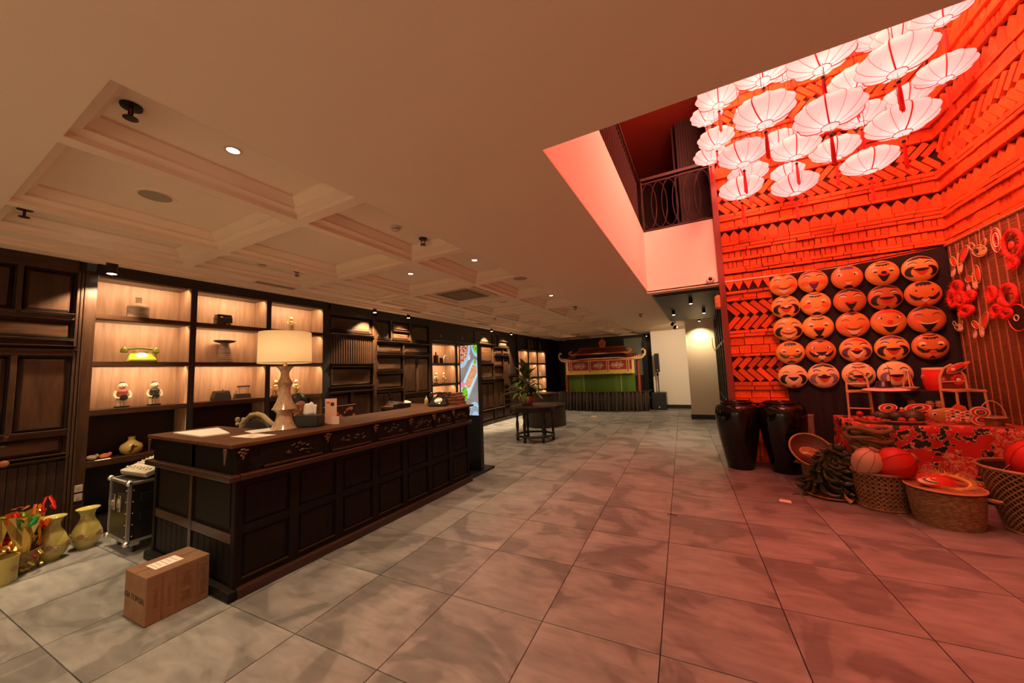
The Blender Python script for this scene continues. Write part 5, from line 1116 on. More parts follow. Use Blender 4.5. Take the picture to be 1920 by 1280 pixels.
curved_roof(-1.02, 0.98, 2.07, 2.28, 0.02, -0.42, 0.0, 'upper_roof', M_ROOF)
tile_m = MB().tube([(0, 0, 0), (0, 0.42, 0.20)], 0.026, 8).mesh('roof_tile', M_ROOF, True)
for k in range(21): link('roof_tile', tile_m, st, (-0.90+k*0.088, -0.43, 2.07))
MB().tube([(-0.86, -0.02, 2.29), (0.82, -0.02, 2.29)], 0.035, 8).build('ridge', M_RW, st)
MB().tube([(-1.02, -0.45, 2.06), (0.98, -0.45, 2.06)], 0.022, 8).build('eave_strip', M_ORN, st)
B(-0.95, -0.25, 1.95, 0.92, 0.0, 2.12).build('clerestory', M_BLACKW, st)
for s_, x in ((-1, -1.05), (1, 1.01)):
    MB().tube([(x-s_*0.16, -0.45, 2.07), (x-s_*0.04, -0.45, 2.04), (x+s_*0.06, -0.45, 2.07), (x+s_*0.10, -0.45, 2.14), (x+s_*0.04, -0.45, 2.19), (x-s_*0.01, -0.45, 2.16)], lambda u: 0.045-0.015*u, 10).build('upper_scroll', M_ORN, st, smooth=True)
for s_, x in ((-1, -1.40), (1, 1.44)):
    g_ = MB().tube([(x-s_*0.30, -0.52, 1.84), (x-s_*0.10, -0.52, 1.82), (x+s_*0.05, -0.52, 1.86), (x+s_*0.14, -0.52, 1.96), (x+s_*0.15, -0.52, 2.08), (x+s_*0.08, -0.52, 2.15), (x+s_*0.03, -0.52, 2.10)], lambda u: 0.045-0.02*u, 10).build('dragon_scroll', M_PALE, st, smooth=True)
    for q in range(5): MB().ball((x-s_*(0.20-0.07*q), -0.52, 1.89+0.012*q), 0.022, 0.02, 0.035, 8, 6).build('scroll_leaf', M_PALE, g_, smooth=True)
MB().tube([(-1.38, -0.54, 1.90), (-1.0, -0.54, 1.84), (-0.6, -0.54, 1.88), (0.6, -0.54, 1.88), (1.0, -0.54, 1.84), (1.42, -0.54, 1.90)], 0.022, 6).build('eave_strip', M_PALE, st, smooth=True)
B(-1.24, -0.56, 1.78, 1.26, -0.52, 1.83).build('fascia_strip', M_ORN, st)
# flame and pearl
pr_ = [(-0.11, 0), (0.11, 0), (0.10, 0.06), (0.13, 0.14), (0.13, 0.24), (0.09, 0.22), (0.08, 0.30), (0.04, 0.27), (0.0, 0.38), (-0.04, 0.27), (-0.08, 0.30), (-0.09, 0.22), (-0.13, 0.24), (-0.13, 0.14), (-0.10, 0.06)]
MB().prism(pr_, 0.04, Matrix.Translation((0.03, -0.05, 2.29)) @ Matrix.Rotation(PI/2, 4, 'X')).build('flame_finial', M_ORN, st); MB().ball((0.03, -0.10, 2.44), 0.06, 0.02, 0.06).build('pearl', mat('pearl_red', (0.55, 0.08, 0.03), 0.4), st, smooth=True)
# valance
B(-1.24, -0.545, 1.44, 1.18, -0.535, 1.79).build('valance', mat('valance_red', (0.26, 0.008, 0.012), 0.6), st)
fg = MB()
for k in range(121): fg.box(-1.27+k*0.0203, -0.556, 1.31+0.004*(k % 3), -1.255+k*0.0203, -0.548, 1.46)
tag(fg.build('fringe', M_YEL, st), kind='stuff')
for (x0, x1) in ((-1.27, -1.19), (1.13, 1.21)): B(x0, -0.553, 1.32, x1, -0.547, 1.80).build('side_band', mat('side_band_cream', (0.62, 0.44, 0.20), 0.6), st)
for x in (-1.08, -0.36, 0.30, 1.00):
    MB().prism([(-0.045, 1.79), (-0.045, 1.42), (0, 1.32), (0.045, 1.42), (0.045, 1.79)], 0.006, Matrix.Translation((x, -0.556, 0)) @ Matrix.Rotation(PI/2, 4, 'X')).build('pennant', MATS['side_band_cream'], st)
    MB().prism([(-0.025, 1.78), (-0.025, 1.43), (0, 1.36), (0.025, 1.43), (0.025, 1.78)], 0.006, Matrix.Translation((x, -0.563, 0)) @ Matrix.Rotation(PI/2, 4, 'X')).build('pennant_centre', M_RW, st)
for xc, ww in ((-0.72, 0.24), (-0.03, 0.20), (0.64, 0.24)):
    m = MB()
    for q in range(26):
        a = q*2.4; rr = (q/26)**0.6; cx_, cz_ = xc+ww*rr*math.cos(a), 1.62+0.11*rr*math.sin(a)
        m.tube([(cx_+0.028*math.cos(k*PI/3+q), -0.552, cz_+0.020*math.sin(k*PI/3+q)) for k in range(5)], 0.007, 4)
    m.build('embroidery', mat('gold_white_thread', (0.70, 0.55, 0.35), 0.5), st)
# bamboo blind under the valance and skirt
m_b = MB().box(-1.22, -0.012, 0, 1.20, 0.012, 0.044).mesh('bamboo_strip', mat('green_bamboo', (0.035, 0.085, 0.010), 0.22, col2=(0.10, 0.16, 0.02), scale=3, stretch=(1, 1, 8), detail=4, coat=0.3))
for k in range(17): link('bamboo_strip', m_b, st, (0, -0.42+0.004*(k % 2), 0.66+k*0.048))
for x in (-0.64, 0.72): MB().tube([(x, -0.45, 0.66), (x, -0.45, 1.46)], 0.006, 5).build('blind_cord', MATS['gold_white_thread'], st)
sk = MB(); NS = 260; vs = []
for i in range(NS+1):
    t = i/NS; ang = math.radians(200+140*t); R0 = 1.0
    x = -1.75+3.35*t; yb = -0.30-0.42*math.sin(PI*t)**0.6
    w1 = 0.055*math.sin(i*0.62)+0.03*math.sin(i*0.23+1)
    vs += [(x, yb+w1*1.8, 0.01), (x, yb+w1, 0.35), (x, yb+0.05+w1*0.5, 0.69)]
for i in range(NS):
    for j in range(2): a = 3*i+j; sk.add([], []) if False else None
sk.v = vs; sk.f = [(3*i+j, 3*i+3+j, 3*i+4+j, 3*i+1+j) for i in range(NS) for j in range(2)]
sk.build('skirt', mat('dark_brown_cloth', (0.045, 0.028, 0.018), 0.7), st, smooth=True, ang=180)
m = MB().prism([(-1.75, 1.2)]+[(-1.75+3.35*i/30, -0.27-0.42*math.sin(PI*i/30)**0.6) for i in range(31)]+[(1.60, 1.2)], 0.03); m.build('stage_deck', M_BLACKW, st, (0, 0, 0.65))
light('stage_light', 'SPOT', (-3.3, 12.2, 2.72), 16, (1, 0.72, 0.42), size=0.03, spot=60, target=(-3.28, 12.95, 1.2))
# ---- column loudspeaker and subwoofer
sb = thing('subwoofer', 'black subwoofer box standing on the floor by the far cream wall', 'subwoofer', (-1.42, 13.72, 0))
B(-0.24, -0.24, 0, 0.24, 0.26, 0.60).build('cabinet', M_BLACKP, sb, bevel=0.012); B(-0.21, -0.25, 0.03, 0.21, -0.24, 0.57).build('grille', mat('grille_black', (0.014, 0.014, 0.014), 0.8), sb); B(-0.02, -0.253, 0.07, 0.03, -0.25, 0.12).build('badge', M_CHROME, sb)
MB().cyl((0, 0, 0.60), 0.018, 0.72, 12).build('pole', M_BLACKM, sb, smooth=True); MB().cyl((0, 0, 1.18), 0.034, 0.08, 12).build('collar', M_BLACKM, sb, smooth=True)
cs = thing('column_loudspeaker', 'slim black column loudspeaker on the pole above the subwoofer', 'loudspeaker', (-1.42, 13.72, 1.32))
B(-0.075, -0.08, 0, 0.075, 0.08, 0.66).build('cabinet', M_BLACKP, cs, bevel=0.01); B(-0.06, -0.085, 0.02, 0.06, -0.08, 0.64).build('grille', MATS['grille_black'], cs); B(-0.01, -0.088, 0.05, 0.02, -0.085, 0.08).build('badge', M_CHROME, cs)
o = MB().lathe([(0.0, 0.0), (0.10, 0.0), (0.10, 0.003), (0, 0.004)], 24).build('painted_glint', mat('floor_glint', (0.7, 0.6, 0.45), 0.3), None, (-3.15, 11.3, 0.001)); tag(o, 'round pale painted floor sticker in front of the puppet stage', 'glint')  # pale disc coloured to imitate a glint on the tiles
t = thing('socket_box', 'small grey socket box low on the wall left of the subwoofer', 'socket', (-1.72, 14.02, 0.32)); B(-0.07, -0.02, 0, 0.07, 0.02, 0.10).build('box_body', mat('grey_plastic', (0.30, 0.28, 0.24), 0.5), t, bevel=0.005); B(-0.03, -0.024, 0.03, 0.03, -0.02, 0.07).build('face', M_BLACKP, t)
# security camera, orange lantern, cable and metal hook by the passage
t = thing('security_camera', 'white dome security camera at the right end of the pink upstand', 'camera', (0.22, 6.60, 2.89)); Mc = Matrix.Rotation(PI/2, 4, 'X')
MB().lathe([(0.06, 0), (0.062, 0.02), (0.058, 0.07), (0.045, 0.09), (0.03, 0.085)], 24, M=Mc).build('housing', M_WHITE, t, smooth=True); MB().ball((0, -0.075, 0), 0.032, 0.028, 0.032).build('lens', mat('lens_glass', (0.01, 0.01, 0.012), 0.05), t, smooth=True)
t = thing('wall_lantern', 'small orange pleated paper lantern beside the red post under the camera', 'lantern', (0.31, 6.60, 2.40)); MB().lathe([(0.03, 0)]+[(0.05+(0.006 if q % 2 else 0), 0.02+q*0.015) for q in range(12)]+[(0.03, 0.22)], 20).build('shade', mat('orange_paper', (0.75, 0.30, 0.12), 0.6), t, smooth=True, ang=20); B(-0.02, 0.0, 0.22, 0.02, 0.04, 0.30).build('hanger', M_BLACKM, t)
t = thing('speaker_bracket', 'black adjustable spotlight pair at the corner of the dark soffit', 'spotlight', (-0.58, 10.9, CZ)); 
for q in range(2): MB().cyl((0.10*q, 0, -0.20-0.06*q), 0.04, 0.10, 12, Matrix.Rotation(0.5, 4, 'Y')).build('housing', M_BLACKM, t, smooth=True)
MB().cyl((0, 0, -0.12), 0.012, 0.12, 8).build('stem', M_BLACKM, t); MB().ball((0.03, 0.04, -0.22), 0.022, 0.022, 0.022, 10, 8).build('lens', M_LAMPON, t)
light('spot_lamp', 'SPOT', (-0.62, 11.0, CZ-0.35), 230, WARM, size=0.03, spot=95, blend=0.8, target=(-0.95, 14.0, 1.1))
t = thing('door_handle_pull', 'brass curved handle hanging at the edge of the cream pillar', 'handle', (0.30, 11.20, 1.85)); MB().tube([(0, 0, 0.4), (0.0, 0, 0.15), (0.05, 0, 0.03), (0.10, 0, 0.0), (0.10, 0, -0.15)], 0.012, 8).build('pull_rod', MATS['brass'], t, smooth=True); MB().tube([(0.10+0.03*math.cos(q*PI/6), 0, -0.22+0.07*math.sin(q*PI/6)) for q in range(12)], 0.008, 6, closed=True).build('pull_loop', MATS['brass'], t)
# ================================================================ LANTERNS IN THE WELL
M_LAN = mat('lantern_silk', (0.80, 0.56, 0.55), 0.7, transl=0.6, emit=(1.0, 0.52, 0.50), emit_s=0.60)
M_LWIRE = mat('lantern_wire', (0.16, 0.02, 0.015), 0.5); M_LBOT = mat('lantern_disc', (0.9, 0.8, 0.76), 0.6, emit=(1.0, 0.80, 0.72), emit_s=0.9)
NR = 12
def lan_r(t):      # profile for t 0 (bottom ring) .. 1 (top ring): radius, z in metres for a 0.5 m lantern
    P = [(0.060, -0.125), (0.115, -0.112), (0.185, -0.078), (0.235, -0.035), (0.250, 0.0), (0.240, 0.030), (0.195, 0.068), (0.130, 0.100), (0.062, 0.118)]
    k = t*(len(P)-1); i = min(int(k), len(P)-2); u = k-i
    return P[i][0]*(1-u)+P[i+1][0]*u, P[i][1]*(1-u)+P[i+1][1]*u
lv = []; lf = []; SEG = 5; ROW = 17
for j in range(ROW):
    t = j/(ROW-1); r, z = lan_r(t)
    for i in range(NR*SEG):
        u = (i % SEG)/SEG; sag = math.sin(PI*u); a = 2*PI*i/(NR*SEG)
        rr = r*(1-0.085*sag*(r/0.25)**1.5)
        lv.append((rr*math.cos(a), rr*math.sin(a), z*(1-0.10*sag)))
n_ = NR*SEG
lf = [(j*n_+i, j*n_+(i+1) % n_, (j+1)*n_+(i+1) % n_, (j+1)*n_+i) for j in range(ROW-1) for i in range(n_)]
me_silk = MB().add(lv, lf).mesh('silk_shade', M_LAN, True, 180)
def rib_mesh(rad, flat, m_, nm):
    return MB().tube([((lan_r(j/16)[0]+0.0015), 0, lan_r(j/16)[1]) for j in range(17)], rad, 6, flat=flat).mesh(nm, m_, True)
me_rib = rib_mesh(0.0016, 1, M_LWIRE, 'rib'); me_ribbon = MB().tube([((lan_r(j/16)[0]+0.0025), 0, lan_r(j/16)[1]) for j in range(17)], 0.0055, 4).mesh('ribbon', M_RED, True)
me_disc = MB().lathe([(0.0, -0.127), (0.060, -0.127), (0.062, -0.122)], 24, cap=False).mesh('bottom_disc', M_LBOT, True)
me_ring = MB().tube([(0.061*math.cos(q*PI/12), 0.061*math.sin(q*PI/12), -0.126) for q in range(24)], 0.003, 6, closed=True).mesh('ring', M_LWIRE, True)
me_top = MB().tube([(0.061*math.cos(q*PI/12), 0.061*math.sin(q*PI/12), 0.118) for q in range(24)], 0.003, 6, closed=True).mesh('ring', M_LWIRE, True)
me_bead = MB().ball((0, 0, -0.205), 0.016, 0.016, 0.018, 12, 8).mesh('bead', M_BLACKP, True)
me_str = MB().cyl((0, 0, -0.20), 0.0016, 0.08, 6).mesh('string', M_LWIRE)
tz = MB()
for q in range(14):
    a = q*2.39996; R0 = 0.012*math.sqrt(q/14); tz.tube([(R0*0.6*math.cos(a), R0*0.6*math.sin(a), -0.215), (R0*math.cos(a), R0*math.sin(a), -0.30), (R0*1.3*math.cos(a), R0*1.3*math.sin(a), -0.445-0.01*(q % 3))], 0.0042, 5)
me_tas = tz.mesh('tassel', M_TASSEL, True)
LANT = [(2.46, 5.14, 5.09, .5), (1.59, 3.93, 3.96, .5), (2.65, 5.64, 4.73, .5), (1.11, 3.86, 4.16, .5), (0.68, 3.90, 3.84, .5), (1.11, 3.83, 3.61, .5), (1.76, 4.40, 3.66, .5), (1.82, 5.28, 3.72, .5), (1.64, 5.61, 4.11, .5),
    (1.19, 5.49, 3.73, .5), (0.6, 5.25, 3.74, .5), (0.57, 4.58, 3.84, .5), (0.40, 5.55, 4.66, .47), (0.34, 6.10, 4.73, .46), (0.34, 6.05, 5.35, .46), (0.41, 4.85, 4.79, .5), (0.90, 5.75, 5.02, .5), (1.21, 6.21, 4.74, .45), (1.17, 5.2, 4.06, .5),
    (0.75, 5.72, 4.12, .5), (1.27, 6.15, 4.2, .41), (2.54, 6.16, 4.82, .5), (0.74, 4.13, 4.42, .5), (1.72, 6.25, 5.05, .45), (1.79, 5.31, 4.73, .5), (2.06, 6.06, 4.69, .5), (2.35, 6.13, 5.74, .49), (2.36, 5.70, 5.36, .5), (1.3, 5.62, 5.38, .5)]
LPOS = ['topmost right lantern, partly cut by the ceiling edge', 'largest lantern, second from the right in the top row, dark-corded tassel in front', 'lantern nearest the right clay wall', 'large lantern at the ceiling edge left of the biggest one',
    'large lantern upper left of centre with a long tassel', 'large lantern in the middle of the cluster', 'large wide lantern right of centre, below the biggest one', 'lowest lantern on the right side', 'lantern between the middle lantern and the lowest right one',
    'lowest lantern of the middle, above the clay pickets', 'lowest lantern at the left, just above the clay herringbone', 'lantern at the left directly above the lowest left one', 'lantern at the left edge, third from the ceiling', 'left edge lantern below the third one',
    'leftmost lantern, second from the ceiling', 'lantern at the left end against the ceiling edge', 'pale lantern half hidden behind the upper left one', 'small far lantern left of centre, behind a tassel', 'lantern left of centre under the middle one', 'lantern behind the lowest left one',
    'small lantern behind the lowest middle one', 'far lantern under the one nearest the right wall', 'lantern cut off by the ceiling edge at the upper left', 'small far lantern behind the middle one', 'lantern hidden behind the biggest and the middle ones', 'far lantern behind the wide right one',
    'far top lantern with two thin cords, at the ceiling edge', 'lantern just under the topmost right one', 'far pale lantern seen between the upper ones at the ceiling edge']
r_ = random.Random(4)
for k, ((x, y, z, d), nm) in enumerate(zip(LANT, LPOS)):
    t = thing('silk_lantern', 'white silk lantern with red ribbons: '+nm, 'lantern', (x, y, z), r_.random()*0.5, 'white silk lanterns in the light well')
    words = nm.split(); t['label'] = ' '.join(('white lantern, '+nm).split()[:16])
    s = d/0.5; t.scale = (s, s, s)
    link('silk_shade', me_silk, t); link('bottom_disc', me_disc, t); link('ring', me_ring, t); link('ring', me_top, t)
    for q in range(NR): link('ribbon' if q % 4 == 0 else 'rib', me_ribbon if q % 4 == 0 else me_rib, t, rot=(0, 0, q*2*PI/NR))
    link('string', me_str, t); link('bead', me_bead, t); link('tassel', me_tas, t)
    hcord = (6.4-z)/s-0.118
    MB().cyl((0, 0, 0.118), 0.003, hcord, 6).build('cord', M_BLACKM, t)
    cb_ = MB()
    for q in range(3): cb_.tube([(0.06*math.cos(q*2.09), 0.06*math.sin(q*2.09), 0.118), (0, 0, 0.19)], 0.0015, 4)
    cb_.build('hanger', M_LWIRE, t)
    light('lantern_bulb', 'POINT', (x, y, z-0.01), 2.6, (1.0, 0.46, 0.43), size=0.03)

# ================================================================ MASKS AND THE CURTAIN
ct = thing('curtain', 'dark red-black cloth hung behind the painted basket faces', 'curtain', (1.0, 6.58, 0))
cv = []; NX = 90; NZ = 12
for i in range(NX+1):
    u = i/NX
    for j in range(NZ+1):
        v = j/NZ; top = 2.79+0.13*u-0.03*math.sin(PI*u); x = 0.16*(1-v)*(1-u)*0.9+u*1.93; amp = 0.022*(1.15-v)
        cv.append((x, -0.012-amp*(0.6+0.5*math.sin(i*0.9)+0.4*math.sin(i*0.37+1)), 0.02+(top-0.02)*v))
W1 = NZ+1
cme = MB().add(cv, [(i*W1+j, (i+1)*W1+j, (i+1)*W1+j+1, i*W1+j+1) for i in range(NX) for j in range(NZ)])
cme.build('cloth', mat('dark_curtain', (0.009, 0.003, 0.003), 0.85), ct, smooth=True, ang=180)
MB().tube([(0.0, 0.0, 2.80), (0.9, 0.0, 2.84), (1.93, 0.0, 2.93)], 0.008, 6).build('curtain_rod', M_BLACKM, ct)
C_SK = [(0.86, 0.40, 0.08), (0.90, 0.44, 0.09), (0.80, 0.27, 0.05), (0.66, 0.20, 0.04), (0.88, 0.62, 0.30)]
def mk_basket(k): 
    c = C_SK[k]; return mat('painted_basket_%s' % ['amber', 'honey', 'russet', 'rust', 'straw'][k], c, 0.45, col2=tuple(v*0.72 for v in c), scale=26, tex='wave', stretch=(1, 1, 1), dist=1.0, ramp=(0.2, 0.9), detail=1, bump=0.3, bscale=40, coat=0.2)
P_BLK = mat('paint_black', (0.012, 0.010, 0.010), 0.5); P_RED = mat('paint_red', (0.62, 0.03, 0.015), 0.45); P_WHT = mat('paint_cream', (0.85, 0.62, 0.42), 0.5); P_PUR = mat('paint_purple', (0.10, 0.03, 0.12), 0.5)
P_CHK = mat('paint_blush', (0.72, 0.14, 0.04), 0.5); P_GRN = mat('paint_green', (0.03, 0.11, 0.05), 0.5); P_BRN = mat('paint_brown', (0.22, 0.06, 0.03), 0.5); P_GRY = mat('paint_violet_grey', (0.22, 0.14, 0.20), 0.5)
RX, RZ_, RD = 0.173, 0.170, 0.055
def dome(u, v): q = max(0.0, 1-u*u-v*v); return RD*(q**0.5)
def paint(par, pts, m_, nm, lift=1):
    """pts outline in unit disc coords (u right, v up); fan patch laid on the dome"""
    cu = sum(p[0] for p in pts)/len(pts); cv_ = sum(p[1] for p in pts)/len(pts); vs = []; fs = []; n = len(pts); L_ = 0.0008*lift
    # triangulate by ear clipping through bmesh, then subdivide so the patch follows the dome
    if nm not in ('hair', 'cap_paint', 'beard', 'hat_band', 'fringe_hair'): pts = [(p[0]*1.24, p[1]*1.22+0.02) for p in pts]
    bm = bmesh.new(); bv = [bm.verts.new((p[0], p[1], 0)) for p in pts]
    try: f = bm.faces.new(bv)
    except ValueError: bm.free(); return
    bmesh.ops.triangulate(bm, faces=[f]); bmesh.ops.subdivide_edges(bm, edges=bm.edges[:], cuts=1, use_grid_fill=False); bmesh.ops.triangulate(bm, faces=bm.faces[:])
    for v in bm.verts:
        u_, w_ = v.co.x, v.co.y; l_ = math.hypot(u_, w_)
        if l_ > 0.99: u_, w_ = u_/l_*0.99, w_/l_*0.99
        v.co = (u_*RX, -(dome(u_, w_)+L_+0.0012), w_*RZ_)
    me = D.meshes.new(nm); bm.to_mesh(me); bm.free(); me.materials.append(m_); link(nm, me, par)
def arc(cx, cy, rx, ry, a0, a1, th0, th1, n=14):      # crescent band, thickness largest in the middle
    out = []; inn = []
    for i in range(n+1):
        t = i/n; a = math.radians(a0+(a1-a0)*t); w_ = th0+(th1-th0)*math.sin(PI*t)
        out.append((cx+(rx+w_/2)*math.cos(a), cy+(ry+w_/2)*math.sin(a))); inn.append((cx+(rx-w_/2)*math.cos(a), cy+(ry-w_/2)*math.sin(a)))
    return out+inn[::-1]
def ov(cx, cy, rx, ry, n=16, tilt=0): return [(cx+rx*math.cos(t)*math.cos(tilt)-ry*math.sin(t)*math.sin(tilt), cy+rx*math.cos(t)*math.sin(tilt)+ry*math.sin(t)*math.cos(tilt)) for t in [2*PI*i/n for i in range(n)]]
def smile(cx, cy, w_, up, depth, n=12):               # top edge sags by up, bottom by depth
    return [(cx-w_+2*w_*i/n, cy-up*math.sin(PI*i/n)) for i in range(n+1)]+[(cx+w_-2*w_*i/n, cy-depth*math.sin(PI*i/n)) for i in range(1, n)]
basket_prof = [(RX*0.0+0.0001, 0)]
me_b = {}
def face(col, row, spec):
    x = [1.155, 1.500, 1.872, 2.232, 2.588][col]; z = [2.650, 2.318, 1.985, 1.638, 1.292][row]
    t = thing('painted_basket', spec['label'], 'mask', (x, 6.515, z), 0, 'painted face baskets'); t.scale = (0.96+0.02*((col*3+row) % 3),)*3
    kk = spec.get('c', 0)
    if kk not in me_b:
        pr = []; n = 10
        M_ = Matrix.Rotation(PI/2, 4, 'X')
        vs = MB(); pf = [(max(1e-4, math.sin(PI/2*i/n)), RD*math.cos(PI/2*i/n)) for i in range(n+1)]
        vs.lathe([(r*RX, zz) for r, zz in pf][::-1], 40, M=M_ @ Matrix.Diagonal((1, RZ_/RX, 1, 1))); vs.tube([(RX*math.cos(q*PI/20), 0, RZ_*math.sin(q*PI/20)) for q in range(40)], 0.006, 6, closed=True)
        me_b[kk] = vs.mesh('basket_body', mk_basket(kk), True, 60)
    link('basket_body', me_b[kk], t)
    MB().tube([(0.012*math.cos(q*PI/5), 0, RZ_+0.010+0.012*math.sin(q*PI/5)) for q in range(10)], 0.0018, 5, closed=True).build('hanging_loop', M_LWIRE, t)
    e = spec['eyes']
    for s in (-1, 1):
        if e == 'laugh': paint(t, arc(s*0.36, 0.22, 0.20, 0.16, 170, 10, 0.01, 0.09), P_BLK, 'brow'); paint(t, arc(s*0.36, 0.18, 0.18, 0.13, 175, 5, 0.02, 0.09), P_WHT, 'eye', 2)
        elif e == 'thin': paint(t, arc(s*0.38, 0.16, 0.20, 0.16, 170, 10, 0.005, 0.045), P_BLK, 'eye')
        elif e == 'round': paint(t, ov(s*0.40, 0.16, 0.14, 0.14), P_WHT, 'eye'); paint(t, ov(s*0.40-0.05, 0.12, 0.055, 0.06), P_BLK, 'pupil', 2)
        elif e == 'sly': paint(t, ov(s*0.40, 0.15, 0.15, 0.13), P_WHT, 'eye'); paint(t, ov(s*0.38, 0.06, 0.10, 0.045), P_BLK, 'pupil', 2)
        elif e == 'dots': paint(t, ov(s*0.36, 0.18, 0.045, 0.055), P_BLK, 'pupil')
        elif e == 'open': paint(t, arc(s*0.40, 0.18, 0.19, 0.14, 170, 10, 0.02, 0.07), P_BLK, 'brow'); paint(t, smile(s*0.40, 0.24, 0.18, -0.10, 0.05), P_WHT, 'eye', 2); paint(t, ov(s*0.36, 0.24, 0.05, 0.06), P_BLK, 'pupil', 3)
    h_ = spec.get('hair'); hm = {'b': P_BLK, 'r': P_BRN, 'p': P_PUR}.get(spec.get('hc', 'b'))
    if h_ == 'widow': paint(t, [(-0.50, 0.82), (-0.25, 0.93), (0, 0.97), (0.25, 0.93), (0.50, 0.82), (0.25, 0.84), (0, 0.72), (-0.25, 0.84)], hm, 'hair')
    elif h_ == 'cap': paint(t, [(-0.74, 0.60), (-0.55, 0.80), (-0.28, 0.94), (0, 0.98), (0.28, 0.94), (0.55, 0.80), (0.74, 0.60), (0.40, 0.70), (0.08, 0.76), (0, 0.82), (-0.08, 0.76), (-0.40, 0.70)], hm, 'hair')
    elif h_ == 'fringe': paint(t, [(-0.45, 0.66), (-0.38, 0.86), (0, 0.93), (0.38, 0.86), (0.50, 0.64), (0.34, 0.68), (0.28, 0.58), (0.20, 0.68), (0.06, 0.58), (0, 0.68), (-0.14, 0.58), (-0.2, 0.68), (-0.34, 0.58)], hm, 'hair')
    elif h_ == 'hat': paint(t, arc(0, 1.15, 0.55, 0.32, 200, 340, 0.02, 0.09), hm, 'hat_band'); paint(t, [(-0.42, 0.58), (-0.38, 0.74), (0, 0.66), (0.38, 0.74), (0.46, 0.58), (0.3, 0.64), (0.22, 0.52), (0.12, 0.60), (0, 0.52), (-0.1, 0.60), (-0.2, 0.52), (-0.3, 0.6)], hm, 'fringe_hair')
    elif h_ == 'red': paint(t, arc(0, -0.02, 0.86, 0.86, 150, 30, 0.05, 0.20), P_RED, 'cap_paint')
    if spec.get('chk'): 
        for s in (-1, 1): paint(t, ov(s*0.48, -0.16, 0.22, 0.17), P_CHK, 'cheek')
    b_ = spec.get('side')          # big side curls round the mouth
    if b_:
        bm_ = {'b': P_BLK, 'p': P_PUR, 'g': P_GRY, 'gr': P_GRN}[b_]
        for s in (-1, 1): paint(t, arc(s*0.30, -0.22, 0.30, 0.30, 90, 90-s*165, 0.06, 0.26), bm_, 'side_curl')
    m_ = spec['mouth']
    if m_ == 'grin': paint(t, smile(0, -0.12, 0.50, 0.18, 0.34), P_BRN, 'mouth'); paint(t, smile(0, -0.34, 0.34, 0.10, 0.36), P_WHT, 'lip', 2)
    elif m_ == 'open': paint(t, smile(0, -0.14, 0.30, 0.06, 0.48), P_PUR if spec.get('hc') == 'r' else P_BLK, 'mouth'); paint(t, smile(0, -0.10, 0.28, -0.03, 0.16), P_RED, 'tongue', 2)
    elif m_ == 'small': paint(t, smile(0, -0.34, 0.20, 0.06, 0.22), P_WHT, 'mouth'); paint(t, arc(0, -0.20, 0.20, 0.14, 200, 340, 0.01, 0.03), P_RED, 'lip')
    elif m_ == 'wide': paint(t, smile(0, -0.08, 0.50, 0.20, 0.32), P_WHT, 'lip'); paint(t, smile(0, -0.28, 0.34, 0.06, 0.42), P_BLK, 'mouth', 2)
    elif m_ == 'redlip': paint(t, smile(0, -0.06, 0.36, 0.14, 0.40), P_RED, 'mouth', 3); paint(t, smile(0, -0.04, 0.40, -0.02, 0.18), P_BLK, 'upper_lip', 4)
    elif m_ == 'crescent': paint(t, smile(0, -0.08, 0.40, 0.18, 0.52), P_WHT, 'mouth', 3); paint(t, smile(0, -0.06, 0.30, 0.02, 0.28), P_BLK, 'upper_lip', 4)
    elif m_ == 'line': paint(t, arc(0, 0.12, 0.55, 0.36, 215, 325, 0.01, 0.04), P_BLK, 'mouth'); paint(t, smile(0, -0.36, 0.22, 0.04, 0.16), P_RED, 'lip')
    mo = spec.get('mo')
    if mo:
        mm = {'b': P_BLK, 'g': P_GRN}[mo]
        for s in (-1, 1): paint(t, [(s*0.08, -0.24), (s*0.30, -0.28), (s*0.52, -0.10), (s*0.66, 0.06), (s*0.62, -0.20), (s*0.44, -0.42), (s*0.22, -0.42)], mm, 'moustache', 5)
    if spec.get('nose'): paint(t, ov(0, -0.02, 0.14, 0.10), {'r': P_RED, 'b': P_BLK, 'w': P_WHT}[spec['nose']], 'nose', 5)
    c_ = spec.get('chin')
    if c_ == 'tri': paint(t, [(-0.22, -0.95), (0, -0.70), (0.22, -0.95)], P_BLK if spec.get('cc', 'b') == 'b' else {'g': P_GRN, 'r': P_RED, 'p': P_PUR}[spec['cc']], 'beard')
    elif c_ == 'arc': paint(t, [(-0.34, -0.90), (-0.2, -0.76), (0, -0.70), (0.2, -0.76), (0.34, -0.90), (0, -0.985)], P_BLK if spec.get('cc', 'b') == 'b' else P_GRN, 'beard')
ORD = ['topmost', 'second', 'third', 'fourth', 'lowest']; CL = ['leftmost column', 'second column', 'middle column', 'fourth column', 'rightmost column']
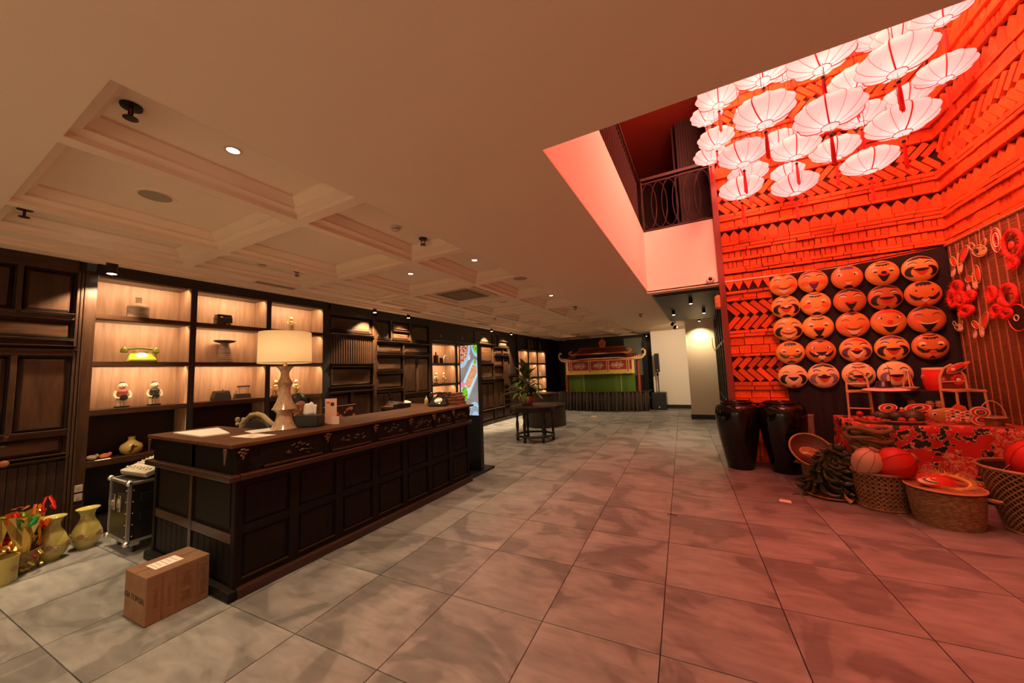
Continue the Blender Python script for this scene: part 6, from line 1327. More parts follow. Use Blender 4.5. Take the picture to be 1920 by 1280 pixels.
F = {
 (0, 0): dict(c=1, eyes='laugh', hair='widow', hc='r', chk=1, mouth='grin', d='amber face with wide pale grin and blushing cheeks'),
 (0, 1): dict(c=0, eyes='laugh', hair='widow', side='b', mouth='redlip', nose='w', chin='arc', d='face with black whisker curls and red mouth'),
 (0, 2): dict(c=0, eyes='laugh', side='b', mouth='grin', nose='w', chin='tri', cc='g', d='face with black whisker curls, pale nose and green chin mark'),
 (0, 3): dict(c=0, eyes='sly', hair='fringe', mo='g', mouth='line', chin='arc', cc='g', d='face with pale eyes, fringe and dark moustache'),
 (0, 4): dict(c=4, eyes='thin', side='b', mouth='crescent', chin='tri', cc='r', d='straw-coloured face with dark curl and orange chin'),
 (1, 0): dict(c=0, eyes='laugh', hair='cap', hc='r', chk=1, mouth='open', chin='tri', d='face with dark red hair and open laughing mouth'),
 (1, 1): dict(c=1, eyes='sly', hair='hat', chk=1, mouth='small', chin='arc', d='shy face with hat band and fringe, small smile'),
 (1, 2): dict(c=0, eyes='sly', hair='hat', mouth='open', chin='arc', d='face with hat band, sly eyes and open smile'),
 (1, 3): dict(c=3, eyes='open', hair='widow', chk=1, mo='b', mouth='crescent', chin='tri', cc='g', d='red-browed face with drooping black moustache'),
 (1, 4): dict(c=4, eyes='laugh', hair='cap', side='g', mouth='redlip', nose='b', d='pale face with violet-grey curls and black nose'),
 (2, 0): dict(c=2, eyes='round', hair='fringe', hc='p', mouth='small', chin='arc', d='russet face with round pale eyes and dark fringe'),
 (2, 1): dict(c=3, eyes='laugh', hair='cap', mouth='open', chin='tri', d='dark rust face with black hair and red open mouth'),
 (2, 2): dict(c=2, eyes='thin', hair='widow', chk=1, mouth='grin', chin='tri', cc='g', d='russet face with thin eyes, moustached grin and green chin'),
 (2, 3): dict(c=0, eyes='laugh', hair='red', side='p', mouth='crescent', nose='r', chin='tri', cc='r', d='face with red cap and purple curls'),
 (2, 4): dict(c=4, eyes='sly', hair='hat', hc='r', mo='g', mouth='redlip', d='pale lower face with green moustache behind the small rattan chair'),
 (3, 0): dict(c=0, eyes='sly', hair='hat', mouth='open', nose='b', d='face with black hat band, fringe and black nose'),
 (3, 1): dict(c=3, eyes='laugh', hair='cap', side='b', mouth='redlip', chin='tri', d='rust face with black curls and black pointed beard'),
 (3, 2): dict(c=2, eyes='open', hair='red', mouth='wide', nose='r', d='russet face with open eyes, red brow and wide black smile'),
 (3, 3): dict(c=0, eyes='laugh', hair='cap', hc='p', side='b', mouth='redlip', chin='tri', cc='p', d='face with purple hair and black curls'),
 (3, 4): dict(c=4, eyes='laugh', side='g', mouth='redlip', d='pale face behind the black hat and the enamel tray'),
 (4, 0): dict(c=0, eyes='laugh', hair='cap', side='b', mouth='redlip', d='large amber face with black hair and big black curls'),
 (4, 1): dict(c=2, eyes='dots', hair='fringe', chk=1, mo='b', mouth='small', chin='tri', cc='r', d='russet face with dot eyes and broad black moustache'),
 (4, 2): dict(c=3, eyes='thin', hair='cap', mouth='wide', chk=1, chin='tri', d='dark rust face with pale cheek and black-rimmed smile'),
 (4, 3): dict(c=3, eyes='sly', hair='hat', mo='b', mouth='line', chin='tri', d='dark rust face with hat band and curling moustache')}
for (c, r), s in F.items():
    s['label'] = '%s, %s in the %s' % (s['d'], ORD[r], CL[c]); s['label'] = ' '.join(s['label'].split()[:16])
    face(c, r, s)
# ================================================================ BLIND AND ORNAMENTS ON THE RIGHT WALL
bl = thing('bamboo_blind', 'split bamboo blind hanging on the right clay wall behind the ornaments', 'blind', (2.868, 6.52, 0.72), -PI/2)    # local x runs towards the camera, local -y faces the hall
m = MB(); nb = 190
for k in range(nb): z = 0.01+k*0.0114; m.box(0, -0.004-0.002*(k % 3), z, 2.3, 0.0, z+0.0092)
tag(m.build('bamboo_slats', mat('smoked_bamboo', (0.15, 0.055, 0.025), 0.5, col2=(0.30, 0.12, 0.05), scale=5, stretch=(0.5, 1, 30), detail=4), bl), kind='stuff')
me = MB().box(-0.007, -0.012, 0, 0.007, -0.006, 2.17).mesh('cord', mat('blind_cord', (0.42, 0.17, 0.07), 0.6))
for k in range(19): link('cord', me, bl, (0.05+k*0.122, 0, 0))
MB().tube([(-0.02, -0.01, 2.19), (2.32, -0.01, 2.19)], 0.018, 8).build('head_rod', M_RATTAN, bl, smooth=True)
def wall_orn(name, label, cat, y, z): return thing(name, label, cat, (2.842, y, z), -PI/2)
def hoop(t, cx, cz, rx, rz, m_, r=0.005, y=-0.02, tilt=0.0, nm='hoop'):
    MB().tube([(cx+rx*math.cos(a)*math.cos(tilt)-rz*math.sin(a)*math.sin(tilt), y, cz+rx*math.cos(a)*math.sin(tilt)+rz*math.sin(a)*math.cos(tilt)) for a in [q*PI/12 for q in range(24)]], r, 6, closed=True).build(nm, m_, t, smooth=True)
def disc(t, cx, cz, rx, rz, m_, y=-0.015, nm='panel', tilt=0.0):
    MB().prism([(cx+rx*math.cos(a)*math.cos(tilt)-rz*math.sin(a)*math.sin(tilt), cz+rx*math.cos(a)*math.sin(tilt)+rz*math.sin(a)*math.cos(tilt)) for a in [q*PI/9 for q in range(18)]], 0.003, Matrix.Translation((0, y, 0)) @ Matrix.Rotation(PI/2, 4, 'X')).build(nm, m_, t)
M_SPLIT = mat('split_bamboo', (0.62, 0.38, 0.16), 0.5); M_ORR = mat('ornament_red', (0.68, 0.05, 0.02), 0.5)
def butterfly_orn(label, y, z, s=1.0, rt=0.0):
    t = wall_orn('butterfly_ornament', label, 'ornament', y, z); t.scale = (s, s, s)
    for (cx, cz, rx, rz, tl) in ((0.10, 0.07, 0.13, 0.055, 0.7), (-0.09, 0.04, 0.075, 0.045, 2.2), (0.02, -0.07, 0.065, 0.04, 1.2), (-0.12, -0.09, 0.055, 0.035, 0.9)):
        hoop(t, cx, cz, rx, rz, M_SPLIT, 0.005, tilt=tl+rt); disc(t, cx, cz, rx*0.72, rz*0.72, M_ORR if cz > 0 else P_WHT, tilt=tl+rt, nm='wing_paper')
    MB().tube([(-0.02, -0.02, -0.10), (0, -0.025, 0.02), (0.02, -0.02, 0.12)], 0.008, 6).build('body', M_SPLIT, t)
    MB().tube([(0.0, -0.01, 0.1), (0.0, 0.0, 0.25)], 0.002, 4).build('hanging_string', M_SPLIT, t)
butterfly_orn('split bamboo butterfly ornament at the top left corner of the blind', 6.26, 2.62, 1.0)
butterfly_orn('red bamboo butterfly ornament below the top left one on the blind', 6.06, 2.36, 0.8, 0.9)
butterfly_orn('bamboo butterfly ornament low on the blind, above the handled basket', 6.06, 1.82, 0.85, 0.3)
def fish_orn(label, y, z, s=1.0):
    t = wall_orn('fish_ornament', label, 'ornament', y, z); t.scale = (s, s, s)
    hoop(t, 0, 0, 0.10, 0.055, M_SPLIT, tilt=-0.3); disc(t, 0, 0, 0.085, 0.042, M_SPLIT if s > 1 else P_WHT, tilt=-0.3, nm='fish_body'); hoop(t, 0.07, 0.05, 0.05, 0.03, M_SPLIT, tilt=0.8, nm='fin'); hoop(t, -0.09, 0.07, 0.045, 0.03, M_SPLIT, tilt=2.3, nm='fin')
    hoop(t, -0.03, 0.01, 0.018, 0.018, P_BLK, y=-0.026, nm='eye'); MB().tube([(0.0, -0.01, 0.05), (0.0, 0.0, 0.22)], 0.002, 4).build('hanging_string', M_SPLIT, t)
fish_orn('woven bamboo fish ornament at the top middle of the blind', 5.88, 2.66, 1.15)
fish_orn('small split bamboo fish at the left lower edge of the blind', 6.44, 1.85, 0.8)
t = wall_orn('tall_hoop_ornament', 'red arched paper ornament at the top right of the blind', 'ornament', 5.62, 2.70)
for k, m_ in enumerate((M_SPLIT, M_ORR, P_WHT, M_ORR)): hoop(t, 0, 0, 0.07-0.015*k, 0.13-0.028*k, m_, 0.007, nm='arch')
def fluffy(label, y, z, s, rings, seed):
    t = wall_orn('feather_ornament', label, 'ornament', y, z); t.scale = (s, s, s); r_ = random.Random(seed)
    for (cx, cz, rx, rz) in rings:
        g_ = MB().tube([(cx+rx*math.cos(a), -0.02, cz+rz*math.sin(a)) for a in [q*PI/12 for q in range(24)]], 0.020, 8, closed=True).build('feather_ring', mat('red_fluff', (0.80, 0.035, 0.02), 0.8), t, smooth=True)
        m = MB()
        for q in range(170):
            a = r_.random()*2*PI; b = r_.random()*2*PI; x0, z0 = cx+rx*math.cos(a), cz+rz*math.sin(a); l_ = r_.uniform(0.02, 0.05)
            d = Vector((math.cos(a)*math.cos(b), -abs(math.sin(b))*0.7-0.1, math.sin(a)*math.cos(b)+r_.uniform(-.5, .5))).normalized(); n2 = Vector((-math.sin(a), 0.2, math.cos(a)))*0.003
            p0 = Vector((x0, -0.02, z0))+d*0.015; p1 = p0+d*l_
            m.add([tuple(p0-n2), tuple(p0+n2), tuple(p1)], [(0, 1, 2)])
        tag(m.build('feathers', MATS['red_fluff'], t), kind='stuff')
    MB().ball((0, -0.03, -0.02), 0.04, 0.02, 0.05).build('centre', M_ORR, t, smooth=True)
fluffy('cluster of red feather rings at the left side of the blind', 6.33, 2.22, 1.0, [(-0.14, 0.0, 0.07, 0.10), (-0.02, 0.12, 0.09, 0.07), (0.02, -0.03, 0.08, 0.08), (0.10, -0.18, 0.10, 0.05), (0.20, -0.02, 0.06, 0.05)], 1)
fluffy('cluster of red feather rings on the blind at the right picture edge', 5.68, 2.08, 0.9, [(-0.13, 0.09, 0.06, 0.08), (0.12, 0.03, 0.11, 0.12), (-0.09, -0.12, 0.08, 0.06), (0.06, -0.17, 0.07, 0.05)], 2)
fluffy('red feather ring half out of the picture at the upper right', 5.42, 2.60, 0.9, [(0.0, 0.0, 0.13, 0.15), (-0.02, -0.20, 0.05, 0.06)], 3)
t = wall_orn('round_fan', 'dark round fan with red blossom on the blind at the right edge', 'fan', 5.50, 1.86); disc(t, 0, 0, 0.12, 0.13, P_BLK, nm='fan_leaf'); hoop(t, 0, 0, 0.125, 0.135, M_ORR, 0.006, nm='rim'); hoop(t, -0.01, 0.0, 0.03, 0.03, P_WHT, 0.005, y=-0.024, nm='blossom')

# ================================================================ BLACK JARS
def bjar(label, loc):
    t = thing('glazed_jar', label, 'jar', loc, group='tall black glazed jars')
    MB().lathe([(0.0, 0), (0.165, 0), (0.172, 0.02), (0.205, 0.20), (0.245, 0.42), (0.272, 0.62), (0.280, 0.78), (0.272, 0.86), (0.245, 0.905), (0.205, 0.915), (0.200, 0.930), (0.215, 0.945), (0.212, 0.955), (0.195, 0.957), (0.185, 0.94), (0.185, 0.90), (0.25, 0.80)], 56, cap=False).build('jar_body', mat('black_glaze', (0.005, 0.0045, 0.004), 0.12, spec=0.3, coat=0.25), t, smooth=True, ang=70)
    for k in range(4):
        a = k*PI/2+0.5; MB().ball((0.262*math.cos(a), 0.262*math.sin(a), 0.80), 0.022, 0.022, 0.03, 10, 8).build('lug', MATS['black_glaze'], t, smooth=True)
bjar('tall black glazed jar beside the red post, left of two', (0.40, 6.22, 0)); bjar('tall black glazed jar, right of two, by the open basket', (0.93, 6.18, 0))
t = thing('dried_gourd', 'grey dried gourd neck standing behind the right black jar', 'gourd', (1.23, 6.32, 0))
MB().tube([(0.0, 0, 0.0), (0.02, 0, 0.2), (0.02, 0, 0.42), (-0.01, 0, 0.62), (-0.02, 0, 0.76)], lambda u: 0.07-0.035*math.sin(PI*min(1, u*1.2))+0.03*u, 14).build('gourd_body', mat('grey_gourd', (0.28, 0.22, 0.16), 0.6, col2=(0.16, 0.13, 0.09), scale=12), t, smooth=True)

# ================================================================ MARKET TABLE
tbx, tby = 2.28, 6.02
mt = thing('market_table', 'long low table under the flowered cloth against the right wall', 'table', (2.22, 6.02, 0))
B(-0.64, -0.40, 0.72, 0.62, 0.42, 0.745).build('table_top', M_DARKW, mt)
lg = B(-0.03, -0.03, 0, 0.03, 0.03, 0.72).mesh('leg', M_DARKW)
for x in (-0.56, 0.58):
    for y in (-0.30, 0.34): link('leg', lg, mt, (x, y, 0))
def floral():
    m = D.materials.new('floral_cloth'); m.use_nodes = True; nt = m.node_tree; L = nt.links.new; b = nt.nodes['Principled BSDF']; b.inputs['Roughness'].default_value = 0.6
    tc = _n(nt, 'ShaderNodeTexCoord'); mp = _n(nt, 'ShaderNodeMapping'); L(tc.outputs['UV'], mp.inputs['Vector'])
    nz = _n(nt, 'ShaderNodeTexNoise'); nz.inputs['Scale'].default_value = 14; nz.inputs['Detail'].default_value = 3; L(mp.outputs[0], nz.inputs['Vector'])
    ad = _n(nt, 'ShaderNodeVectorMath', operation='MULTIPLY_ADD'); ad.inputs[1].default_value = (0.22, 0.22, 0.0); L(nz.outputs['Color'], ad.inputs[0]); L(mp.outputs[0], ad.inputs[2])
    v1 = _n(nt, 'ShaderNodeTexVoronoi'); v1.inputs['Scale'].default_value = 11; L(ad.outputs[0], v1.inputs['Vector'])
    c1 = _n(nt, 'ShaderNodeValToRGB'); e = c1.color_ramp.elements; e[0].position = 0.0; e[0].color = (0.012, 0.020, 0.010, 1); e[1].position = 0.43; e[1].color = (0.012, 0.020, 0.010, 1)
    for p, c in ((0.44, (0.72, 0.42, 0.22, 1)), (0.48, (0.72, 0.42, 0.22, 1)), (0.50, (0.55, 0.02, 0.012, 1)), (1.0, (0.62, 0.025, 0.015, 1))): x = e.new(p); x.color = c
    L(v1.outputs['Distance'], c1.inputs['Fac'])
    v2 = _n(nt, 'ShaderNodeTexVoronoi', feature='DISTANCE_TO_EDGE'); v2.inputs['Scale'].default_value = 22; L(ad.outputs[0], v2.inputs['Vector'])
    c2 = _n(nt, 'ShaderNodeValToRGB'); f = c2.color_ramp.elements; f[0].position = 0.05; f[0].color = (0.80, 0.36, 0.20, 1); f[1].position = 0.12; f[1].color = (0.60, 0.04, 0.02, 1); L(v2.outputs['Distance'], c2.inputs['Fac'])
    n3 = _n(nt, 'ShaderNodeTexNoise'); n3.inputs['Scale'].default_value = 4.2; L(mp.outputs[0], n3.inputs['Vector']); r3 = _n(nt, 'ShaderNodeValToRGB'); r3.color_ramp.elements[0].position = 0.54; r3.color_ramp.elements[1].position = 0.56; L(n3.outputs['Fac'], r3.inputs['Fac'])
    mx = _n(nt, 'ShaderNodeMix', data_type='RGBA'); L(r3.outputs[0], mx.inputs[0]); L(c1.outputs[0], mx.inputs[6]); L(c2.outputs[0], mx.inputs[7]); L(mx.outputs[2], b.inputs['Base Color'])
    return m
# cloth: flat top then waved drop along the left end and the front
def cloth_obj():
    x0, x1, y0, y1, zt = -0.67, 0.655, -0.44, 0.44, 0.752
    path = [(x0, y1)]; 
    for i in range(1, 25): path.append((x0, y1+(y0-y1)*i/24))
    for i in range(1, 49): path.append((x0+(x1-x0)*i/48, y0))
    n = len(path); vs = []; fs = []; uv = []
    s = 0.0
    for i, (x, y) in enumerate(path):
        if i: s += math.hypot(x-path[i-1][0], y-path[i-1][1])
        onleft = i <= 24; nx, ny = (-1, 0) if onleft else (0, -1)
        if abs(i-24) < 2: nx, ny = -0.7, -0.7
        for j in range(11):
            v = j/10; d = v*0.70; wv = (0.020+0.075*v)*v*(0.55+0.45*math.sin(s*15)+0.25*math.sin(s*31+1)); px = x+nx*(wv+0.006); py = y+ny*(wv+0.006)
            vs.append((px, py, zt-d+(0.02 if j == 0 else 0)*0)); uv.append((s, 1-d))
    for i in range(n-1):
        for j in range(10): a = i*11+j; fs.append((a, a+1, a+12, a+11))
    k = len(vs); vs += [(x0-0.006, y0-0.006, zt), (x1, y0-0.006, zt), (x1, y1, zt), (x0-0.006, y1, zt)]; uv += [(0.0, 2.0), (1.36, 2.0), (1.36, 1.12), (0, 1.12)]
    fs.append((k, k+1, k+2, k+3))
    me = D.meshes.new('tablecloth'); me.from_pydata(vs, [], fs); me.materials.append(floral())
    ul = me.uv_layers.new(name='uv')
    for p in me.polygons:
        p.use_smooth = len(p.vertices) == 4 and p.index != len(me.polygons)-1
        for li in p.loop_indices: ul.data[li].uv = uv[me.loops[li].vertex_index]
    o = link('tablecloth', me, None, (2.22, 6.02, 0)); so = o.modifiers.new('t', 'SOLIDIFY'); so.thickness = 0.003
    return tag(o, 'red floral cloth with dark leaves draped over the market table', 'tablecloth')
cloth_obj()
TT = 0.756
rs = thing('display_riser', 'black cloth-covered riser at the back of the market table', 'riser', (2.43, 6.28, TT)); B(-0.42, -0.10, 0, 0.40, 0.14, 0.34).build('riser_body', mat('black_cloth', (0.010, 0.007, 0.007), 0.8), rs, bevel=0.01)
RT = TT+0.34
dr = thing('red_drum', 'bright red barrel drum on the riser below the rightmost masks', 'drum', (2.555, 6.28, RT))
MB().lathe([(0.138, 0), (0.155, 0.06), (0.163, 0.13), (0.160, 0.19), (0.148, 0.27)], 36, cap=False).build('drum_body', mat('drum_red', (0.70, 0.025, 0.015), 0.35, coat=0.4), dr, smooth=True); MB().lathe([(0, 0.272), (0.146, 0.272), (0.152, 0.268), (0.155, 0.250)], 36, cap=False).build('drum_skin', mat('drum_hide', (0.70, 0.45, 0.25), 0.5), dr, smooth=True); MB().lathe([(0, 0.001), (0.138, 0.001)], 24, cap=False).build('drum_base', MATS['drum_red'], dr)
MB().tube([(-0.165+0.02*math.cos(q*PI/6), -0.03, 0.16+0.02*math.sin(q*PI/6)) for q in range(12)], 0.003, 5, closed=True).build('ring', M_CHROME, dr)
fm_ = thing('fish_mask', 'red painted paper fish leaning on the red drum', 'ornament', (2.60, 6.07, 1.36)); fm_.rotation_euler = (0, math.radians(-32), 0)
MB().ball((0, 0, 0), 0.095, 0.012, 0.042, 20, 10).build('fish_body', P_RED, fm_, smooth=True); MB().tube([(0.095*math.cos(a), -0.002, 0.043*math.sin(a)) for a in [q*PI/14 for q in range(28)]], 0.004, 6, closed=True).build('rim', M_SPLIT, fm_)
MB().ball((-0.035, -0.012, 0.005), 0.018, 0.004, 0.018, 12, 8).build('eye', P_WHT, fm_, smooth=True); MB().ball((0.085, 0, 0.0), 0.05, 0.008, 0.022, 12, 8).build('tail', P_CHK, fm_, smooth=True); MB().ball((0.01, -0.012, -0.018), 0.04, 0.004, 0.012, 12, 8).build('stripe', P_GRN, fm_, smooth=True)
M_CANE = mat('pale_cane', (0.58, 0.30, 0.12), 0.45)
def cane_chair(label, loc, s, rz, cloth=False):
    t = thing('cane_chair', label, 'chair', loc, rz); t.scale = (s, s, s)
    W_ = 0.074
    MB().tube([(-W_, 0.07, 0.0), (-W_, 0.075, 0.24), (-W_*0.93, 0.075, 0.34), (-W_*0.55, 0.075, 0.405), (0, 0.075, 0.43), (W_*0.55, 0.075, 0.405), (W_*0.93, 0.075, 0.34), (W_, 0.075, 0.24), (W_, 0.07, 0.0)], 0.009, 8).build('back_frame', M_CANE, t, smooth=True)
    for q in (-1, 1): MB().tube([(q*W_*1.08, -0.09, 0.0), (q*W_*0.98, -0.08, 0.24)], 0.008, 8).build('leg', M_CANE, t, smooth=True)
    MB().tube([(-W_, -0.085, 0.235), (W_, -0.085, 0.235), (W_, 0.075, 0.235), (-W_, 0.075, 0.235)], 0.010, 8, closed=True).build('seat_frame', M_CANE, t)
    B(-W_, -0.08, 0.236, W_, 0.07, 0.246).build('seat', M_RATTAN, t); MB().tube([(-W_, 0.072, 0.30), (W_, 0.072, 0.30)], 0.006, 6).build('back_rail', M_CANE, t); MB().tube([(-W_, -0.088, 0.09), (W_, -0.088, 0.09)], 0.006, 6).build('stretcher', M_CANE, t)
    if cloth:
        MB().prism([(-W_*0.92, 0.25), (W_*0.92, 0.25), (W_*0.9, 0.34), (W_*0.5, 0.395), (0, 0.415), (-W_*0.5, 0.395), (-W_*0.9, 0.34)], 0.006, Matrix.Translation((0, 0.08, 0)) @ Matrix.Rotation(PI/2, 4, 'X')).build('back_cloth', mat('wine_cloth', (0.16, 0.018, 0.012), 0.6), t)
        for (cx, cz, R0) in ((0.03, 0.315, 0.045), (-0.055, 0.32, 0.02)):
            g_ = MB().lathe([(0, -0.001), (R0*0.3, -0.001), (R0*0.28, 0.004), (0, 0.006)], 12, M=Matrix.Translation((cx, 0.070, cz)) @ Matrix.Rotation(PI/2, 4, 'X')).build('flower', P_WHT, t)
            for q in range(14): a = q*2*PI/14; MB().ball((cx+R0*0.68*math.cos(a), 0.071, cz+R0*0.68*math.sin(a)), R0*0.32 if abs(math.cos(a)) > .7 else R0*0.16, 0.002, R0*0.16 if abs(math.cos(a)) > .7 else R0*0.32, 8, 6).build('petal', P_RED, g_)
    return t
cane_chair('small cane chair with arched back and flower-printed cloth, in front of the red drum', (2.57, 5.965, TT+0.0), 1.5, 0.1, True)
cane_chair('small plain cane chair with arched back at the left end of the table', (1.76, 6.20, TT), 1.42, -0.25)
# table the cane chair stands clear of the riser
pt = thing('tin_stand', 'dark tin drum carrying the enamel tray at the back of the table', 'stand', (1.96, 6.12, TT)); MB().lathe([(0.10, 0), (0.10, 0.36)], 24).build('stand_body', mat('dark_brown_tin', (0.06, 0.018, 0.010), 0.4), pt, smooth=True)
for q in range(12): a = q*PI/6; B(-0.004, -0.102, 0.0, 0.004, -0.098, 0.36).build('rib', MATS['dark_brown_tin'], pt, rot=(0, 0, a))
et = thing('enamel_tray', 'round pinkish-white enamel lid seen edge-on below the lowest masks', 'tray', (1.96, 6.02, TT+0.362)); MB().lathe([(0, 0.0), (0.20, 0.0), (0.215, -0.004), (0.215, 0.002), (0.19, 0.016), (0.12, 0.028), (0, 0.032)], 48).build('tray_dish', mat('white_enamel', (0.82, 0.62, 0.56), 0.2, coat=0.5), et, smooth=True)
ht = thing('black_hat', 'black brimmed object with flat crown resting on the enamel tray', 'hat', (1.95, 6.02, TT+0.392)); MB().lathe([(0.090, 0.0), (0.094, 0.012), (0.072, 0.03), (0.064, 0.07), (0.054, 0.078), (0, 0.078)], 28).build('crown', mat('black_felt', (0.012, 0.008, 0.008), 0.35), ht, smooth=True); MB().tube([(0.066*math.cos(q*PI/10), 0.066*math.sin(q*PI/10), 0.036) for q in range(20)], 0.005, 6, closed=True).build('band', M_BLACKP, ht)
wr_ = thing('bent_wire', 'thin dark bent wire rising from the enamel tray', 'wire', (2.02, 6.06, TT+0.388)); MB().tube([(0, 0, 0), (0.01, 0, 0.12), (0.005, 0, 0.25), (-0.02, 0, 0.30), (-0.10, 0, 0.295), (-0.17, 0, 0.26)], 0.003, 6).build('wire_body', M_BLACKM, wr_, smooth=True)
ls = thing('bamboo_tripod', 'bamboo tripod holder with a woven cup, right of the enamel tray', 'holder', (2.235, 6.20, RT+0.0))
MB().lathe([(0.05, 0.0), (0.055, 0.02), (0.085, 0.03), (0.085, 0.045), (0.04, 0.05)], 20).build('woven_cup', M_RATTAN, ls, smooth=True)
for q in range(3): a = q*2.09+0.4; MB().tube([(0.05*math.cos(a), 0.05*math.sin(a), 0.04), (0.012*math.cos(a), 0.012*math.sin(a), 0.25)], 0.009, 8).build('strut', M_CANE, ls, smooth=True)
MB().cyl((0, 0, 0.245), 0.022, 0.012, 10).build('cap', M_WHITE, ls)
def wdoll(label, loc, s, c=(0.50, 0.26, 0.11)):
    t = thing('wooden_doll', label, 'figurine', loc, group='turned wooden dolls'); t.scale = (s, s, s); m_ = mat('doll_turned_wood', c, 0.4)
    MB().lathe([(0.055, 0), (0.050, 0.03), (0.036, 0.065), (0.030, 0.075)], 20).build('skirt', mat('doll_brown_robe', (0.22, 0.07, 0.03), 0.5), t, smooth=True); MB().ball((0, 0, 0.098), 0.032, 0.030, 0.028).build('torso', m_, t, smooth=True); MB().ball((0, 0, 0.155), 0.032, 0.032, 0.034).build('head', m_, t, smooth=True)
    MB().lathe([(0.036, 0.172), (0.030, 0.18), (0.024, 0.20), (0, 0.205)], 16).build('cap', mat('doll_cap', (0.26, 0.12, 0.05), 0.5), t, smooth=True)
    for q in (-1, 1): MB().tube([(q*0.028, 0, 0.11), (q*0.045, -0.02, 0.09), (q*0.02, -0.04, 0.085)], 0.008, 6).build('arm', m_, t, smooth=True)
wdoll('turned wooden doll under the bamboo tripod, leftmost of three', (2.19, 6.08, TT), 1.15); wdoll('small turned wooden doll left of the cane chair, middle of three', (2.36, 6.11, TT+0.0), 1.1); wdoll('small turned wooden doll nearest the flowered cane chair', (2.445, 6.13, TT), 1.1)
t = thing('tea_strainer', 'little round woven strainer hooped with cane in front of the wooden dolls', 'strainer', (2.37, 5.93, TT+0.055)); MB().tube([(0.05*math.cos(q*PI/12), 0, 0.05*math.sin(q*PI/12)) for q in range(24)], 0.006, 6, closed=True).build('hoop', M_CANE, t, smooth=True)
m = MB()
for q in range(-4, 5): l_ = math.sqrt(max(0, 0.048**2-(q*0.011)**2)); m.box(q*0.011-0.002, -0.002, -l_, q*0.011+0.002, 0.0, l_); m.box(-l_, 0.0, q*0.011-0.002, l_, 0.002, q*0.011+0.002)
m.build('mesh_weave', M_RATTAN, t); MB().tube([(0.05, 0, 0.0), (0.085, 0.0, 0.03), (0.085, 0.0, 0.09)], 0.006, 6).build('handle', M_CANE, t)
# painted paper butterfly
bf = thing('paper_butterfly', 'painted paper butterfly with white-edged wings behind the melons', 'ornament', (2.02, 5.86, TT+0.15)); bf.rotation_euler = (math.radians(-15), 0, 0)
for s, rx, tl in ((-1, 0.085, -0.5), (1, 0.115, 0.25)):
    cx_ = s*(rx+0.025)
    def el(k, dy, m_, nm): MB().prism([(cx_+rx*k*math.cos(a), 0.01+0.052*k*math.sin(a)+s*0.1*rx*math.cos(a)*s) for a in [q*PI/11 for q in range(22)]], 0.004, Matrix.Translation((0, dy, 0)) @ Matrix.Rotation(PI/2, 4, 'X')).build(nm, m_, bf)
    el(1, 0, P_WHT, 'wing'); el(0.84, -0.005, P_RED, 'wing_colour'); el(0.5, -0.009, P_WHT, 'wing_patch'); el(0.34, -0.013, P_GRN, 'wing_spot'); el(0.14, -0.017, P_BLK, 'wing_dot')
MB().ball((0, -0.01, -0.03), 0.028, 0.02, 0.022).build('thorax', P_RED, bf, smooth=True); MB().ball((0, -0.02, 0.0), 0.020, 0.012, 0.014).build('head', P_WHT, bf, smooth=True)
# trays of fruit
M_TRAYW = mat('flat_basket_wood', (0.34, 0.16, 0.06), 0.6, col2=(0.24, 0.10, 0.04), scale=30)
def flat_tray(label, loc, r, h_=0.03, cat='tray'):
    t = thing('winnowing_tray', label, cat, loc); MB().lathe([(0, 0), (r*0.86, 0), (r, h_), (r*1.02, h_), (r*1.02, h_+0.006), (r*0.97, h_+0.006), (r*0.84, 0.006), (0, 0.006)], 36).build('tray_base', M_TRAYW, t, smooth=True); MB().tube([(r*math.cos(q*PI/18), r*math.sin(q*PI/18), h_+0.002) for q in range(36)], 0.008, 6, closed=True).build('rim', M_TRAYW, t, smooth=True); return t
ft = flat_tray('large flat wicker tray of melons on the flowered cloth', (1.97, 5.80, TT), 0.215)
flat_tray('small flat wicker dish heaped with red fruit, left end of the table', (1.73, 5.72, TT), 0.125)
M_MEL = mat('melon_skin', (0.060, 0.045, 0.022), 0.5, col2=(0.10, 0.075, 0.04), scale=10, var=0.2); M_TOM = mat('red_fruit', (0.50, 0.045, 0.018), 0.35, var=0.2)
for k, (x, y, r, nm) in enumerate([(1.85, 5.88, 0.072, 'dark green melon, leftmost of three on the wicker tray'), (1.97, 5.84, 0.075, 'dark green melon, middle one on the wicker tray'), (2.08, 5.76, 0.090, 'largest dark green melon at the right of the wicker tray')]):
    t = thing('melon', nm, 'melon', (x, y, TT+0.006), 0.4*k, 'melons on the wicker tray'); MB().ball((0, 0, r*0.82), r*1.05, r, r*0.82, 22, 14).build('melon_skin', M_MEL, t, smooth=True); MB().cyl((0, 0, r*1.60), 0.006, 0.02, 8).build('stem', mat('dry_stem', (0.12, 0.08, 0.03), 0.7), t)
def fruit(label, loc, r):
    t = thing('red_fruit', label, 'fruit', loc, group='small red fruits on the table'); MB().ball((0, 0, r*0.9), r, r, r*0.9, 16, 10).build('fruit_skin', M_TOM, t, smooth=True); MB().ball((0, 0, r*1.78), r*0.25, r*0.25, r*0.06, 8, 6).build('stem_end', P_GRN, t)
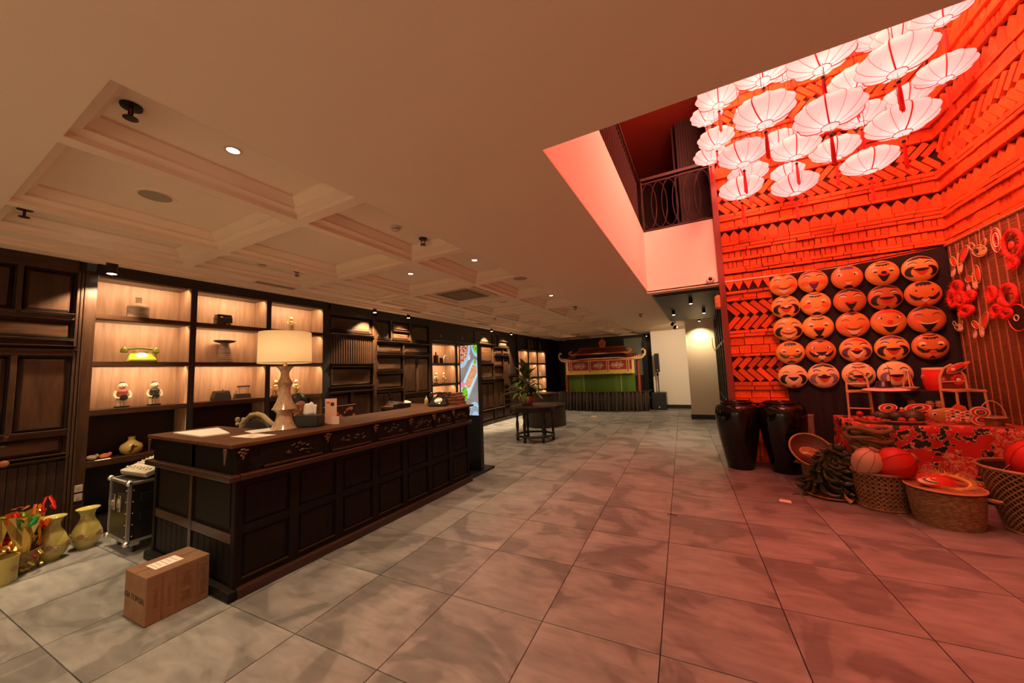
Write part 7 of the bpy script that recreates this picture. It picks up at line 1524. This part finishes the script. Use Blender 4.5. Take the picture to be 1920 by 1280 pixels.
FR = [((1.66, 5.90, TT), 0.034, 'red fruit at the far left corner of the table, on the cloth'), ((1.615, 5.84, TT), 0.033, 'red fruit at the very left edge of the cloth'), ((1.69, 5.84, TT), 0.034, 'red fruit between the corner ones and the dish'), ((1.655, 5.865, TT+0.055), 0.034, 'red fruit stacked on top of the left corner ones'),
      ((1.745, 5.86, TT), 0.034, 'red fruit behind the small dish, left of the first melon'), ((1.70, 5.70, TT+0.008), 0.032, 'red fruit lying in the small dish, left'), ((1.77, 5.70, TT+0.008), 0.032, 'red fruit lying in the small dish, right'), ((1.735, 5.75, TT+0.010), 0.034, 'red fruit lying in the small dish, at the back'),
      ((1.955, 5.68, TT+0.008), 0.036, 'red fruit at the front rim of the melon tray, left'), ((2.035, 5.665, TT+0.008), 0.036, 'red fruit at the front rim of the melon tray, right')]
for loc, r, nm in FR: fruit(nm, loc, r)
# carp model
fs_ = thing('painted_carp', 'painted paper carp with scales and striped tail on the market table', 'ornament', (2.40, 5.76, TT+0.095))
def fishb():
    n = 18; vs = []; fs = []; prf = []
    for i in range(n+1):
        t = i/n; hgt = 0.095*math.sin(PI*min(1, t*0.93+0.03))**0.75*(1-0.25*t); prf.append((-0.21+0.35*t, hgt, 0.035*math.sin(PI*min(1, t*0.95+0.02))))
    m = MB()
    for (x, hh, d) in prf: vs += [(x, d*math.cos(a)*-1, hh*math.sin(a)) for a in [q*PI/6 for q in range(12)]]
    fs = [(i*12+q, i*12+(q+1) % 12, (i+1)*12+(q+1) % 12, (i+1)*12+q) for i in range(n) for q in range(12)]
    return m.add(vs, fs)
fishb().build('carp_body', mat('carp_gold', (0.50, 0.24, 0.07), 0.4), fs_, smooth=True, fixn=True)
sc_c = [P_RED, P_WHT, M_ORR, P_GRN, P_CHK]
for i in range(5):
    for j in range(4):
        x = -0.06+0.036*i; z = -0.052+0.032*j+(0.016 if i % 2 else 0)
        if abs(z) > 0.072-0.008*i*0.5: continue
        g_ = MB().ball((x, -0.034, z), 0.022, 0.006, 0.017, 12, 6).build('scale', P_WHT, fs_, smooth=True); MB().ball((x-0.003, -0.039, z), 0.015, 0.004, 0.011, 10, 6).build('scale_colour', sc_c[(i+2*j) % 5], g_, smooth=True)
MB().ball((-0.155, -0.020, 0.012), 0.020, 0.010, 0.018).build('eye_white', P_WHT, fs_, smooth=True); MB().ball((-0.158, -0.028, 0.012), 0.011, 0.006, 0.010).build('eye_pupil', P_BLK, fs_, smooth=True)
MB().prism([(-0.24, 0.0), (-0.20, 0.030), (-0.20, -0.015)], 0.02, Matrix.Translation((0, 0.01, 0)) @ Matrix.Rotation(PI/2, 4, 'X')).build('snout', P_RED, fs_)
MB().prism([(-0.03, 0.07), (0.03, 0.13), (0.09, 0.10), (0.10, 0.06)], 0.006, Matrix.Rotation(PI/2, 4, 'X')).build('dorsal_fin', P_CHK, fs_)
for k, (R0, m_) in enumerate(((0.085, P_WHT), (0.068, P_RED), (0.050, P_WHT), (0.036, P_GRN), (0.022, P_RED))):
    for s in (-1, 1): MB().prism([(0.19+R0*math.cos(a)*0.9, s*0.040+R0*0.72*math.sin(a)) for a in [q*PI/10 for q in range(20)]], 0.004, Matrix.Translation((0, -0.004*k-0.001*(s > 0), 0)) @ Matrix.Rotation(PI/2, 4, 'X')).build('tail_band', m_, fs_)
# handled basket
hb_ = thing('handled_basket', 'small wicker basket with high arched handle at the right end of the table', 'basket', (2.68, 5.76, TT))
MB().lathe([(0.066, 0), (0.085, 0.08), (0.090, 0.085), (0.084, 0.086), (0.062, 0.006), (0, 0.006)], 24).build('basket_body', M_WEAVE, hb_, smooth=True); MB().tube([(0.09*math.cos(q*PI/10), 0.09*math.sin(q*PI/10), 0.085) for q in range(20)], 0.007, 6, closed=True).build('rim', M_CANE, hb_, smooth=True)
MB().tube([(0.09*math.cos(q*PI/12), 0, 0.085+0.17*math.sin(q*PI/12)) for q in range(13)], 0.006, 8).build('handle', M_CANE, hb_, smooth=True)

# ================================================================ THINGS ON THE FLOOR IN FRONT OF THE TABLE
def coil_basket(label, loc, r0, r1, h_, m_, name='coiled_basket', n=None):
    t = thing(name, label, 'basket', loc); n = n or int(h_/0.013); pr = []
    for k in range(n):
        u = k/n; R0 = r0+(r1-r0)*math.sin(u*PI/2); pr += [(R0, h_*u), (R0+0.005, h_*(u+0.5/n))]
    pr += [(r1, h_), (r1-0.012, h_), (r0-0.01, 0.01), (0, 0.01)]
    MB().lathe(pr, 40).build('coiled_wall', m_, t, smooth=True, ang=25); return t
M_SEA = mat('seagrass_rope', (0.34, 0.21, 0.10), 0.7, col2=(0.17, 0.10, 0.05), scale=26, stretch=(1, 1, 3), detail=4, bump=0.5, bscale=45)
sb_ = coil_basket('round coiled basket under the tilted open one, beside the right jar', (1.18, 5.80, 0), 0.135, 0.155, 0.255, M_SEA)
MB().tube([(-0.15, -0.02, 0.24), (-0.21, -0.02, 0.25), (-0.22, 0.02, 0.22), (-0.15, 0.03, 0.21)], 0.008, 6).build('handle', M_RATTAN, sb_, smooth=True)
wb_ = thing('winnowing_basket', 'wide shallow dark basket tilted towards the hall beside the right jar', 'basket', (1.13, 5.74, 0.40)); wb_.rotation_euler = (math.radians(48), math.radians(16), 0)
MB().lathe([(0.0, -0.10), (0.12, -0.095), (0.19, -0.05), (0.225, 0.0), (0.230, 0.004), (0.215, 0.002), (0.18, -0.045), (0.11, -0.085), (0, -0.09)], 44, cap=False).build('basket_bowl', mat('dark_wicker', (0.13, 0.055, 0.028), 0.5, col2=(0.08, 0.03, 0.016), scale=50), wb_, smooth=True)
MB().tube([(0.227*math.cos(q*PI/22), 0.227*math.sin(q*PI/22), 0.002) for q in range(44)], 0.010, 6, closed=True).build('rim', M_RATTAN, wb_, smooth=True)
st_m = MB().tube([(0.212, 0, 0.0), (0.222, 0, 0.014), (0.236, 0, 0.006), (0.236, 0, -0.010)], 0.0025, 4).mesh('rim_stitch', M_SPLIT)
for q in range(44): link('rim_stitch', st_m, wb_, rot=(0, 0, q*PI/22))
wf_ = thing('woven_fan', 'little oval woven fan lying in the tilted basket', 'fan', (1.09, 5.665, 0.385)); wf_.rotation_euler = (math.radians(50), math.radians(10), 0.1)
MB().lathe([(0, 0), (0.095, 0), (0.095, 0.004), (0, 0.004)], 28, sy=0.62).build('fan_leaf', mat('woven_fan_straw', (0.55, 0.24, 0.08), 0.5, col2=(0.20, 0.08, 0.03), scale=70, tex='voronoi', ramp=(0.2, 0.6)), wf_); MB().tube([(0.097*math.cos(q*PI/12), 0.061*math.sin(q*PI/12), 0.003) for q in range(24)], 0.005, 6, closed=True).build('rim', M_SPLIT, wf_)
t = thing('bamboo_ladle', 'long bamboo ladle lying in the tilted basket under the fan', 'ladle', (1.16, 5.62, 0.36)); t.rotation_euler = (math.radians(30), math.radians(10), 0.1); MB().tube([(-0.10, 0, 0), (0.14, 0.0, -0.01)], 0.008, 8, flat=0.5).build('ladle_handle', M_SPLIT, t, smooth=True); MB().ball((-0.12, 0, 0), 0.04, 0.022, 0.010).build('ladle_bowl', M_SPLIT, t, smooth=True)
# bananas
M_BAN = mat('green_banana', (0.022, 0.030, 0.009), 0.4, col2=(0.050, 0.052, 0.015), scale=6, var=0.35)
ban = MB().tube([(0.0, 0, 0), (0.03, 0, -0.012), (0.07, 0, -0.012), (0.11, 0, 0.004), (0.135, 0, 0.026)], lambda u: 0.017*math.sin(PI*(0.12+0.80*u))**0.6+0.003, 8).mesh('banana', M_BAN, True)
bb = thing('banana_bunch', 'heap of dark green bananas on a low tray between the baskets', 'bananas', (1.17, 5.28, 0.03)); r_ = random.Random(8)
for k in range(120):
    lv_ = k/120; R0 = 0.19*(1-lv_)**0.8+0.03; a = k*2.39996; z = 0.03+0.50*lv_
    ox = 0.10*lv_
    link('banana', ban, bb, (ox+R0*math.cos(a)*0.95, R0*math.sin(a)*0.85+0.06*lv_, z), (r_.uniform(-0.5, 0.5), r_.uniform(0.2, 0.9), a+r_.uniform(0.6, 1.4)), (1, 1.25, 1.25))
MB().lathe([(0.12, 0.02), (0.16, 0.12), (0.10, 0.32), (0.05, 0.46), (0.0, 0.52)], 16, sy=0.85).build('stalk_core', mat('banana_core', (0.02, 0.028, 0.008), 0.6), bb, (0.05, 0.03, 0), smooth=True)
flat_tray('low wicker tray on the floor under the green bananas', (1.17, 5.28, 0.0), 0.235, 0.022)
sr = thing('snake_gourds', 'tangle of long curved grey-green gourds piled at the left front of the table', 'gourds', (1.57, 5.38, 0.60)); r_ = random.Random(12)
M_GRD = mat('gourd_green', (0.15, 0.095, 0.035), 0.5, col2=(0.24, 0.15, 0.06), scale=6, var=0.25)
for k in range(26):
    a0 = r_.uniform(0, 2*PI); span = r_.uniform(1.4, 3.4); R0 = r_.uniform(0.09, 0.21); z0 = r_.uniform(-0.10, 0.12); tl_ = r_.uniform(-0.25, 0.25); rr0 = r_.uniform(0.022, 0.034)
    pts = [(R0*math.cos(a0+span*i/9), 0.62*R0*math.sin(a0+span*i/9), z0+tl_*R0*math.sin(a0*2+span*i/9)+0.02*math.sin(i)) for i in range(10)]
    MB().tube(pts, lambda u, q=rr0: q*(0.45+0.55*math.sin(PI*(0.1+0.8*u))), 8).build('gourd', M_GRD, sr, smooth=True)
gs = thing('gourd_stand', 'dark upturned basket carrying the curved gourds in front of the table', 'basket', (1.57, 5.40, 0)); MB().lathe([(0.13, 0), (0.17, 0.44), (0.185, 0.46), (0.0, 0.47)], 28).build('basket_wall', mat('dark_wicker_b', (0.05, 0.03, 0.018), 0.6, col2=(0.03, 0.018, 0.010), scale=60), gs, smooth=True)
def lattice_basket(label, loc, r0, r1, h_, pitch, strip, m_, hexa=True, sy=1.0):
    t = thing('lattice_basket', label, 'basket', loc)
    MB().lathe([(0, 0.004), (r0*0.93, 0.004), (r0*0.94, 0.012)], 30, sy=sy, cap=False).build('base', mat('basket_dark_inside', (0.05, 0.025, 0.012), 0.8), t)
    MB().lathe([(r0*0.955, 0.01), (r1*0.955, h_*0.97)], 36, sy=sy, cap=False).build('lining', MATS['basket_dark_inside'], t, smooth=True)
    m = MB(); nh = int(2*PI*r1/pitch); turn = h_/ (2*PI*(r0+r1)/2)*2*PI*1.1
    for k in range(nh):
        for s in (-1, 1):
            a0 = 2*PI*k/nh; rows = 10; pts = []
            for i in range(rows+1):
                u = i/rows; a = a0+s*turn*u*0.9; R0 = r0+(r1-r0)*u+(0.002*s); pts.append((R0, a, h_*u))
            vs = []
            for (R_, a, z) in pts:
                da = strip/2/R_; vs += [(R_*math.cos(a-da), sy*R_*math.sin(a-da), z), (R_*math.cos(a+da), sy*R_*math.sin(a+da), z)]
            m.add(vs, [(2*i, 2*i+1, 2*i+3, 2*i+2) for i in range(rows)])
    if hexa:
        for i in range(1, int(h_/0.04)):
            z = i*0.04; R0 = r0+(r1-r0)*z/h_; nn = 48; vs = []
            for q in range(nn): a = 2*PI*q/nn; vs += [(R0*math.cos(a), sy*R0*math.sin(a), z-strip*0.4), (R0*math.cos(a), sy*R0*math.sin(a), z+strip*0.4)]
            m.add(vs, [(2*q, 2*((q+1) % nn), 2*((q+1) % nn)+1, 2*q+1) for q in range(nn)])
    o = m.build('lattice', m_, t); so = o.modifiers.new('t', 'SOLIDIFY'); so.thickness = 0.003; o['kind'] = 'stuff'
    MB().tube([(r1*math.cos(q*PI/22), sy*r1*math.sin(q*PI/22), h_) for q in range(44)], 0.013, 8, closed=True).build('rim', m_, t, smooth=True)
    MB().tube([(r0*math.cos(q*PI/22), sy*r0*math.sin(q*PI/22), 0.012) for q in range(44)], 0.011, 8, closed=True).build('foot_ring', m_, t, smooth=True)
    return t
M_LAT = mat('lattice_cane', (0.34, 0.20, 0.10), 0.5, col2=(0.22, 0.125, 0.06), scale=20)
lattice_basket('lattice basket holding a pale lantern and a red lantern', (1.52, 5.06, 0), 0.182, 0.205, 0.355, 0.046, 0.014, M_LAT)
def silk_ball(label, loc, s, m_, rot=(0, 0, 0), rz_=1.15):
    t = thing('silk_lantern_small', label, 'lantern', loc); t.rotation_euler = rot; t.scale = (s, s, s)
    MB().lathe([(0.03, -0.13*rz_), (0.07, -0.11*rz_), (0.115, -0.05*rz_), (0.13, 0.01*rz_), (0.118, 0.06*rz_), (0.08, 0.10*rz_), (0.035, 0.12*rz_)], 48, fn=lambda a, z: 1-0.03*abs(math.sin(a*4))).build('silk_shade', m_, t, smooth=True, ang=80)
    MB().lathe([(0.035, 0.12*rz_), (0.038, 0.135*rz_)], 16).build('cap', mat('lantern_cap', (0.30, 0.16, 0.08), 0.5), t, smooth=True); MB().lathe([(0.03, -0.14*rz_), (0.032, -0.128*rz_)], 16).build('cap', MATS['lantern_cap'], t)
    for q in range(8): MB().tube([(r*1.0*math.cos(q*PI/4), r*math.sin(q*PI/4), z*rz_) for r, z in ((0.035, -0.13), (0.072, -0.11), (0.117, -0.05), (0.132, 0.01), (0.120, 0.06), (0.082, 0.10), (0.036, 0.12))], 0.0018, 4).build('rib', M_LWIRE if m_ is not MATS.get('red_lantern_silk') else mat('dark_red_rib', (0.30, 0.01, 0.008), 0.5), t)
M_RLS = mat('red_lantern_silk', (0.72, 0.03, 0.015), 0.5, transl=0.3)
silk_ball('pale peach silk lantern in the lattice basket', (1.42, 4.98, 0.455), 1.0, mat('peach_silk', (0.72, 0.46, 0.32), 0.6, transl=0.25), (0.25, 0.35, 0))
silk_ball('red silk lantern leaning out of the lattice basket', (1.61, 4.98, 0.455), 1.22, M_RLS, (0.2, 1.15, 0.2), 1.1)
cbx = coil_basket('squat coiled seagrass basket with a bamboo lid and a furry mask on top', (1.86, 4.78, 0), 0.205, 0.235, 0.30, M_SEA)
MB().lathe([(0.0, 0.302), (0.225, 0.302), (0.25, 0.314), (0.25, 0.325), (0.0, 0.325)], 40).build('lid', M_TRAYW, cbx, smooth=True); MB().tube([(0.248*math.cos(q*PI/20), 0.248*math.sin(q*PI/20), 0.322) for q in range(40)], 0.008, 6, closed=True).build('lid_rim', M_CANE, cbx, smooth=True)
MB().tube([(0.225, -0.06, 0.26), (0.30, -0.09, 0.25), (0.335, -0.05, 0.225), (0.30, 0.0, 0.22), (0.228, 0.02, 0.235)], 0.010, 8).build('handle', M_CANE, cbx, smooth=True)
fm2 = thing('lion_mask', 'red and yellow fur-trimmed festival mask lying on the coiled basket lid', 'mask', (1.84, 4.76, 0.335)); fm2.rotation_euler = (math.radians(28), 0, 0.1); r_ = random.Random(6)
MB().ball((-0.03, 0, 0.035), 0.11, 0.075, 0.045).build('mask_shell', P_RED, fm2, smooth=True)
for k, (rr, m_) in enumerate(((0.060, P_WHT), (0.047, P_GRN), (0.037, P_WHT), (0.026, P_RED), (0.014, P_WHT))): MB().ball((-0.10+0.008*k, -0.02, 0.055+0.006*k), rr*1.25, rr*0.75, 0.018, 18, 8).build('painted_band', m_, fm2, smooth=True)
for k, (c_, nm, rr0, n_) in enumerate(((mat('yellow_fur', (0.72, 0.42, 0.12), 0.8), 'yellow_fur_ring', 0.12, 500), (mat('red_fur', (0.75, 0.04, 0.02), 0.8), 'red_fur_ring', 0.085, 400))):
    m = MB(); cx_ = 0.05 if k == 0 else -0.04
    for q in range(n_):
        a = r_.random()*2*PI; p0 = Vector((cx_+rr0*math.cos(a)*1.1, rr0*0.72*math.sin(a), 0.035+r_.uniform(-.02, .03))); d = Vector((math.cos(a)+r_.uniform(-.6, .6), math.sin(a)*0.8+r_.uniform(-.6, .6), r_.uniform(0, 1.2))).normalized()*r_.uniform(0.03, 0.060); n2 = d.orthogonal().normalized()*0.0025
        m.add([tuple(p0-n2), tuple(p0+n2), tuple(p0+d)], [(0, 1, 2)])
    ob = m.build('fur', c_, fm2); ob['kind'] = 'stuff'
    MB().tube([(cx_+rr0*1.1*math.cos(q*PI/12), rr0*0.72*math.sin(q*PI/12), 0.035) for q in range(24)], 0.018, 8, closed=True).build('fur_roll', c_, fm2, smooth=True)
cmb = thing('bamboo_rake_fan', 'small comb-like bamboo piece standing against the cloth behind the furry mask', 'comb', (1.93, 5.02, 0.31))
B(-0.07, -0.003, 0.0, 0.07, 0.003, 0.02).build('comb_bar', M_SPLIT, cmb)
for q in range(8): B(-0.068+q*0.018, -0.003, 0.02, -0.062+q*0.018, 0.003, 0.13-0.012*abs(q-3.5)).build('tine', M_SPLIT, cmb)
MB().tube([(0.02*math.cos(q*PI/6), 0, 0.155+0.02*math.sin(q*PI/6)) for q in range(12)], 0.004, 6, closed=True).build('ring', M_SPLIT, cmb)
stb = thing('stool_block', 'dark low block behind the coiled basket under the cloth edge', 'stool', (1.93, 5.10, 0)); B(-0.14, -0.09, 0, 0.14, 0.09, 0.31).build('block_body', M_DARKW, stb, bevel=0.01)
lattice_basket('large deep lattice basket at the right picture edge with a red lantern inside', (2.46, 4.78, 0), 0.24, 0.355, 0.53, 0.052, 0.015, mat('pale_lattice_cane', (0.42, 0.25, 0.12), 0.5, col2=(0.28, 0.16, 0.08), scale=20), False)
silk_ball('bright red silk lantern in the large basket at the right picture edge', (2.40, 4.70, 0.60), 1.35, M_RLS, (0.3, 0.5, 0.3), 1.0)
t = thing('bamboo_strips', 'pale bent bamboo strips sticking out of the large basket', 'strips', (2.28, 4.72, 0.46))
for k in range(4): MB().tube([(-0.14+0.03*k, 0.04, -0.10), (-0.08+0.03*k, 0.0, 0.05), (-0.02+0.02*k, -0.04, 0.14)], 0.007, 6, flat=0.4).build('strip', M_SPLIT, t, smooth=True)
for k in range(3): MB().tube([(0.0+0.02*k, -0.15, 0.0), (0.10+0.02*k, -0.17, 0.05), (0.2, -0.16, 0.08)], 0.006, 6, flat=0.4).build('strip', M_SPLIT, t, smooth=True)
t = thing('seashell', 'small pointed pale shell on the floor left of the lattice basket', 'shell', (1.27, 5.03, 0.0)); MB().tube([(0.0, 0, 0.02), (-0.03, 0, 0.05), (-0.05, 0, 0.10)], lambda u: 0.022*(1-u)+0.002, 10).build('shell_body', mat('peach_shell', (0.60, 0.30, 0.16), 0.4), t, smooth=True)
sheet('paper_scrap', 'small white square of paper lying on the floor tiles before the bananas', 'paper', [(0.63, 4.85), (0.735, 4.83), (0.745, 4.92), (0.65, 4.94)], 0.001, M_PAPER, 0.001)
o = MB().tube([(0, 0, 0.004), (0.03, 0.02, 0.008), (0.07, 0.03, 0.004)], 0.004, 6).build('twig', mat('twig_brown', (0.04, 0.02, 0.01), 0.8), None, (0.80, 5.14, 0)); tag(o, 'tiny dark twig on the tiles near the paper scrap', 'twig')
o = MB().tube([(0, 0, 0.004), (0.03, 0.01, 0.006), (0.09, 0.0, 0.004)], 0.0035, 6).build('twig', MATS['twig_brown'], None, (-0.42, 4.02, 0)); tag(o, 'tiny dark twig on the tiles in the middle of the hall', 'twig')
